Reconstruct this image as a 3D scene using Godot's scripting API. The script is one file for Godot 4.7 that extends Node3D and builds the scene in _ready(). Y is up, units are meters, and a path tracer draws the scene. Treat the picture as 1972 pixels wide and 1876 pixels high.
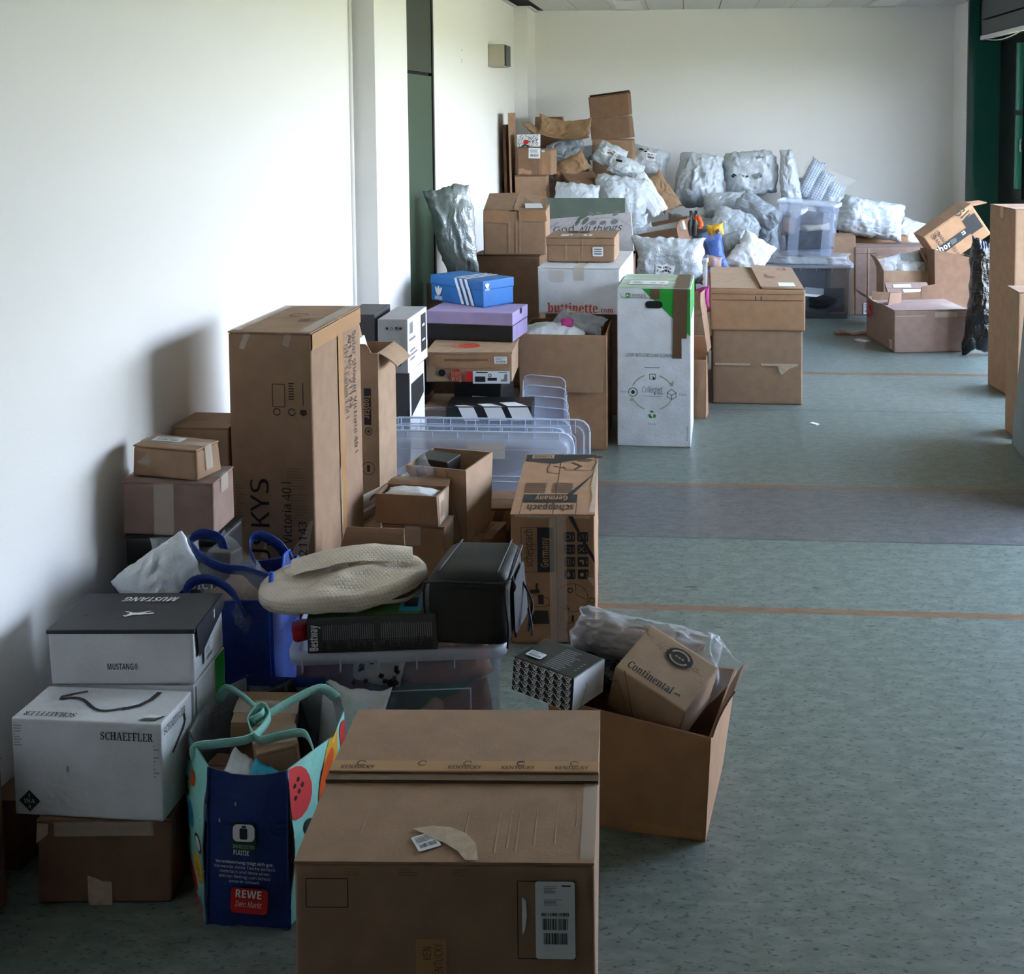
extends Node3D

var M := {}
var rng := RandomNumberGenerator.new()
var simplex := FastNoiseLite.new()
var facet := FastNoiseLite.new()
var taken := {}
var font := SystemFont.new()
var bold := SystemFont.new()
var serif := SystemFont.new()


func _ready() -> void:
	# ---- camera (lens shifted, as in a photograph cropped from a larger frame)
	var cam := Camera3D.new()
	cam.name = "camera"
	add_child(cam)
	var f := 2303.5
	cam.near = 0.1
	cam.far = 120.0
	cam.keep_aspect = Camera3D.KEEP_HEIGHT
	cam.set_frustum(1876.0 / f * cam.near, Vector2((986.0 - 1138.43) / f, (376.17 - 938.0) / f) * cam.near, cam.near, cam.far)
	cam.position = Vector3(0, 1.55, 0)
	cam.rotation = Vector3(-0.0715649688, 0.0795733015, -0.00539037738)
	cam.current = true
	# ---- sky, sun, exposure
	var env := Environment.new()
	env.background_mode = Environment.BG_SKY
	var sky := Sky.new()
	var psm := ProceduralSkyMaterial.new()
	psm.sky_top_color = Color(0.70, 0.82, 1.0)
	psm.sky_horizon_color = Color(0.92, 0.955, 1.0)
	psm.sky_curve = 0.25
	psm.ground_bottom_color = Color(0.30, 0.34, 0.22)
	psm.ground_horizon_color = Color(0.45, 0.5, 0.36)
	psm.sky_energy_multiplier = 1.0
	sky.sky_material = psm
	env.sky = sky
	env.background_energy_multiplier = SKY_E
	env.ambient_light_source = Environment.AMBIENT_SOURCE_SKY
	env.tonemap_mode = Environment.TONE_MAPPER_LINEAR
	env.tonemap_exposure = EXPOSURE
	env.sdfgi_enabled = true
	env.ssao_enabled = true
	env.ssil_enabled = true
	var we := WorldEnvironment.new()
	we.name = "world_environment"
	we.environment = env
	add_child(we)
	var sun := DirectionalLight3D.new()      # behind the building: it only reaches the lawn outside
	sun.name = "sun"
	sun.light_color = Color(1.0, 0.95, 0.86)
	sun.light_energy = SUN_E
	sun.light_angular_distance = 1.0
	sun.sky_mode = DirectionalLight3D.SKY_MODE_LIGHT_ONLY
	sun.shadow_enabled = true
	add_child(sun)
	sun.look_at_from_position(Vector3(-6, 9, 1), Vector3.ZERO)
	setup()
	room()
	front_left()
	front_middle()
	front_right()
	middle()
	rear_left()
	bag_pile()
	rear_right()


const SKY_E := 4.0
const SUN_E := 4.0
const EXPOSURE := 7.9

# ------------------------------------------------------------------ shapes

class Shape extends RefCounted:
	var st := SurfaceTool.new()
	func _init(smooth := false) -> void:
		st.begin(Mesh.PRIMITIVE_TRIANGLES)
		st.set_smooth_group(0 if smooth else -1)
	func tri(a: Vector3, b: Vector3, c: Vector3) -> void:   # counterclockwise from outside
		st.add_vertex(a)
		st.add_vertex(c)
		st.add_vertex(b)
	func quad(a: Vector3, b: Vector3, c: Vector3, d: Vector3) -> void:
		tri(a, b, c)
		tri(a, c, d)
	func hexa(p: Array) -> void:   # eight corners, bits x, y, z
		quad(p[4], p[5], p[7], p[6])
		quad(p[1], p[0], p[2], p[3])
		quad(p[5], p[1], p[3], p[7])
		quad(p[0], p[4], p[6], p[2])
		quad(p[6], p[7], p[3], p[2])
		quad(p[0], p[1], p[5], p[4])
	func block(lo: Vector3, hi: Vector3) -> void:
		var p := []
		for i in 8:
			p.append(Vector3(hi.x if i & 1 else lo.x, hi.y if i & 2 else lo.y, hi.z if i & 4 else lo.z))
		hexa(p)
	func tube(pts: Array, r: float, n := 6) -> void:
		var rings := []
		for i in pts.size():
			var a: Vector3 = pts[maxi(i - 1, 0)]
			var b: Vector3 = pts[mini(i + 1, pts.size() - 1)]
			var t := (b - a).normalized()
			var s := t.cross(Vector3.UP if absf(t.y) < 0.9 else Vector3.RIGHT).normalized()
			var u := s.cross(t)
			var ring := []
			for k in n:
				ring.append(pts[i] + (s * cos(TAU * k / n) + u * sin(TAU * k / n)) * r)
			rings.append(ring)
		for i in pts.size() - 1:
			for k in n:
				quad(rings[i][k], rings[i][(k + 1) % n], rings[i + 1][(k + 1) % n], rings[i + 1][k])
		for k in range(1, n - 1):
			tri(rings[0][0], rings[0][k + 1], rings[0][k])
			tri(rings[-1][0], rings[-1][k], rings[-1][k + 1])
	func rings(rs: Array, cap_first := true, cap_last := true) -> void:   # closed loops, each counterclockwise seen from the far end
		var n: int = rs[0].size()
		for i in rs.size() - 1:
			for k in n:
				quad(rs[i][k], rs[i][(k + 1) % n], rs[i + 1][(k + 1) % n], rs[i + 1][k])
		if cap_first:
			for k in range(1, n - 1):
				tri(rs[0][0], rs[0][k + 1], rs[0][k])
		if cap_last:
			for k in range(1, n - 1):
				tri(rs[-1][0], rs[-1][k], rs[-1][k + 1])
	func grid(p: Array, both := 0.0) -> void:   # p[i][j]
		for i in p.size() - 1:
			for j in p[0].size() - 1:
				quad(p[i][j], p[i + 1][j], p[i + 1][j + 1], p[i][j + 1])
	func mesh() -> ArrayMesh:
		st.generate_normals()
		return st.commit()


class Crate extends RefCounted:   # a box whose eight corners may be pushed about; everything on it follows
	var root: Node3D
	var w: float
	var h: float
	var d: float
	var off := []
	func P(x: float, y: float, z: float) -> Vector3:
		var a := x / w + 0.5
		var b := y / h
		var c := z / d + 0.5
		var o := Vector3.ZERO
		for i in 8:
			o += off[i] * ((a if i & 1 else 1.0 - a) * (b if i & 2 else 1.0 - b) * (c if i & 4 else 1.0 - c))
		return Vector3(x, y, z) + o
	func size(face: String) -> Vector2:
		return Vector2(w if face in ["front", "back", "top"] else d, d if face == "top" else h)
	func on(face: String, u: float, v: float, out: float) -> Vector3:   # 0..1 from the lower left as seen from outside
		match face:
			"front": return P((u - 0.5) * w, v * h, d / 2 + out)
			"back": return P((0.5 - u) * w, v * h, -d / 2 - out)
			"right": return P(w / 2 + out, v * h, (0.5 - u) * d)
			"left": return P(-w / 2 - out, v * h, (u - 0.5) * d)
		return P((u - 0.5) * w, h + out, (0.5 - v) * d)


class Pillow extends RefCounted:   # a filled bag: two crumpled skins that meet in a seam
	var w: float
	var h: float
	var t: float
	var ex := 2.6
	var ey := 2.6
	var amp := 0.02
	var fold := 0.02
	var fr := 9.0
	var pinch := 0.09
	var rnd := 0.0
	var bend := 0.0
	var top := 1.0
	var sd := 0.0
	var pw := 0.6
	var simplex: FastNoiseLite
	var facet: FastNoiseLite
	func at(u: float, v: float, side: float, out := 0.0) -> Vector3:
		var body := pow(maxf(0.0, 1.0 - pow(absf(u), ex)), pw) * pow(maxf(0.0, 1.0 - pow(absf(v), ey)), pw)
		var x := w / 2 * u * sqrt(1.0 - 0.5 * rnd * v * v) * (1.0 - pinch * (1.0 - v * v)) * lerpf(1.0, top, (v + 1.0) / 2)
		var y := h / 2 * v * sqrt(1.0 - 0.5 * rnd * u * u) * (1.0 - pinch * (1.0 - u * u))
		var z := side * t / 2 * body
		var q := Vector3(x + sd, y - sd * 0.7, z + sd * 1.3)
		var k := 0.25 + 0.75 * body
		var f0 := simplex.get_noise_3d(q.x * fr * 8 + 90, q.y * fr * 8, q.z * fr * 8)
		var f1 := 1.0 - 2.6 * absf(simplex.get_noise_3d(q.x * fr * 17 + f0 * 24, q.y * fr * 5.5 - f0 * 20, q.z * fr * 17))
		var f2 := facet.get_noise_3d(q.x * fr * 26 + f0 * 22, q.y * fr * 26 + f1 * 3, q.z * fr * 26)
		var f4 := 1.0 - 2.6 * absf(simplex.get_noise_3d(q.x * fr * 16 + 200, q.y * fr * 46, q.z * fr * 46))
		var n := Vector3(u * 0.35, v * 0.35, side).normalized()
		var p := Vector3(x, y, z) + n * ((f2 * amp * 0.75 + f1 * fold * 0.55 + f4 * fold * 0.16) * k + out)
		p.x += f0 * 0.08 * w + simplex.get_noise_2d(q.y * fr * 30, sd * 90) * 0.03 * w
		p.y += simplex.get_noise_2d(q.x * fr * 30, sd * 90 + 40) * 0.04 * h
		p.z += bend * (u * u + v * v) * -0.5 + f0 * 0.16 * t * body
		return p


func setup() -> void:
	rng.seed = 7
	simplex.noise_type = FastNoiseLite.TYPE_SIMPLEX_SMOOTH
	simplex.frequency = 0.05
	simplex.fractal_octaves = 3
	simplex.seed = 3
	facet.noise_type = FastNoiseLite.TYPE_CELLULAR
	facet.cellular_return_type = FastNoiseLite.RETURN_DISTANCE
	facet.frequency = 0.05
	facet.fractal_type = FastNoiseLite.FRACTAL_NONE
	facet.seed = 5
	font.font_names = PackedStringArray(["Droid Sans"])
	bold.font_names = PackedStringArray(["Droid Sans"])
	bold.font_weight = 700
	serif.font_names = PackedStringArray(["Droid Serif"])
	serif.font_weight = 700
	materials()


func noise_tex(freq: float, lo: Color, hi: Color, size := 512, oct := 4, sd := 1, mid := -1.0, kind := FastNoiseLite.TYPE_SIMPLEX_SMOOTH, normal := 0.0, height := 0) -> NoiseTexture2D:
	var n := FastNoiseLite.new()
	n.noise_type = kind
	n.frequency = freq
	n.fractal_octaves = oct
	n.seed = sd
	var t := NoiseTexture2D.new()
	t.width = size
	t.height = height if height else size
	t.seamless = true
	t.noise = n
	if normal > 0:
		t.as_normal_map = true
		t.bump_strength = normal
	else:
		var g := Gradient.new()
		g.set_color(0, lo)
		g.set_color(1, hi)
		if mid >= 0:
			g.set_offset(0, mid)
			g.set_offset(1, 1.0 - mid)
		t.color_ramp = g
	return t


func mat(called: String, c: Color, rough := 0.8, tex: Texture2D = null, scale := 1.0, nrm: Texture2D = null, nscale := 0.5) -> StandardMaterial3D:
	var m := StandardMaterial3D.new()
	m.resource_name = called
	m.albedo_color = c
	m.roughness = rough
	m.uv1_triplanar = true
	m.uv1_scale = Vector3.ONE * scale
	if tex:
		m.albedo_texture = tex
	if nrm:
		m.normal_enabled = true
		m.normal_texture = nrm
		m.normal_scale = nscale
	M[called] = m
	return m


func clear(called: String, c: Color, alpha: float, rough := 0.3) -> StandardMaterial3D:
	var m := StandardMaterial3D.new()
	m.resource_name = called
	m.albedo_color = Color(c.r, c.g, c.b, alpha)
	m.transparency = BaseMaterial3D.TRANSPARENCY_ALPHA
	m.roughness = rough
	m.cull_mode = BaseMaterial3D.CULL_DISABLED
	M[called] = m
	return m


func materials() -> void:
	var card := noise_tex(0.012, Color(0.90, 0.90, 0.90), Color(1, 1, 1), 512, 5, 11)
	var fibre := noise_tex(0.09, Color(), Color(), 512, 4, 21, -1, FastNoiseLite.TYPE_SIMPLEX, 3.0)
	var crumple := noise_tex(0.012, Color(), Color(), 512, 3, 31, -1, FastNoiseLite.TYPE_SIMPLEX, 10.0)
	crumple.noise.fractal_type = FastNoiseLite.FRACTAL_RIDGED
	mat("cardboard", Color(0.61, 0.485, 0.38), 0.85, card, 2.0, fibre, 0.06)
	mat("cardboard_pink", Color(0.56, 0.46, 0.41), 0.85, card, 2.0, fibre, 0.06)
	mat("cardboard_dark", Color(0.50, 0.375, 0.285), 0.85, card, 2.0, fibre, 0.06)
	mat("cardboard_orange", Color(0.66, 0.50, 0.365), 0.8, card, 2.0, fibre, 0.06)
	mat("cardboard_pale", Color(0.67, 0.55, 0.44), 0.85, card, 2.0, fibre, 0.06)
	mat("kraft", Color(0.58, 0.455, 0.33), 0.7, card, 4.0, crumple, 0.5)
	mat("torn_card", Color(0.76, 0.67, 0.57), 0.9, card, 6.0, fibre, 0.5)
	mat("tape_brown", Color(0.36, 0.27, 0.19), 0.45)
	mat("faint", Color(0.50, 0.395, 0.305), 0.85)
	mat("scuff", Color(0.62, 0.63, 0.64), 0.8)
	mat("tape_kraft", Color(0.66, 0.50, 0.33), 0.35)
	clear("tape_clear", Color(0.85, 0.80, 0.74), 0.35, 0.28)
	mat("ink", Color(0.05, 0.05, 0.06), 0.6)
	mat("ink_brown", Color(0.16, 0.11, 0.08), 0.7)
	mat("ink_soft", Color(0.35, 0.26, 0.19), 0.8)
	mat("ink_grey", Color(0.45, 0.46, 0.47), 0.7)
	mat("ink_green", Color(0.05, 0.22, 0.17), 0.6)
	mat("leaf_green", Color(0.10, 0.55, 0.16), 0.5)
	mat("sage", Color(0.60, 0.70, 0.60), 0.7)
	mat("paper", Color(0.86, 0.87, 0.88), 0.7)
	mat("white_card", Color(0.87, 0.875, 0.885), 0.55, card, 1.0, fibre, 0.1)
	mat("grey_card", Color(0.60, 0.60, 0.61), 0.6, card, 1.0, fibre, 0.1)
	mat("black_card", Color(0.045, 0.045, 0.05), 0.45, card, 1.0)
	mat("navy_card", Color(0.09, 0.10, 0.13), 0.5, card, 1.0)
	mat("slate_card", Color(0.22, 0.22, 0.23), 0.55, card, 1.0)
	mat("blue_card", Color(0.03, 0.42, 0.71), 0.5, card, 1.0)
	mat("lilac_card", Color(0.67, 0.60, 0.765), 0.6, card, 1.0)
	mat("red", Color(0.75, 0.10, 0.08), 0.5)
	mat("orange_red", Color(0.80, 0.22, 0.13), 0.6)
	mat("white", Color(0.88, 0.88, 0.88), 0.5)
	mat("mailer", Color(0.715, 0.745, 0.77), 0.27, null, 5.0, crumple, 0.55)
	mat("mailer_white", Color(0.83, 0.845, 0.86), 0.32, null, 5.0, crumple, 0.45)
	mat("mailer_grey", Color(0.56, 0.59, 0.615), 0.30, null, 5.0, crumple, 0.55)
	mat("mailer_silver", Color(0.62, 0.65, 0.66), 0.25, null, 7.0, crumple, 0.7).metallic = 0.25
	mat("bin_bag", Color(0.015, 0.015, 0.018), 0.22, null, 5.0, crumple, 0.7)
	clear("film", Color(0.88, 0.89, 0.9), 0.14, 0.26)
	clear("film_milky", Color(0.82, 0.84, 0.87), 0.36, 0.26)
	clear("tub", Color(0.78, 0.82, 0.89), 0.62, 0.3)
	clear("tub_thin", Color(0.68, 0.74, 0.85), 0.25, 0.3)
	clear("film_blue", Color(0.35, 0.5, 0.85), 0.40, 0.27)
	clear("tub_dark", Color(0.42, 0.45, 0.48), 0.5, 0.28)
	clear("tub_edge", Color(0.84, 0.88, 0.94), 0.5, 0.3)
	mat("wall", Color(0.915, 0.91, 0.90), 0.9, null, 3.0, fibre, 0.08)
	mat("trim_white", Color(0.86, 0.86, 0.85), 0.6)
	mat("ceiling", Color(0.86, 0.86, 0.85), 0.95, null, 3.0, fibre, 0.3)
	mat("gap", Color(0.03, 0.03, 0.03), 0.9)
	mat("diffuser", Color(0.92, 0.92, 0.92), 0.4)
	mat("door_green", Color(0.20, 0.29, 0.22), 0.35)
	mat("door_green_dark", Color(0.15, 0.19, 0.13), 0.4)
	mat("frame_green", Color(0.05, 0.33, 0.28), 0.3)
	mat("frame_dark", Color(0.035, 0.06, 0.06), 0.35)
	mat("sash_teal", Color(0.10, 0.50, 0.40), 0.35)
	mat("panel_grey", Color(0.26, 0.28, 0.28), 0.5)
	mat("board_grey", Color(0.42, 0.47, 0.48), 0.5, card, 1.0)
	mat("board_green", Color(0.38, 0.43, 0.39), 0.6, card, 1.0)
	mat("canvas", Color(0.74, 0.73, 0.74), 0.7, card, 4.0)
	var pane := clear("glass", Color(1, 1, 1), 0.04, 0.02)
	pane.cull_mode = BaseMaterial3D.CULL_BACK
	mat("lawn", Color(0.43, 0.42, 0.295), 1.0)
	# linoleum: marbled, the marbling drawn out along the sheets
	var marble := noise_tex(0.010, Color(0.84, 0.86, 0.85), Color(1, 1, 1), 1024, 6, 41, 0.2)
	var fleck := noise_tex(0.032, Color(0.58, 0.6, 0.6), Color(1, 1, 1), 1024, 3, 43)
	var fg: Gradient = fleck.color_ramp
	fg.set_offset(0, 0.14)
	fg.set_offset(1, 0.33)
	for s in [["lino_green", Color(0.447, 0.478, 0.446)], ["lino_grey", Color(0.41, 0.40, 0.40)], ["lino_tape", Color(0.50, 0.38, 0.285)], ["lino_seam", Color(0.26, 0.30, 0.29)]]:
		var m := mat(s[0], s[1], 0.34, marble)
		m.uv1_world_triplanar = true
		m.uv1_scale = Vector3(1.2, 1, 2.6)
		m.detail_enabled = s[0] != "lino_tape"
		m.detail_blend_mode = BaseMaterial3D.BLEND_MODE_MUL
		m.detail_albedo = fleck
		m.detail_uv_layer = BaseMaterial3D.DETAIL_UV_1
	# cloth
	for s in [["cloth_burgundy", Color(0.40, 0.14, 0.24)], ["cloth_green", Color(0.06, 0.30, 0.22)], ["cloth_beige", Color(0.62, 0.53, 0.47)], ["cloth_navy", Color(0.05, 0.055, 0.10)], ["cloth_cream", Color(0.72, 0.70, 0.64)], ["cloth_tan", Color(0.47, 0.32, 0.25)], ["cloth_denim", Color(0.20, 0.23, 0.30)], ["cloth_grey", Color(0.40, 0.40, 0.42)], ["cloth_black", Color(0.03, 0.03, 0.035)], ["cloth_pink", Color(0.75, 0.25, 0.55)]]:
		mat(s[0], s[1], 0.9, card, 3.0, fibre, 0.6)
	mat("nylon", Color(0.022, 0.023, 0.032), 0.6, null, 6.0, fibre, 0.5)
	mat("nylon_blue", Color(0.075, 0.085, 0.135), 0.55, null, 6.0, fibre, 0.5)
	mat("mesh_black", Color(0.012, 0.012, 0.014), 0.6, null, 6.0, fibre, 0.5)
	mat("bag_blue", Color(0.03, 0.20, 0.50), 0.55, card, 3.0, fibre, 0.6)
	mat("bag_blue_light", Color(0.05, 0.32, 0.78), 0.5, card, 3.0, fibre, 0.6)
	mat("bag_navy", Color(0.05, 0.18, 0.43), 0.45, card, 3.0, crumple, 0.2)
	mat("bag_mint", Color(0.60, 0.88, 0.82), 0.5, card, 2.0, crumple, 0.2)
	mat("mint_ribbon", Color(0.64, 0.90, 0.84), 0.7, card, 3.0, fibre, 0.5)
	mat("bag_inside", Color(0.68, 0.69, 0.72), 0.6, card, 3.0, crumple, 0.3)
	mat("coral", Color(0.85, 0.25, 0.25), 0.5)
	mat("yellow", Color(0.88, 0.66, 0.16), 0.5)
	mat("orange", Color(0.88, 0.36, 0.12), 0.5)
	mat("rose", Color(0.72, 0.36, 0.52), 0.5)
	mat("teal", Color(0.05, 0.60, 0.70), 0.4, null, 5.0, crumple, 0.4)
	mat("grass_print", Color(0.20, 0.36, 0.12), 0.4)
	mat("blue_print", Color(0.10, 0.50, 0.66), 0.4)
	var ck := Image.create(64, 64, false, Image.FORMAT_RGBA8)
	ck.fill(Color(0.80, 0.86, 0.92))
	for k in 4:
		ck.fill_rect(Rect2i(k * 16, 0, 4, 64), Color(0.45, 0.50, 0.58))
		ck.fill_rect(Rect2i(0, k * 16, 64, 3), Color(0.55, 0.60, 0.68))
	mat("check", Color(1, 1, 1), 0.8, ImageTexture.create_from_image(ck), 12.0)
	mat("bubble", Color(0.84, 0.785, 0.71), 0.16, null, 1.0, bubbles(), 1.0)
	M.bubble.uv1_scale = Vector3.ONE * 55.0


func bubbles() -> ImageTexture:
	var s := 128
	var im := Image.create(s, s, false, Image.FORMAT_RGBA8)
	for y in s:
		for x in s:
			var best := 9.0
			for c in [Vector2(0, 0), Vector2(64, 0), Vector2(128, 0), Vector2(32, 64), Vector2(96, 64), Vector2(-32, 64), Vector2(160, 64), Vector2(0, 128), Vector2(64, 128), Vector2(128, 128)]:
				best = minf(best, Vector2(x, y).distance_to(c) / 29.0)
			var v := sqrt(maxf(0.0, 1.0 - best * best))
			im.set_pixel(x, y, Color(v, v, v))
	im.bump_map_to_normal_map(9.0)
	return ImageTexture.create_from_image(im)

# ------------------------------------------------------------------ nodes

func numbered(called: String) -> String:
	var k: int = taken.get(called, -1) + 1
	taken[called] = k
	return called if k == 0 else "%s_%03d" % [called, k]


func obj(called: String, mesh: Mesh, m: Material, parent: Node = self) -> MeshInstance3D:
	var o := MeshInstance3D.new()
	o.name = numbered(called) if parent == self else called
	o.mesh = mesh
	o.material_override = m
	parent.add_child(o, true)
	return o


func tag(o: Node, label: String, category: String, group := "") -> Node:
	o.set_meta("label", label)
	o.set_meta("category", category)
	if group:
		o.set_meta("group", group)
	return o


func thing(called: String, label: String, category: String, at: Vector3, turn := Vector3.ZERO, group := "") -> Node3D:
	var o := Node3D.new()
	o.name = numbered(called)
	add_child(o)
	o.position = at
	o.rotation_degrees = turn
	tag(o, label, category, group)
	return o


func struct(called: String, mesh: Mesh, m: Material, parent: Node = self) -> MeshInstance3D:
	var o := obj(called, mesh, m, parent)
	if parent == self:
		o.set_meta("kind", "structure")
	return o


func blk(lo: Vector3, hi: Vector3) -> ArrayMesh:
	var s := Shape.new()
	s.block(lo.min(hi), lo.max(hi))
	return s.mesh()

# ------------------------------------------------------------------ boxes

func axis(half: float, r: float, n: int) -> Array:
	var a := [-half, -half + r, -half + r * 2.5]
	for i in range(1, n):
		a.append(lerpf(-half + r * 2.5, half - r * 2.5, float(i) / n))
	a.append_array([half - r * 2.5, half - r, half])
	return a


func rounded(c: Crate, r: float, dent := 0.0, sd := 0.0, n := 5, y0 := 0.0, y1 := -1.0, grow := 0.0) -> ArrayMesh:
	var top := c.h if y1 < 0 else y1
	var half := Vector3(c.w / 2 + grow, (top - y0) / 2, c.d / 2 + grow)
	r = minf(r, minf(half.x, minf(half.y, half.z)) * 0.3)
	var s := Shape.new(true)
	for f in [[0, 1, 2, 1.0], [0, 1, 2, -1.0], [2, 1, 0, 1.0], [2, 1, 0, -1.0], [0, 2, 1, 1.0], [0, 2, 1, -1.0]]:
		var p := []
		for a in axis(half[f[0]], r, n):
			var row := []
			for b in axis(half[f[1]], r, n):
				var q := Vector3.ZERO
				q[f[0]] = a
				q[f[1]] = b
				q[f[2]] = half[f[2]] * f[3]
				var inner := q.clamp(-half + Vector3.ONE * r, half - Vector3.ONE * r)
				var dir := (q - inner).normalized()
				var k := simplex.get_noise_3d(q.x * 90 + sd * 31, q.y * 90 + sd * 17, q.z * 90)
				q = inner + dir * r - dir * dent * (0.5 + 0.5 * k)
				row.append(c.P(q.x, q.y + (top + y0) / 2, q.z))
			p.append(row)
		var flip: bool = (f[3] < 0) != (f[0] == 2 or (f[0] == 0 and f[1] == 2))
		for i in p.size() - 1:
			for j in p[0].size() - 1:
				if flip:
					s.quad(p[i][j], p[i][j + 1], p[i + 1][j + 1], p[i + 1][j])
				else:
					s.quad(p[i][j], p[i + 1][j], p[i + 1][j + 1], p[i][j + 1])
	return s.mesh()


func crate(called: String, label: String, category: String, at: Vector3, size: Vector3, turn, warp := 0.004, group := "") -> Crate:
	var c := Crate.new()
	c.w = size.x
	c.h = size.y
	c.d = size.z
	for i in 8:
		c.off.append(Vector3(rng.randf_range(-1, 1), rng.randf_range(-0.6, 0.2) if i & 2 else 0.0, rng.randf_range(-1, 1)) * warp)
	c.root = thing(called, label, category, at, turn if turn is Vector3 else Vector3(0, turn, 0), group)
	return c


func slab(c: Crate, lo: Vector3, hi: Vector3, s: Shape) -> void:
	var p := []
	for i in 8:
		p.append(c.P(hi.x if i & 1 else lo.x, hi.y if i & 2 else lo.y, hi.z if i & 4 else lo.z))
	s.hexa(p)


# a closed carton: body, two top flaps that meet in a seam, tape; o.seam "x" runs left to right, "z" away from the camera
func carton(label: String, at: Vector3, size: Vector3, turn, m := "cardboard", o := {}) -> Crate:
	var c := crate(o.get("called", "carton"), label, o.get("category", "box"), at, size, turn, o.get("warp", 0.005), o.get("group", ""))
	var th := 0.004
	obj("body", rounded(c, 0.006, o.get("dent", 0.003), rng.randf() * 9, 5, 0.0, c.h - th), M[m], c.root)
	var seam: String = o.get("seam", "x")
	var k: float = o.get("lift", 0.0)
	for s in [-1, 1]:
		var sh := Shape.new()
		var g := 0.0015
		var hx := c.w / 2 - 0.001
		var hz := c.d / 2 - 0.001
		var p := []
		for i in 8:
			var x := hx if i & 1 else -hx
			var z := hz if i & 4 else -hz
			if seam == "x":
				z = (hz if i & 4 else g) if s > 0 else (-g if i & 4 else -hz)
			else:
				x = (hx if i & 1 else g) if s > 0 else (-g if i & 1 else -hx)
			var mid: bool = absf(z) < 0.01 if seam == "x" else absf(x) < 0.01
			p.append(c.P(x, (c.h if i & 2 else c.h - th) + (k * (1.0 - 0.8 * s) if mid else 0.0), z))
		sh.hexa(p)
		obj("flap", sh.mesh(), M[m], c.root)
	if o.get("tape", "tape_kraft") != "":
		var tw: float = o.get("tape_width", 0.024)
		var tm: String = o.get("tape", "tape_kraft")
		var sh := Shape.new()
		var e: float = o.get("tape_down", 0.06)
		if seam == "x":
			slab(c, Vector3(-c.w / 2 - 0.001, c.h, -tw), Vector3(c.w / 2 + 0.001, c.h + 0.0012 + k, tw), sh)
			slab(c, Vector3(c.w / 2, c.h - e, -tw), Vector3(c.w / 2 + 0.0015, c.h + 0.001, tw), sh)
			slab(c, Vector3(-c.w / 2 - 0.0015, c.h - e, -tw), Vector3(-c.w / 2, c.h + 0.001, tw), sh)
		else:
			slab(c, Vector3(-tw, c.h, -c.d / 2 - 0.001), Vector3(tw, c.h + 0.0012 + k, c.d / 2 + 0.001), sh)
			slab(c, Vector3(-tw, c.h - e, c.d / 2), Vector3(tw, c.h + 0.001, c.d / 2 + 0.0015), sh)
		obj("tape", sh.mesh(), M[tm], c.root)
	return c


# a plain printed box with no flaps of its own on top
func printed_box(called: String, label: String, at: Vector3, size: Vector3, turn, m: String, o := {}) -> Crate:
	var c := crate(called, label, o.get("category", "box"), at, size, turn, o.get("warp", 0.002), o.get("group", ""))
	obj("body", rounded(c, 0.003, 0.001, rng.randf() * 9), M[m], c.root)
	return c


func shoe_box(label: String, at: Vector3, size: Vector3, turn, body: String, lid: String, lid_h: float, group := "") -> Crate:
	var c := crate("shoe_box", label, "shoe box", at, size, turn, 0.002, group)
	obj("body", rounded(c, 0.003, 0.001, rng.randf() * 9, 5, 0.0, c.h - 0.003, -0.003), M[body], c.root)
	obj("lid", rounded(c, 0.003, 0.001, rng.randf() * 9, 5, c.h - lid_h, c.h), M[lid], c.root)
	return c


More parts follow.
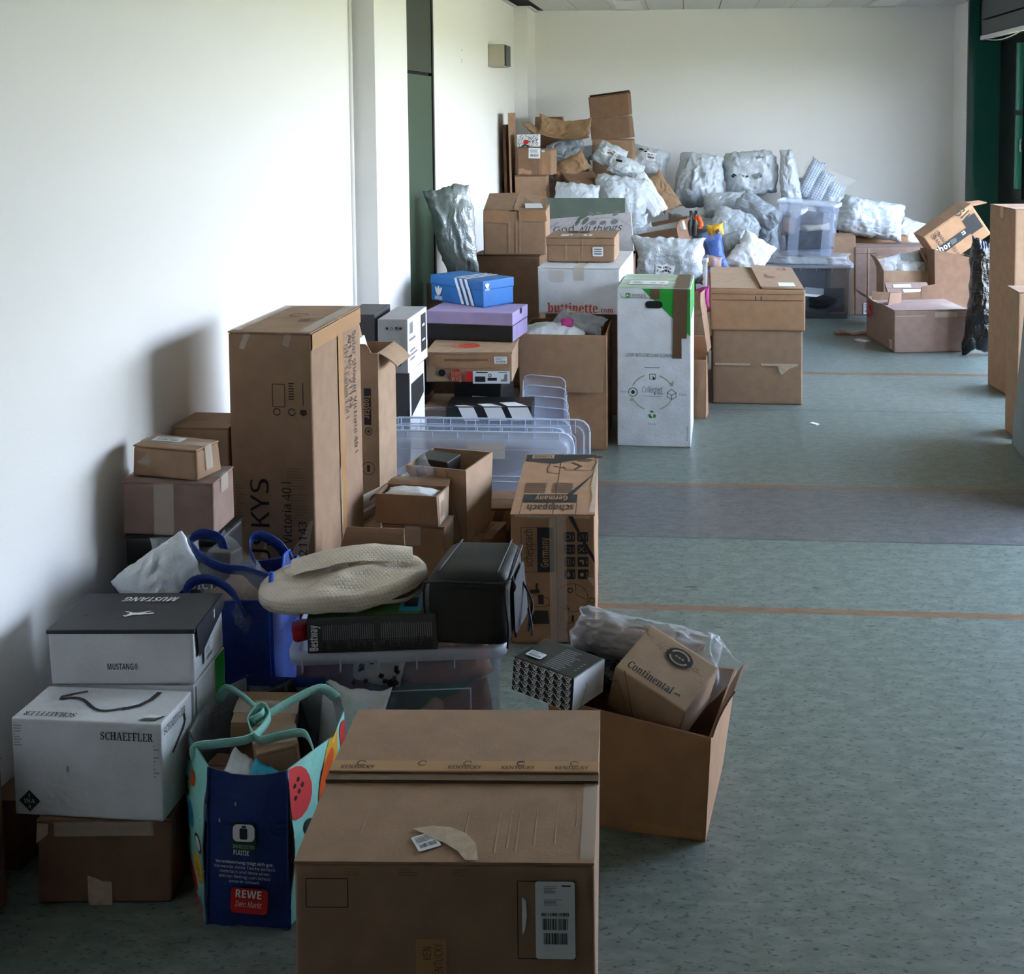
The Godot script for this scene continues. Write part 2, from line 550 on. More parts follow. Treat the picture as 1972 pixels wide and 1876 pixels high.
# an open carton of thin board; flaps: side -> [degrees from upright, length]
func open_carton(label: String, at: Vector3, size: Vector3, turn, m: String, flaps := {}, o := {}) -> Crate:
	var c := crate(o.get("called", "open_carton"), label, "box", at, size, turn, o.get("warp", 0.006), o.get("group", ""))
	if o.has("corners"):
		for k in o.corners:
			c.off[k] = o.corners[k]
	var th := 0.005
	var hw := c.w / 2
	var hd := c.d / 2
	var s := Shape.new()
	slab(c, Vector3(-hw, 0, -hd), Vector3(hw, th, hd), s)
	slab(c, Vector3(-hw, 0, hd - th), Vector3(hw, c.h, hd), s)
	slab(c, Vector3(-hw, 0, -hd), Vector3(hw, c.h, -hd + th), s)
	slab(c, Vector3(-hw, 0, -hd), Vector3(-hw + th, c.h, hd), s)
	slab(c, Vector3(hw - th, 0, -hd), Vector3(hw, c.h, hd), s)
	obj("body", s.mesh(), M[m], c.root)
	for side in flaps:
		var a := deg_to_rad(flaps[side][0])
		var l: float = flaps[side][1]
		var u0: float = flaps[side][2] if flaps[side].size() > 2 else 0.0
		var u1: float = flaps[side][3] if flaps[side].size() > 3 else 1.0
		var p0 := c.on(side, u0, 1.0, -0.001)
		var p1 := c.on(side, u1, 1.0, -0.001)
		var out := (c.on(side, 0.5, 1.0, 0.1) - c.on(side, 0.5, 1.0, 0.0)).normalized()
		var dir := Vector3.UP * cos(a) + out * sin(a)
		var nn := out * cos(a) - Vector3.UP * sin(a)
		var fs := Shape.new(true)
		fs.st.set_smooth_group(-1)
		var rows := 5
		var pts := []
		var along := (p1 - p0).normalized()
		var curl: float = flaps[side][4] if flaps[side].size() > 4 else 0.02
		for k in rows + 1:
			var q := float(k) / rows
			var b := nn * curl * q * q - along * 0.0
			pts.append([p0 + along * 0.012 * q + dir * l * q + b, p1 - along * 0.012 * q + dir * l * q * (1.0 + rng.randf_range(-0.02, 0.02)) + b])
		for k in rows:
			fs.hexa([pts[k][0], pts[k][1], pts[k + 1][0], pts[k + 1][1], pts[k][0] + nn * 0.004, pts[k][1] + nn * 0.004, pts[k + 1][0] + nn * 0.004, pts[k + 1][1] + nn * 0.004])
		obj("flap", fs.mesh(), M[flaps[side][5] if flaps[side].size() > 5 else m], c.root)
	return c

# ------------------------------------------------------------------ print on boxes

# polygons in metres round (u, v) of a face; turned by deg
func mark(c: Crate, called: String, face: String, u: float, v: float, polys: Array, m: String, deg := 0.0, out := 0.0012, parent: Node = null) -> MeshInstance3D:
	var sz := c.size(face)
	var ca := cos(deg_to_rad(deg))
	var sa := sin(deg_to_rad(deg))
	var s := Shape.new()
	for poly in polys:
		var pp := PackedVector2Array(poly)
		if Geometry2D.is_polygon_clockwise(pp):
			pp.reverse()
		var idx := Geometry2D.triangulate_polygon(pp)
		var q := []
		for p in pp:
			var x: float = p.x * ca - p.y * sa
			var y: float = p.x * sa + p.y * ca
			q.append(c.on(face, u + x / sz.x, v + y / sz.y, out))
		for i in range(0, idx.size(), 3):
			var a: Vector2 = pp[idx[i]]
			var b: Vector2 = pp[idx[i + 1]]
			var e: Vector2 = pp[idx[i + 2]]
			if (b - a).cross(e - a) > 0:
				s.tri(q[idx[i]], q[idx[i + 1]], q[idx[i + 2]])
			else:
				s.tri(q[idx[i]], q[idx[i + 2]], q[idx[i + 1]])
	return obj(called, s.mesh(), M[m], parent if parent else c.root)


func rect(w: float, h: float, cx := 0.0, cy := 0.0) -> Array:
	return [Vector2(cx - w / 2, cy - h / 2), Vector2(cx + w / 2, cy - h / 2), Vector2(cx + w / 2, cy + h / 2), Vector2(cx - w / 2, cy + h / 2)]


func rrect(w: float, h: float, r: float, cx := 0.0, cy := 0.0) -> Array:
	var a := []
	for k in 4:
		var ccx := cx + (w / 2 - r) * (1 if k in [0, 3] else -1)
		var ccy := cy + (h / 2 - r) * (1 if k < 2 else -1)
		for i in 4:
			var t := PI / 2 * (k + i / 3.0)
			a.append(Vector2(ccx + cos(t) * r, ccy + sin(t) * r))
	return a


func disc(rx: float, ry := 0.0, cx := 0.0, cy := 0.0, n := 20, tilt := 0.0) -> Array:
	var a := []
	for i in n:
		a.append(Vector2(cos(TAU * i / n) * rx, sin(TAU * i / n) * (ry if ry else rx)).rotated(tilt) + Vector2(cx, cy))
	return a


func line(pts: Array, width: float) -> Array:   # quads along a polyline
	var a := []
	for i in pts.size() - 1:
		var p: Vector2 = pts[i]
		var q: Vector2 = pts[i + 1]
		if p.distance_to(q) < 1e-5:
			continue
		var n := (q - p).normalized().orthogonal() * width / 2
		var t := (q - p).normalized() * width * 0.3
		a.append([p + n - t, q + n + t, q - n + t, p - n - t])
	return a


func arc(r: float, a0: float, a1: float, width: float, cx := 0.0, cy := 0.0, ry := 0.0, n := 14) -> Array:
	var p := []
	for i in n + 1:
		var t := deg_to_rad(lerpf(a0, a1, float(i) / n))
		p.append(Vector2(cx + cos(t) * r, cy + sin(t) * (ry if ry else r)))
	return line(p, width)


func frame(w: float, h: float, t: float, cx := 0.0, cy := 0.0) -> Array:
	return [rect(w, t, cx, cy + h / 2), rect(w, t, cx, cy - h / 2), rect(t, h, cx - w / 2, cy), rect(t, h, cx + w / 2, cy)]


func bars(w: float, h: float, n: int, cx := 0.0, cy := 0.0) -> Array:   # a bar code
	var a := []
	var x := -w / 2
	while x < w / 2:
		var b := rng.randf_range(0.25, 1.0) * w / n
		a.append(rect(b, h, cx + x + b / 2, cy))
		x += b + rng.randf_range(0.25, 0.9) * w / n
	return a


func small_print(w: float, h: float, rows: int, cx := 0.0, cy := 0.0, ragged := 0.4) -> Array:   # lines too small to read
	var a := []
	for i in rows:
		var l := w * (1.0 - rng.randf() * ragged)
		a.append(rect(l, h / rows * 0.45, cx - (w - l) / 2, cy + h / 2 - (i + 0.5) * h / rows))
	return a


func lettering(c: Crate, face: String, u: float, v: float, height: float, words: String, m: String, deg := 0.0, o := {}) -> MeshInstance3D:
	var t := TextMesh.new()
	t.text = words
	t.font = o.get("font", font)
	t.font_size = 48
	t.pixel_size = height / 48.0 * 1.38
	t.depth = 0.0
	t.curve_step = 2.0
	t.horizontal_alignment = o.get("align", HORIZONTAL_ALIGNMENT_CENTER)
	var ar := t.get_mesh_arrays()
	var vs: PackedVector3Array = ar[Mesh.ARRAY_VERTEX]
	var ix: PackedInt32Array = ar[Mesh.ARRAY_INDEX]
	var sz := c.size(face)
	var stretch: float = o.get("stretch", 1.0)
	if o.has("width") and vs.size():
		var lo := INF
		var hi := -INF
		for p in vs:
			lo = minf(lo, p.x)
			hi = maxf(hi, p.x)
		stretch = o.width / (hi - lo)
	var slant: float = o.get("slant", 0.0)
	var ca := cos(deg_to_rad(deg))
	var sa := sin(deg_to_rad(deg))
	var s := Shape.new()
	var q := []
	for p in vs:
		var px := p.x * stretch + p.y * slant
		q.append(c.on(face, u + (px * ca - p.y * sa) / sz.x, v + (px * sa + p.y * ca) / sz.y, o.get("out", 0.0014)))
	for i in range(0, ix.size(), 3):
		s.st.add_vertex(q[ix[i]])
		s.st.add_vertex(q[ix[i + 1]])
		s.st.add_vertex(q[ix[i + 2]])
	return obj("lettering", s.mesh(), M[m], o.get("parent", c.root))


func sticker(c: Crate, face: String, u: float, v: float, w: float, h: float, deg := 0.0, o := {}) -> MeshInstance3D:
	var out: float = o.get("out", 0.0012)
	var l := mark(c, o.get("called", "shipping_label"), face, u, v, [rrect(w, h, 0.003)], o.get("m", "paper"), deg, out)
	if o.get("code", true):
		mark(c, "barcode", face, u, v, bars(w * 0.7, h * 0.25, 16, 0, -h * 0.22), "ink", deg, out + 0.0006, l)
	mark(c, "print", face, u, v, small_print(w * 0.8, h * 0.4, 5, 0, h * 0.2), "ink_grey", deg, out + 0.0006, l)
	return l


func creases(c: Crate, face: String, us: Array, m: String, v0 := 0.02, v1 := 0.98) -> void:   # pressed flutes that stand a little proud
	var sz := c.size(face)
	for u in us:
		var s := Shape.new()
		var t := 0.0012 / sz.x
		var a: float = lerpf(v0, v1, rng.randf() * 0.4)
		var b: float = lerpf(v0, v1, 0.6 + rng.randf() * 0.4)
		for k in 3:
			var x := [-2.0, 0.0, 2.0, 0.0]
			if k < 2:
				s.quad(c.on(face, u + x[k] * t, a, 0.0002 + 0.0006 * (k % 2)), c.on(face, u + x[k + 1] * t, a, 0.0002 + 0.0006 * ((k + 1) % 2)), c.on(face, u + x[k + 1] * t, b, 0.0002 + 0.0006 * ((k + 1) % 2)), c.on(face, u + x[k] * t, b, 0.0002 + 0.0006 * (k % 2)))
		obj("crease", s.mesh(), M[m], c.root)

# ------------------------------------------------------------------ bags and cloth

func pillow(w: float, h: float, t: float, o := {}) -> Pillow:
	var p := Pillow.new()
	p.w = w
	p.h = h
	p.t = t
	p.simplex = simplex
	p.facet = facet
	p.sd = rng.randf_range(0, 5)
	for k in o:
		if k in ["rnd", "ex", "ey", "amp", "fold", "fr", "pinch", "bend", "top", "pw"]:
			p.set(k, o[k])
	return p


func pillow_mesh(p: Pillow, n := 34) -> ArrayMesh:
	var s := Shape.new(true)
	for side in [1.0, -1.0]:
		var g := []
		for i in n + 1:
			var row := []
			for j in n + 1:
				var u := sin(PI / 2 * (-1.0 + 2.0 * i / n)) * 0.5 + (-1.0 + 2.0 * i / n) * 0.5
				var v := sin(PI / 2 * (-1.0 + 2.0 * j / n)) * 0.5 + (-1.0 + 2.0 * j / n) * 0.5
				row.append(p.at(u, v, side if i > 0 and j > 0 and i < n and j < n else 0.0))
			g.append(row)
		for i in n:
			for j in n:
				if side > 0:
					s.quad(g[i][j], g[i + 1][j], g[i + 1][j + 1], g[i][j + 1])
				else:
					s.quad(g[i][j], g[i][j + 1], g[i + 1][j + 1], g[i + 1][j])
	return s.mesh()


func patch(p: Pillow, called: String, u0: float, u1: float, v0: float, v1: float, m: String, parent: Node, out := 0.003, deg := 0.0) -> MeshInstance3D:
	var s := Shape.new(true)
	var g := []
	for i in 9:
		var row := []
		for j in 9:
			var q := Vector2((i / 8.0 - 0.5) * (u1 - u0), (j / 8.0 - 0.5) * (v1 - v0)).rotated(deg_to_rad(deg))
			row.append(p.at((u0 + u1) / 2 + q.x, (v0 + v1) / 2 + q.y, 1.0, out))
		g.append(row)
	s.grid(g)
	return obj(called, s.mesh(), M[m], parent)


# o.label [u, v, half u, half v, deg], o.print: dark printed marks [[u, v, half], ...]
func bag(label: String, at: Vector3, size: Vector3, turn: Vector3, m := "mailer", o := {}) -> Node3D:
	var p := pillow(size.x, size.y, size.z, o)
	var root := thing(o.get("called", "mailing_bag"), label, o.get("category", "bag"), at, turn, o.get("group", ""))
	obj("bag_skin" if o.has("called") and o.get("called") != "mailing_bag" else "bag_body", pillow_mesh(p, o.get("n", 50)), M[m], root)
	if o.has("label"):
		var l: Array = o.label
		var lab := patch(p, "shipping_label", l[0] - l[2], l[0] + l[2], l[1] - l[3], l[1] + l[3], "paper", root, 0.004, l[4])
		var code := Shape.new(true)
		for k in 9:
			var uu: float = -0.75 + k * 0.17
			for e in [[-0.45, -0.05], [0.25, 0.55]]:
				if k % 4 == 3 and e[0] > 0:
					continue
				var q := []
				for z in [[0.0, e[0]], [0.09 + 0.04 * (k % 2), e[0]], [0.09 + 0.04 * (k % 2), e[1]], [0.0, e[1]]]:
					var r := Vector2((uu + z[0]) * l[2], z[1] * l[3]).rotated(deg_to_rad(l[4]))
					q.append(p.at(l[0] + r.x, l[1] + r.y, 1.0, 0.006))
				code.quad(q[0], q[1], q[2], q[3])
		obj("barcode", code.mesh(), M.ink, lab)
	for k in o.get("print", []):
		patch(p, "printed_mark", k[0] - k[2], k[0] + k[2], k[1] - k[2] * 0.7, k[1] + k[2] * 0.7, k[3] if k.size() > 3 else "ink_grey", root, 0.004, 15)
	return root


func cloth(called: String, label: String, category: String, at: Vector3, size: Vector3, turn: Vector3, m: String, group := "", o := {}) -> MeshInstance3D:
	var opt := {"amp": 0.004, "fold": 0.016, "fr": 7.0, "pinch": 0.05, "ex": 3.5, "ey": 3.5}
	opt.merge(o, true)
	var p := pillow(size.x, size.y, size.z, opt)
	var q := obj(called, pillow_mesh(p, 26), M[m])
	q.position = at
	q.rotation_degrees = turn
	tag(q, label, category, group)
	return q


func ribbon(pts: Array, width: Vector3, m: String, called: String, parent: Node) -> MeshInstance3D:   # a strap: a strip of cloth along a curve
	var cv := Curve3D.new()
	for i in pts.size():
		var a: Vector3 = pts[maxi(i - 1, 0)]
		var b: Vector3 = pts[mini(i + 1, pts.size() - 1)]
		cv.add_point(pts[i], (a - b) / 6, (b - a) / 6)
	cv.bake_interval = 0.008
	var bp := cv.get_baked_points()
	var s := Shape.new(true)
	var g := [[], [], [], []]
	for i in bp.size():
		var t := (bp[mini(i + 1, bp.size() - 1)] - bp[maxi(i - 1, 0)]).normalized()
		var sd := (width - t * width.dot(t)).normalized() * width.length() / 2
		var nn := sd.cross(t).normalized() * 0.0012
		g[0].append(bp[i] - sd + nn)
		g[1].append(bp[i] + sd + nn)
		g[2].append(bp[i] + sd - nn)
		g[3].append(bp[i] - sd - nn)
	for i in bp.size() - 1:
		for k in 4:
			s.quad(g[k][i], g[k][i + 1], g[(k + 1) % 4][i + 1], g[(k + 1) % 4][i])
	return obj(called, s.mesh(), M[m], parent)


func loop(w: float, d: float, r: float, y: float, n := 5) -> Array:   # rounded rectangle, counterclockwise from above reversed for rings going up
	var a := []
	for k in 4:
		var cx := (w / 2 - r) * (1 if k in [0, 3] else -1)
		var cz := (d / 2 - r) * (1 if k < 2 else -1)
		for i in n:
			var t := PI / 2 * (k + float(i) / (n - 1))
			a.append(Vector3(cx + cos(t) * r, y, cz + sin(t) * r))
	a.reverse()
	return a


# a clear storage tub standing on its base: shell, rim, ribs
func tub(label: String, at: Vector3, size: Vector3, turn: Vector3, o := {}) -> Node3D:
	var root := thing(o.get("called", "storage_tub"), label, o.get("category", "storage box"), at, turn, o.get("group", ""))
	var w := size.x
	var h := size.y
	var d := size.z
	var k: float = o.get("taper", 0.90)
	var s := Shape.new(true)
	s.rings([loop(w * k - 0.03, d * k - 0.03, 0.02, 0.0), loop(w * k, d * k, 0.025, 0.012), loop(w * 0.94, d * 0.94, 0.03, h - 0.02)], true, false)
	obj("shell", s.mesh(), M[o.get("m", "tub")], root)
	var r := Shape.new(true)
	r.rings([loop(w * 0.94, d * 0.94, 0.03, h - 0.026), loop(w, d, 0.035, h - 0.026), loop(w, d, 0.035, h - 0.003), loop(w - 0.008, d - 0.008, 0.032, h), loop(w * 0.94, d * 0.94, 0.03, h)], false, false)
	obj("rim", r.mesh(), M.tub_edge, root)
	var nr: int = o.get("ribs", 6)
	for i in nr:
		var x := (float(i) / (nr - 1) - 0.5) * w * 0.86
		obj("rib", blk(Vector3(x - 0.0012, h - 0.045, d / 2 - 0.012), Vector3(x + 0.0012, h - 0.003, d / 2 + 0.001)), M.tub_edge, root)
	if o.get("frame", true):
		var fr := Shape.new(true)
		var pts := []
		var fw := w * 0.33
		for q in [[-1, 0.05], [-1, 0.72], [1, 0.72], [1, 0.05], [-1, 0.05]]:
			var y: float = q[1] * h
			pts.append(Vector3(q[0] * fw, y, lerpf(d * k, d * 0.94, y / h) / 2 + 0.001))
		for i in 4:
			fr.tube([pts[i], pts[i + 1]], 0.0014, 5)
		obj("moulding", fr.mesh(), M.tub_edge, root)
	return root

# ------------------------------------------------------------------ the room

func room() -> void:
	var H := 2.413
	# floor: sheets of linoleum with brown inlaid lines
	var fl := struct("floor", blk(Vector3(-1.65, -0.2, -10.75), Vector3(2.75, -0.004, 8.2)), M.gap)
	var z := 8.0
	for e in [[-3.615, "lino_green"], [-3.655, "lino_tape"], [-4.245, "lino_green"], [-4.255, "lino_seam"], [-4.845, "lino_grey"], [-4.885, "lino_tape"], [-6.12, "lino_green"], [-6.132, "lino_seam"], [-6.975, "lino_green"], [-7.035, "lino_tape"], [-8.86, "lino_green"], [-8.90, "lino_seam"], [-10.5, "lino_green"]]:
		var zz: float = e[0]
		struct("inlaid_line" if e[1] == "lino_tape" else "seam" if e[1] == "lino_seam" else "linoleum_sheet", blk(Vector3(-1.45, -0.006, zz), Vector3(2.6, 0.0, z)), M[e[1]], fl)
		z = zz
	for e in [[0.016, -3.80, 0.022], [0.03, -3.78, 0.014], [0.42, -3.82, 0.016], [1.06, -4.72, 0.02], [0.93, -5.46, 0.012], [0.66, -5.68, 0.012], [0.55, -3.54, 0.013], [0.10, -3.5, 0.014], [0.66, -2.86, 0.012], [0.14, -2.88, 0.010]]:
		var sm := Shape.new()
		for k in 8:
			var a0 := TAU * k / 8
			var a1 := TAU * (k + 1) / 8
			sm.tri(Vector3(e[0], 0.0006, e[1]), Vector3(e[0] + cos(a1) * e[2], 0.0006, e[1] + sin(a1) * e[2] * 0.4), Vector3(e[0] + cos(a0) * e[2], 0.0006, e[1] + sin(a0) * e[2] * 0.4))
		struct("scuff_mark", sm.mesh(), M.lino_seam, fl)
	# left wall with two shallow piers and a door bay
	var s := Shape.new()
	s.block(Vector3(-1.7, 0, -5.03), Vector3(-1.4234, H, 8.2))
	s.block(Vector3(-1.7, 0, -5.625), Vector3(-1.3221, H, -5.03))
	s.block(Vector3(-1.7, 0, -5.70), Vector3(-1.4348, H, -5.625))
	s.block(Vector3(-1.7, 2.3, -6.72), Vector3(-1.4348, H, -5.70))
	s.block(Vector3(-1.7, 0, -9.963), Vector3(-1.4348, H, -6.76))
	s.block(Vector3(-1.7, 0, -10.7), Vector3(-1.3221, H, -9.963))
	struct("wall_left", s.mesh(), M.wall)
	var b := Shape.new(true)
	b.tube([Vector3(-1.4225, 0, -5.0), Vector3(-1.4225, H, -5.0)], 0.012, 10)
	struct("trim_1", b.mesh(), M.wall)
	var dr := struct("door_1", blk(Vector3(-1.62, 0.0, -6.76), Vector3(-1.458, H, -5.62)), M.gap)
	struct("door_panel", blk(Vector3(-1.458, 0.005, -6.70), Vector3(-1.437, 1.742, -5.63)), M.door_green, dr)
	struct("transom_panel", blk(Vector3(-1.458, 1.760, -6.70), Vector3(-1.437, H, -5.63)), M.door_green_dark, dr)
	struct("door_edge", blk(Vector3(-1.458, 0.0, -6.76), Vector3(-1.4345, H, -6.722)), M.frame_dark, dr)
	# back wall
	struct("wall_back", blk(Vector3(-1.7, 0, -10.8), Vector3(2.8, H, -10.5)), M.wall)
	struct("trim_2", blk(Vector3(-1.3221, 2.326, -10.5), Vector3(2.2823, 2.414, -10.4975)), M.wall)
	# right wall: solid near the camera, a glazed bay with deep reveals beyond
	var zn := -3.4
	s = Shape.new()
	s.block(Vector3(2.2823, 0, -10.8), Vector3(2.9, H, -9.97))
	s.block(Vector3(2.2823, 0, zn), Vector3(2.9, H, 8.2))
	struct("wall_right", s.mesh(), M.wall)
	struct("trim_3", blk(Vector3(2.276, 0, -9.985), Vector3(2.2835, H, -9.94)), M.panel_grey)
	struct("wall_front", blk(Vector3(-1.7, 0, 8.0), Vector3(2.9, H, 8.3)), M.wall)
	var w := struct("window_1", blk(Vector3(2.2823, 0, -9.97), Vector3(2.60, H, -9.945)), M.frame_green)
	struct("sill", blk(Vector3(2.2823, 0, -9.945), Vector3(2.66, 0.12, zn)), M.frame_dark, w)
	struct("head_panel", blk(Vector3(2.30, 2.235, -9.62), Vector3(2.66, H, zn)), M.panel_grey, w)
	struct("head_panel", blk(Vector3(2.30, 2.115, -9.62), Vector3(2.66, 2.222, zn)), M.panel_grey, w)
	struct("head_frame", blk(Vector3(2.36, 2.08, -9.945), Vector3(2.66, H, zn)), M.frame_dark, w)
	struct("blind_rail", blk(Vector3(2.285, 2.075, -9.60), Vector3(2.31, 2.105, zn)), M.trim_white, w)
	var cd := Shape.new(true)
	var pts := []
	for i in 13:
		var t := i / 12.0
		pts.append(Vector3(2.29, 2.075 - 0.03 * 4 * t * (1 - t), lerpf(-9.45, -8.5, t)))
	cd.tube(pts, 0.004)
	struct("blind_cord", cd.mesh(), M.trim_white, w)
	struct("corner_panel", blk(Vector3(2.53, 0.1, -9.945), Vector3(2.66, 2.1, -8.95)), M.frame_dark, w)
	var n := 5
	var z_far := -8.95
	var step := (zn - z_far) / n
	for i in n + 1:
		var zz := z_far + i * step
		struct("mullion", blk(Vector3(2.52, 0.1, zz - 0.035), Vector3(2.64, 2.1, zz + 0.035)), M.frame_dark, w)
		if i < n:
			var a := zz + 0.035
			var e := zz + step - 0.035
			struct("glass_pane", blk(Vector3(2.595, 0.16, a + 0.05), Vector3(2.601, 2.06, e - 0.05)), M.glass, w)
			var sh := Shape.new()
			sh.block(Vector3(2.57, 0.12, a), Vector3(2.63, 0.17, e))
			sh.block(Vector3(2.57, 2.04, a), Vector3(2.63, 2.1, e))
			sh.block(Vector3(2.57, 0.17, a), Vector3(2.63, 2.04, a + 0.05))
			sh.block(Vector3(2.57, 0.17, e - 0.05), Vector3(2.63, 2.04, e))
			sh.block(Vector3(2.58, 1.30, a + 0.05), Vector3(2.62, 1.34, e - 0.05))
			struct("sash", sh.mesh(), M.frame_dark, w)
	# an inward-opened vent leaf near the far corner, its edge and pull seen end on
	var v := struct("vent_leaf", blk(Vector3(2.455, 0.94, -9.20), Vector3(2.50, 1.49, -9.16)), M.sash_teal, w)
	struct("vent_leaf", blk(Vector3(2.455, 1.53, -9.20), Vector3(2.50, 2.03, -9.16)), M.sash_teal, w)
	struct("vent_frame", blk(Vector3(2.50, 0.86, -9.22), Vector3(2.57, 2.08, -9.16)), M.frame_dark, w)
	struct("vent_post", blk(Vector3(2.51, 0.84, -9.05), Vector3(2.545, 2.06, -9.0)), M.panel_grey, w)
	var hd := Shape.new(true)
	hd.tube([Vector3(2.49, 1.31, -9.16), Vector3(2.478, 1.30, -9.13), Vector3(2.474, 1.265, -9.12), Vector3(2.478, 1.23, -9.13), Vector3(2.49, 1.22, -9.16)], 0.006)
	struct("pull_handle", hd.mesh(), M.trim_white, w)
	# ceiling of long planks with open joints, two flush light panels, a shadow-gap edge strip
	var c := struct("ceiling", blk(Vector3(-1.7, H + 0.02, -10.8), Vector3(2.9, H + 0.3, 8.3)), M.gap)
	var x0 := -1.243
	var pw := 0.3045
	for i in 12:
		var xa := x0 + i * pw
		for k in 12:
			var za := -10.5 + k * 1.5
			if k == 0 and i in [2, 9]:
				za += 0.95
			struct("ceiling_plank", blk(Vector3(xa + 0.003, H, za + 0.002), Vector3(minf(xa + pw - 0.003, 2.2823), H + 0.02, -10.5 + (k + 1) * 1.5 - 0.002)), M.ceiling, c)
	for i in [2, 9]:
		var xa: float = x0 + i * pw
		var lp := thing("ceiling_light", "flush ceiling light panel " + ("nearer the left wall" if i == 2 else "nearer the window side"), "light", Vector3(xa + pw / 2, H, -10.02), Vector3.ZERO, "")
		obj("diffuser", blk(Vector3(-0.115, 0.002, -0.42), Vector3(0.115, 0.015, 0.45)), M.diffuser, lp)
		var fs := Shape.new()
		fs.block(Vector3(-0.15, -0.004, -0.475), Vector3(-0.115, 0.02, 0.475))
		fs.block(Vector3(0.115, -0.004, -0.475), Vector3(0.15, 0.02, 0.475))
		fs.block(Vector3(-0.115, -0.004, -0.475), Vector3(0.115, 0.02, -0.42))
		fs.block(Vector3(-0.115, -0.004, 0.45), Vector3(0.115, 0.02, 0.475))
		obj("frame", fs.mesh(), M.ceiling, lp)
	var t3 := Shape.new()
	t3.block(Vector3(-1.4348, H - 0.012, -9.95), Vector3(-1.40, H - 0.002, -5.63))
	t3.block(Vector3(-1.322, H - 0.012, -10.48), Vector3(-1.288, H - 0.002, -9.93))
	t3.block(Vector3(-1.322, H - 0.012, -5.66), Vector3(-1.288, H - 0.002, -5.0))
	t3.block(Vector3(-1.42, H - 0.012, -5.0), Vector3(-1.388, H - 0.002, 8.0))
	t3.block(Vector3(2.25, H - 0.01, -10.45), Vector3(2.2823, H - 0.002, -9.97))
	struct("trim_4", t3.mesh(), M.trim_white)
	# sound box on the left wall
	var sb := thing("wall_speaker", "small square cream box with a dark grey front, fixed high on the left wall", "speaker", Vector3(-1.4348, 1.862, -8.75))
	var cr := Crate.new()
	cr.w = 0.12
	cr.h = 0.165
	cr.d = 0.22
	for i in 8:
		cr.off.append(Vector3.ZERO)
	cr.root = sb
	var body := obj("housing", rounded(cr, 0.006, 0.0, 0.0, 2), mat("cream", Color(0.70, 0.68, 0.60), 0.6), sb)
	body.position = Vector3(0.06, 0, 0)
	var gr := obj("grille", blk(Vector3(0.121, 0.008, -0.105), Vector3(0.134, 0.157, 0.105)), M.panel_grey, sb)
	gr.position = Vector3.ZERO
	# marks on the wall
	var holes := Shape.new()
	for q in [[1.93, -7.62], [1.87, -7.62], [1.855, -7.62]]:
		holes.block(Vector3(-1.4348, q[0], q[1]), Vector3(-1.4340, q[0] + 0.008, q[1] + 0.012))
	struct("wall_plug_holes", holes.mesh(), M.ink_soft, get_node("wall_left"))
	# lawn outside the windows
	struct("lawn", blk(Vector3(-60, -0.6, -60), Vector3(60, -0.4, 60)), M.lawn)

# ------------------------------------------------------------------ near the camera, left

func horse(s := 1.0) -> Array:   # a running horse, as an outline
	var a := []
	for p in [[-50, -4], [-38, 2], [-20, 4], [-8, 8], [6, 7], [18, 9], [26, 16], [34, 22], [38, 20], [46, 14], [44, 10], [36, 12], [34, 4], [30, -3], [34, -10], [46, -14], [52, -20], [44, -19], [30, -14], [22, -8], [4, -8], [-8, -12], [-20, -20], [-32, -22], [-34, -19], [-22, -15], [-16, -7], [-30, -5], [-44, -10]]:
		a.append(Vector2(p[0], p[1]) * s)
	return a


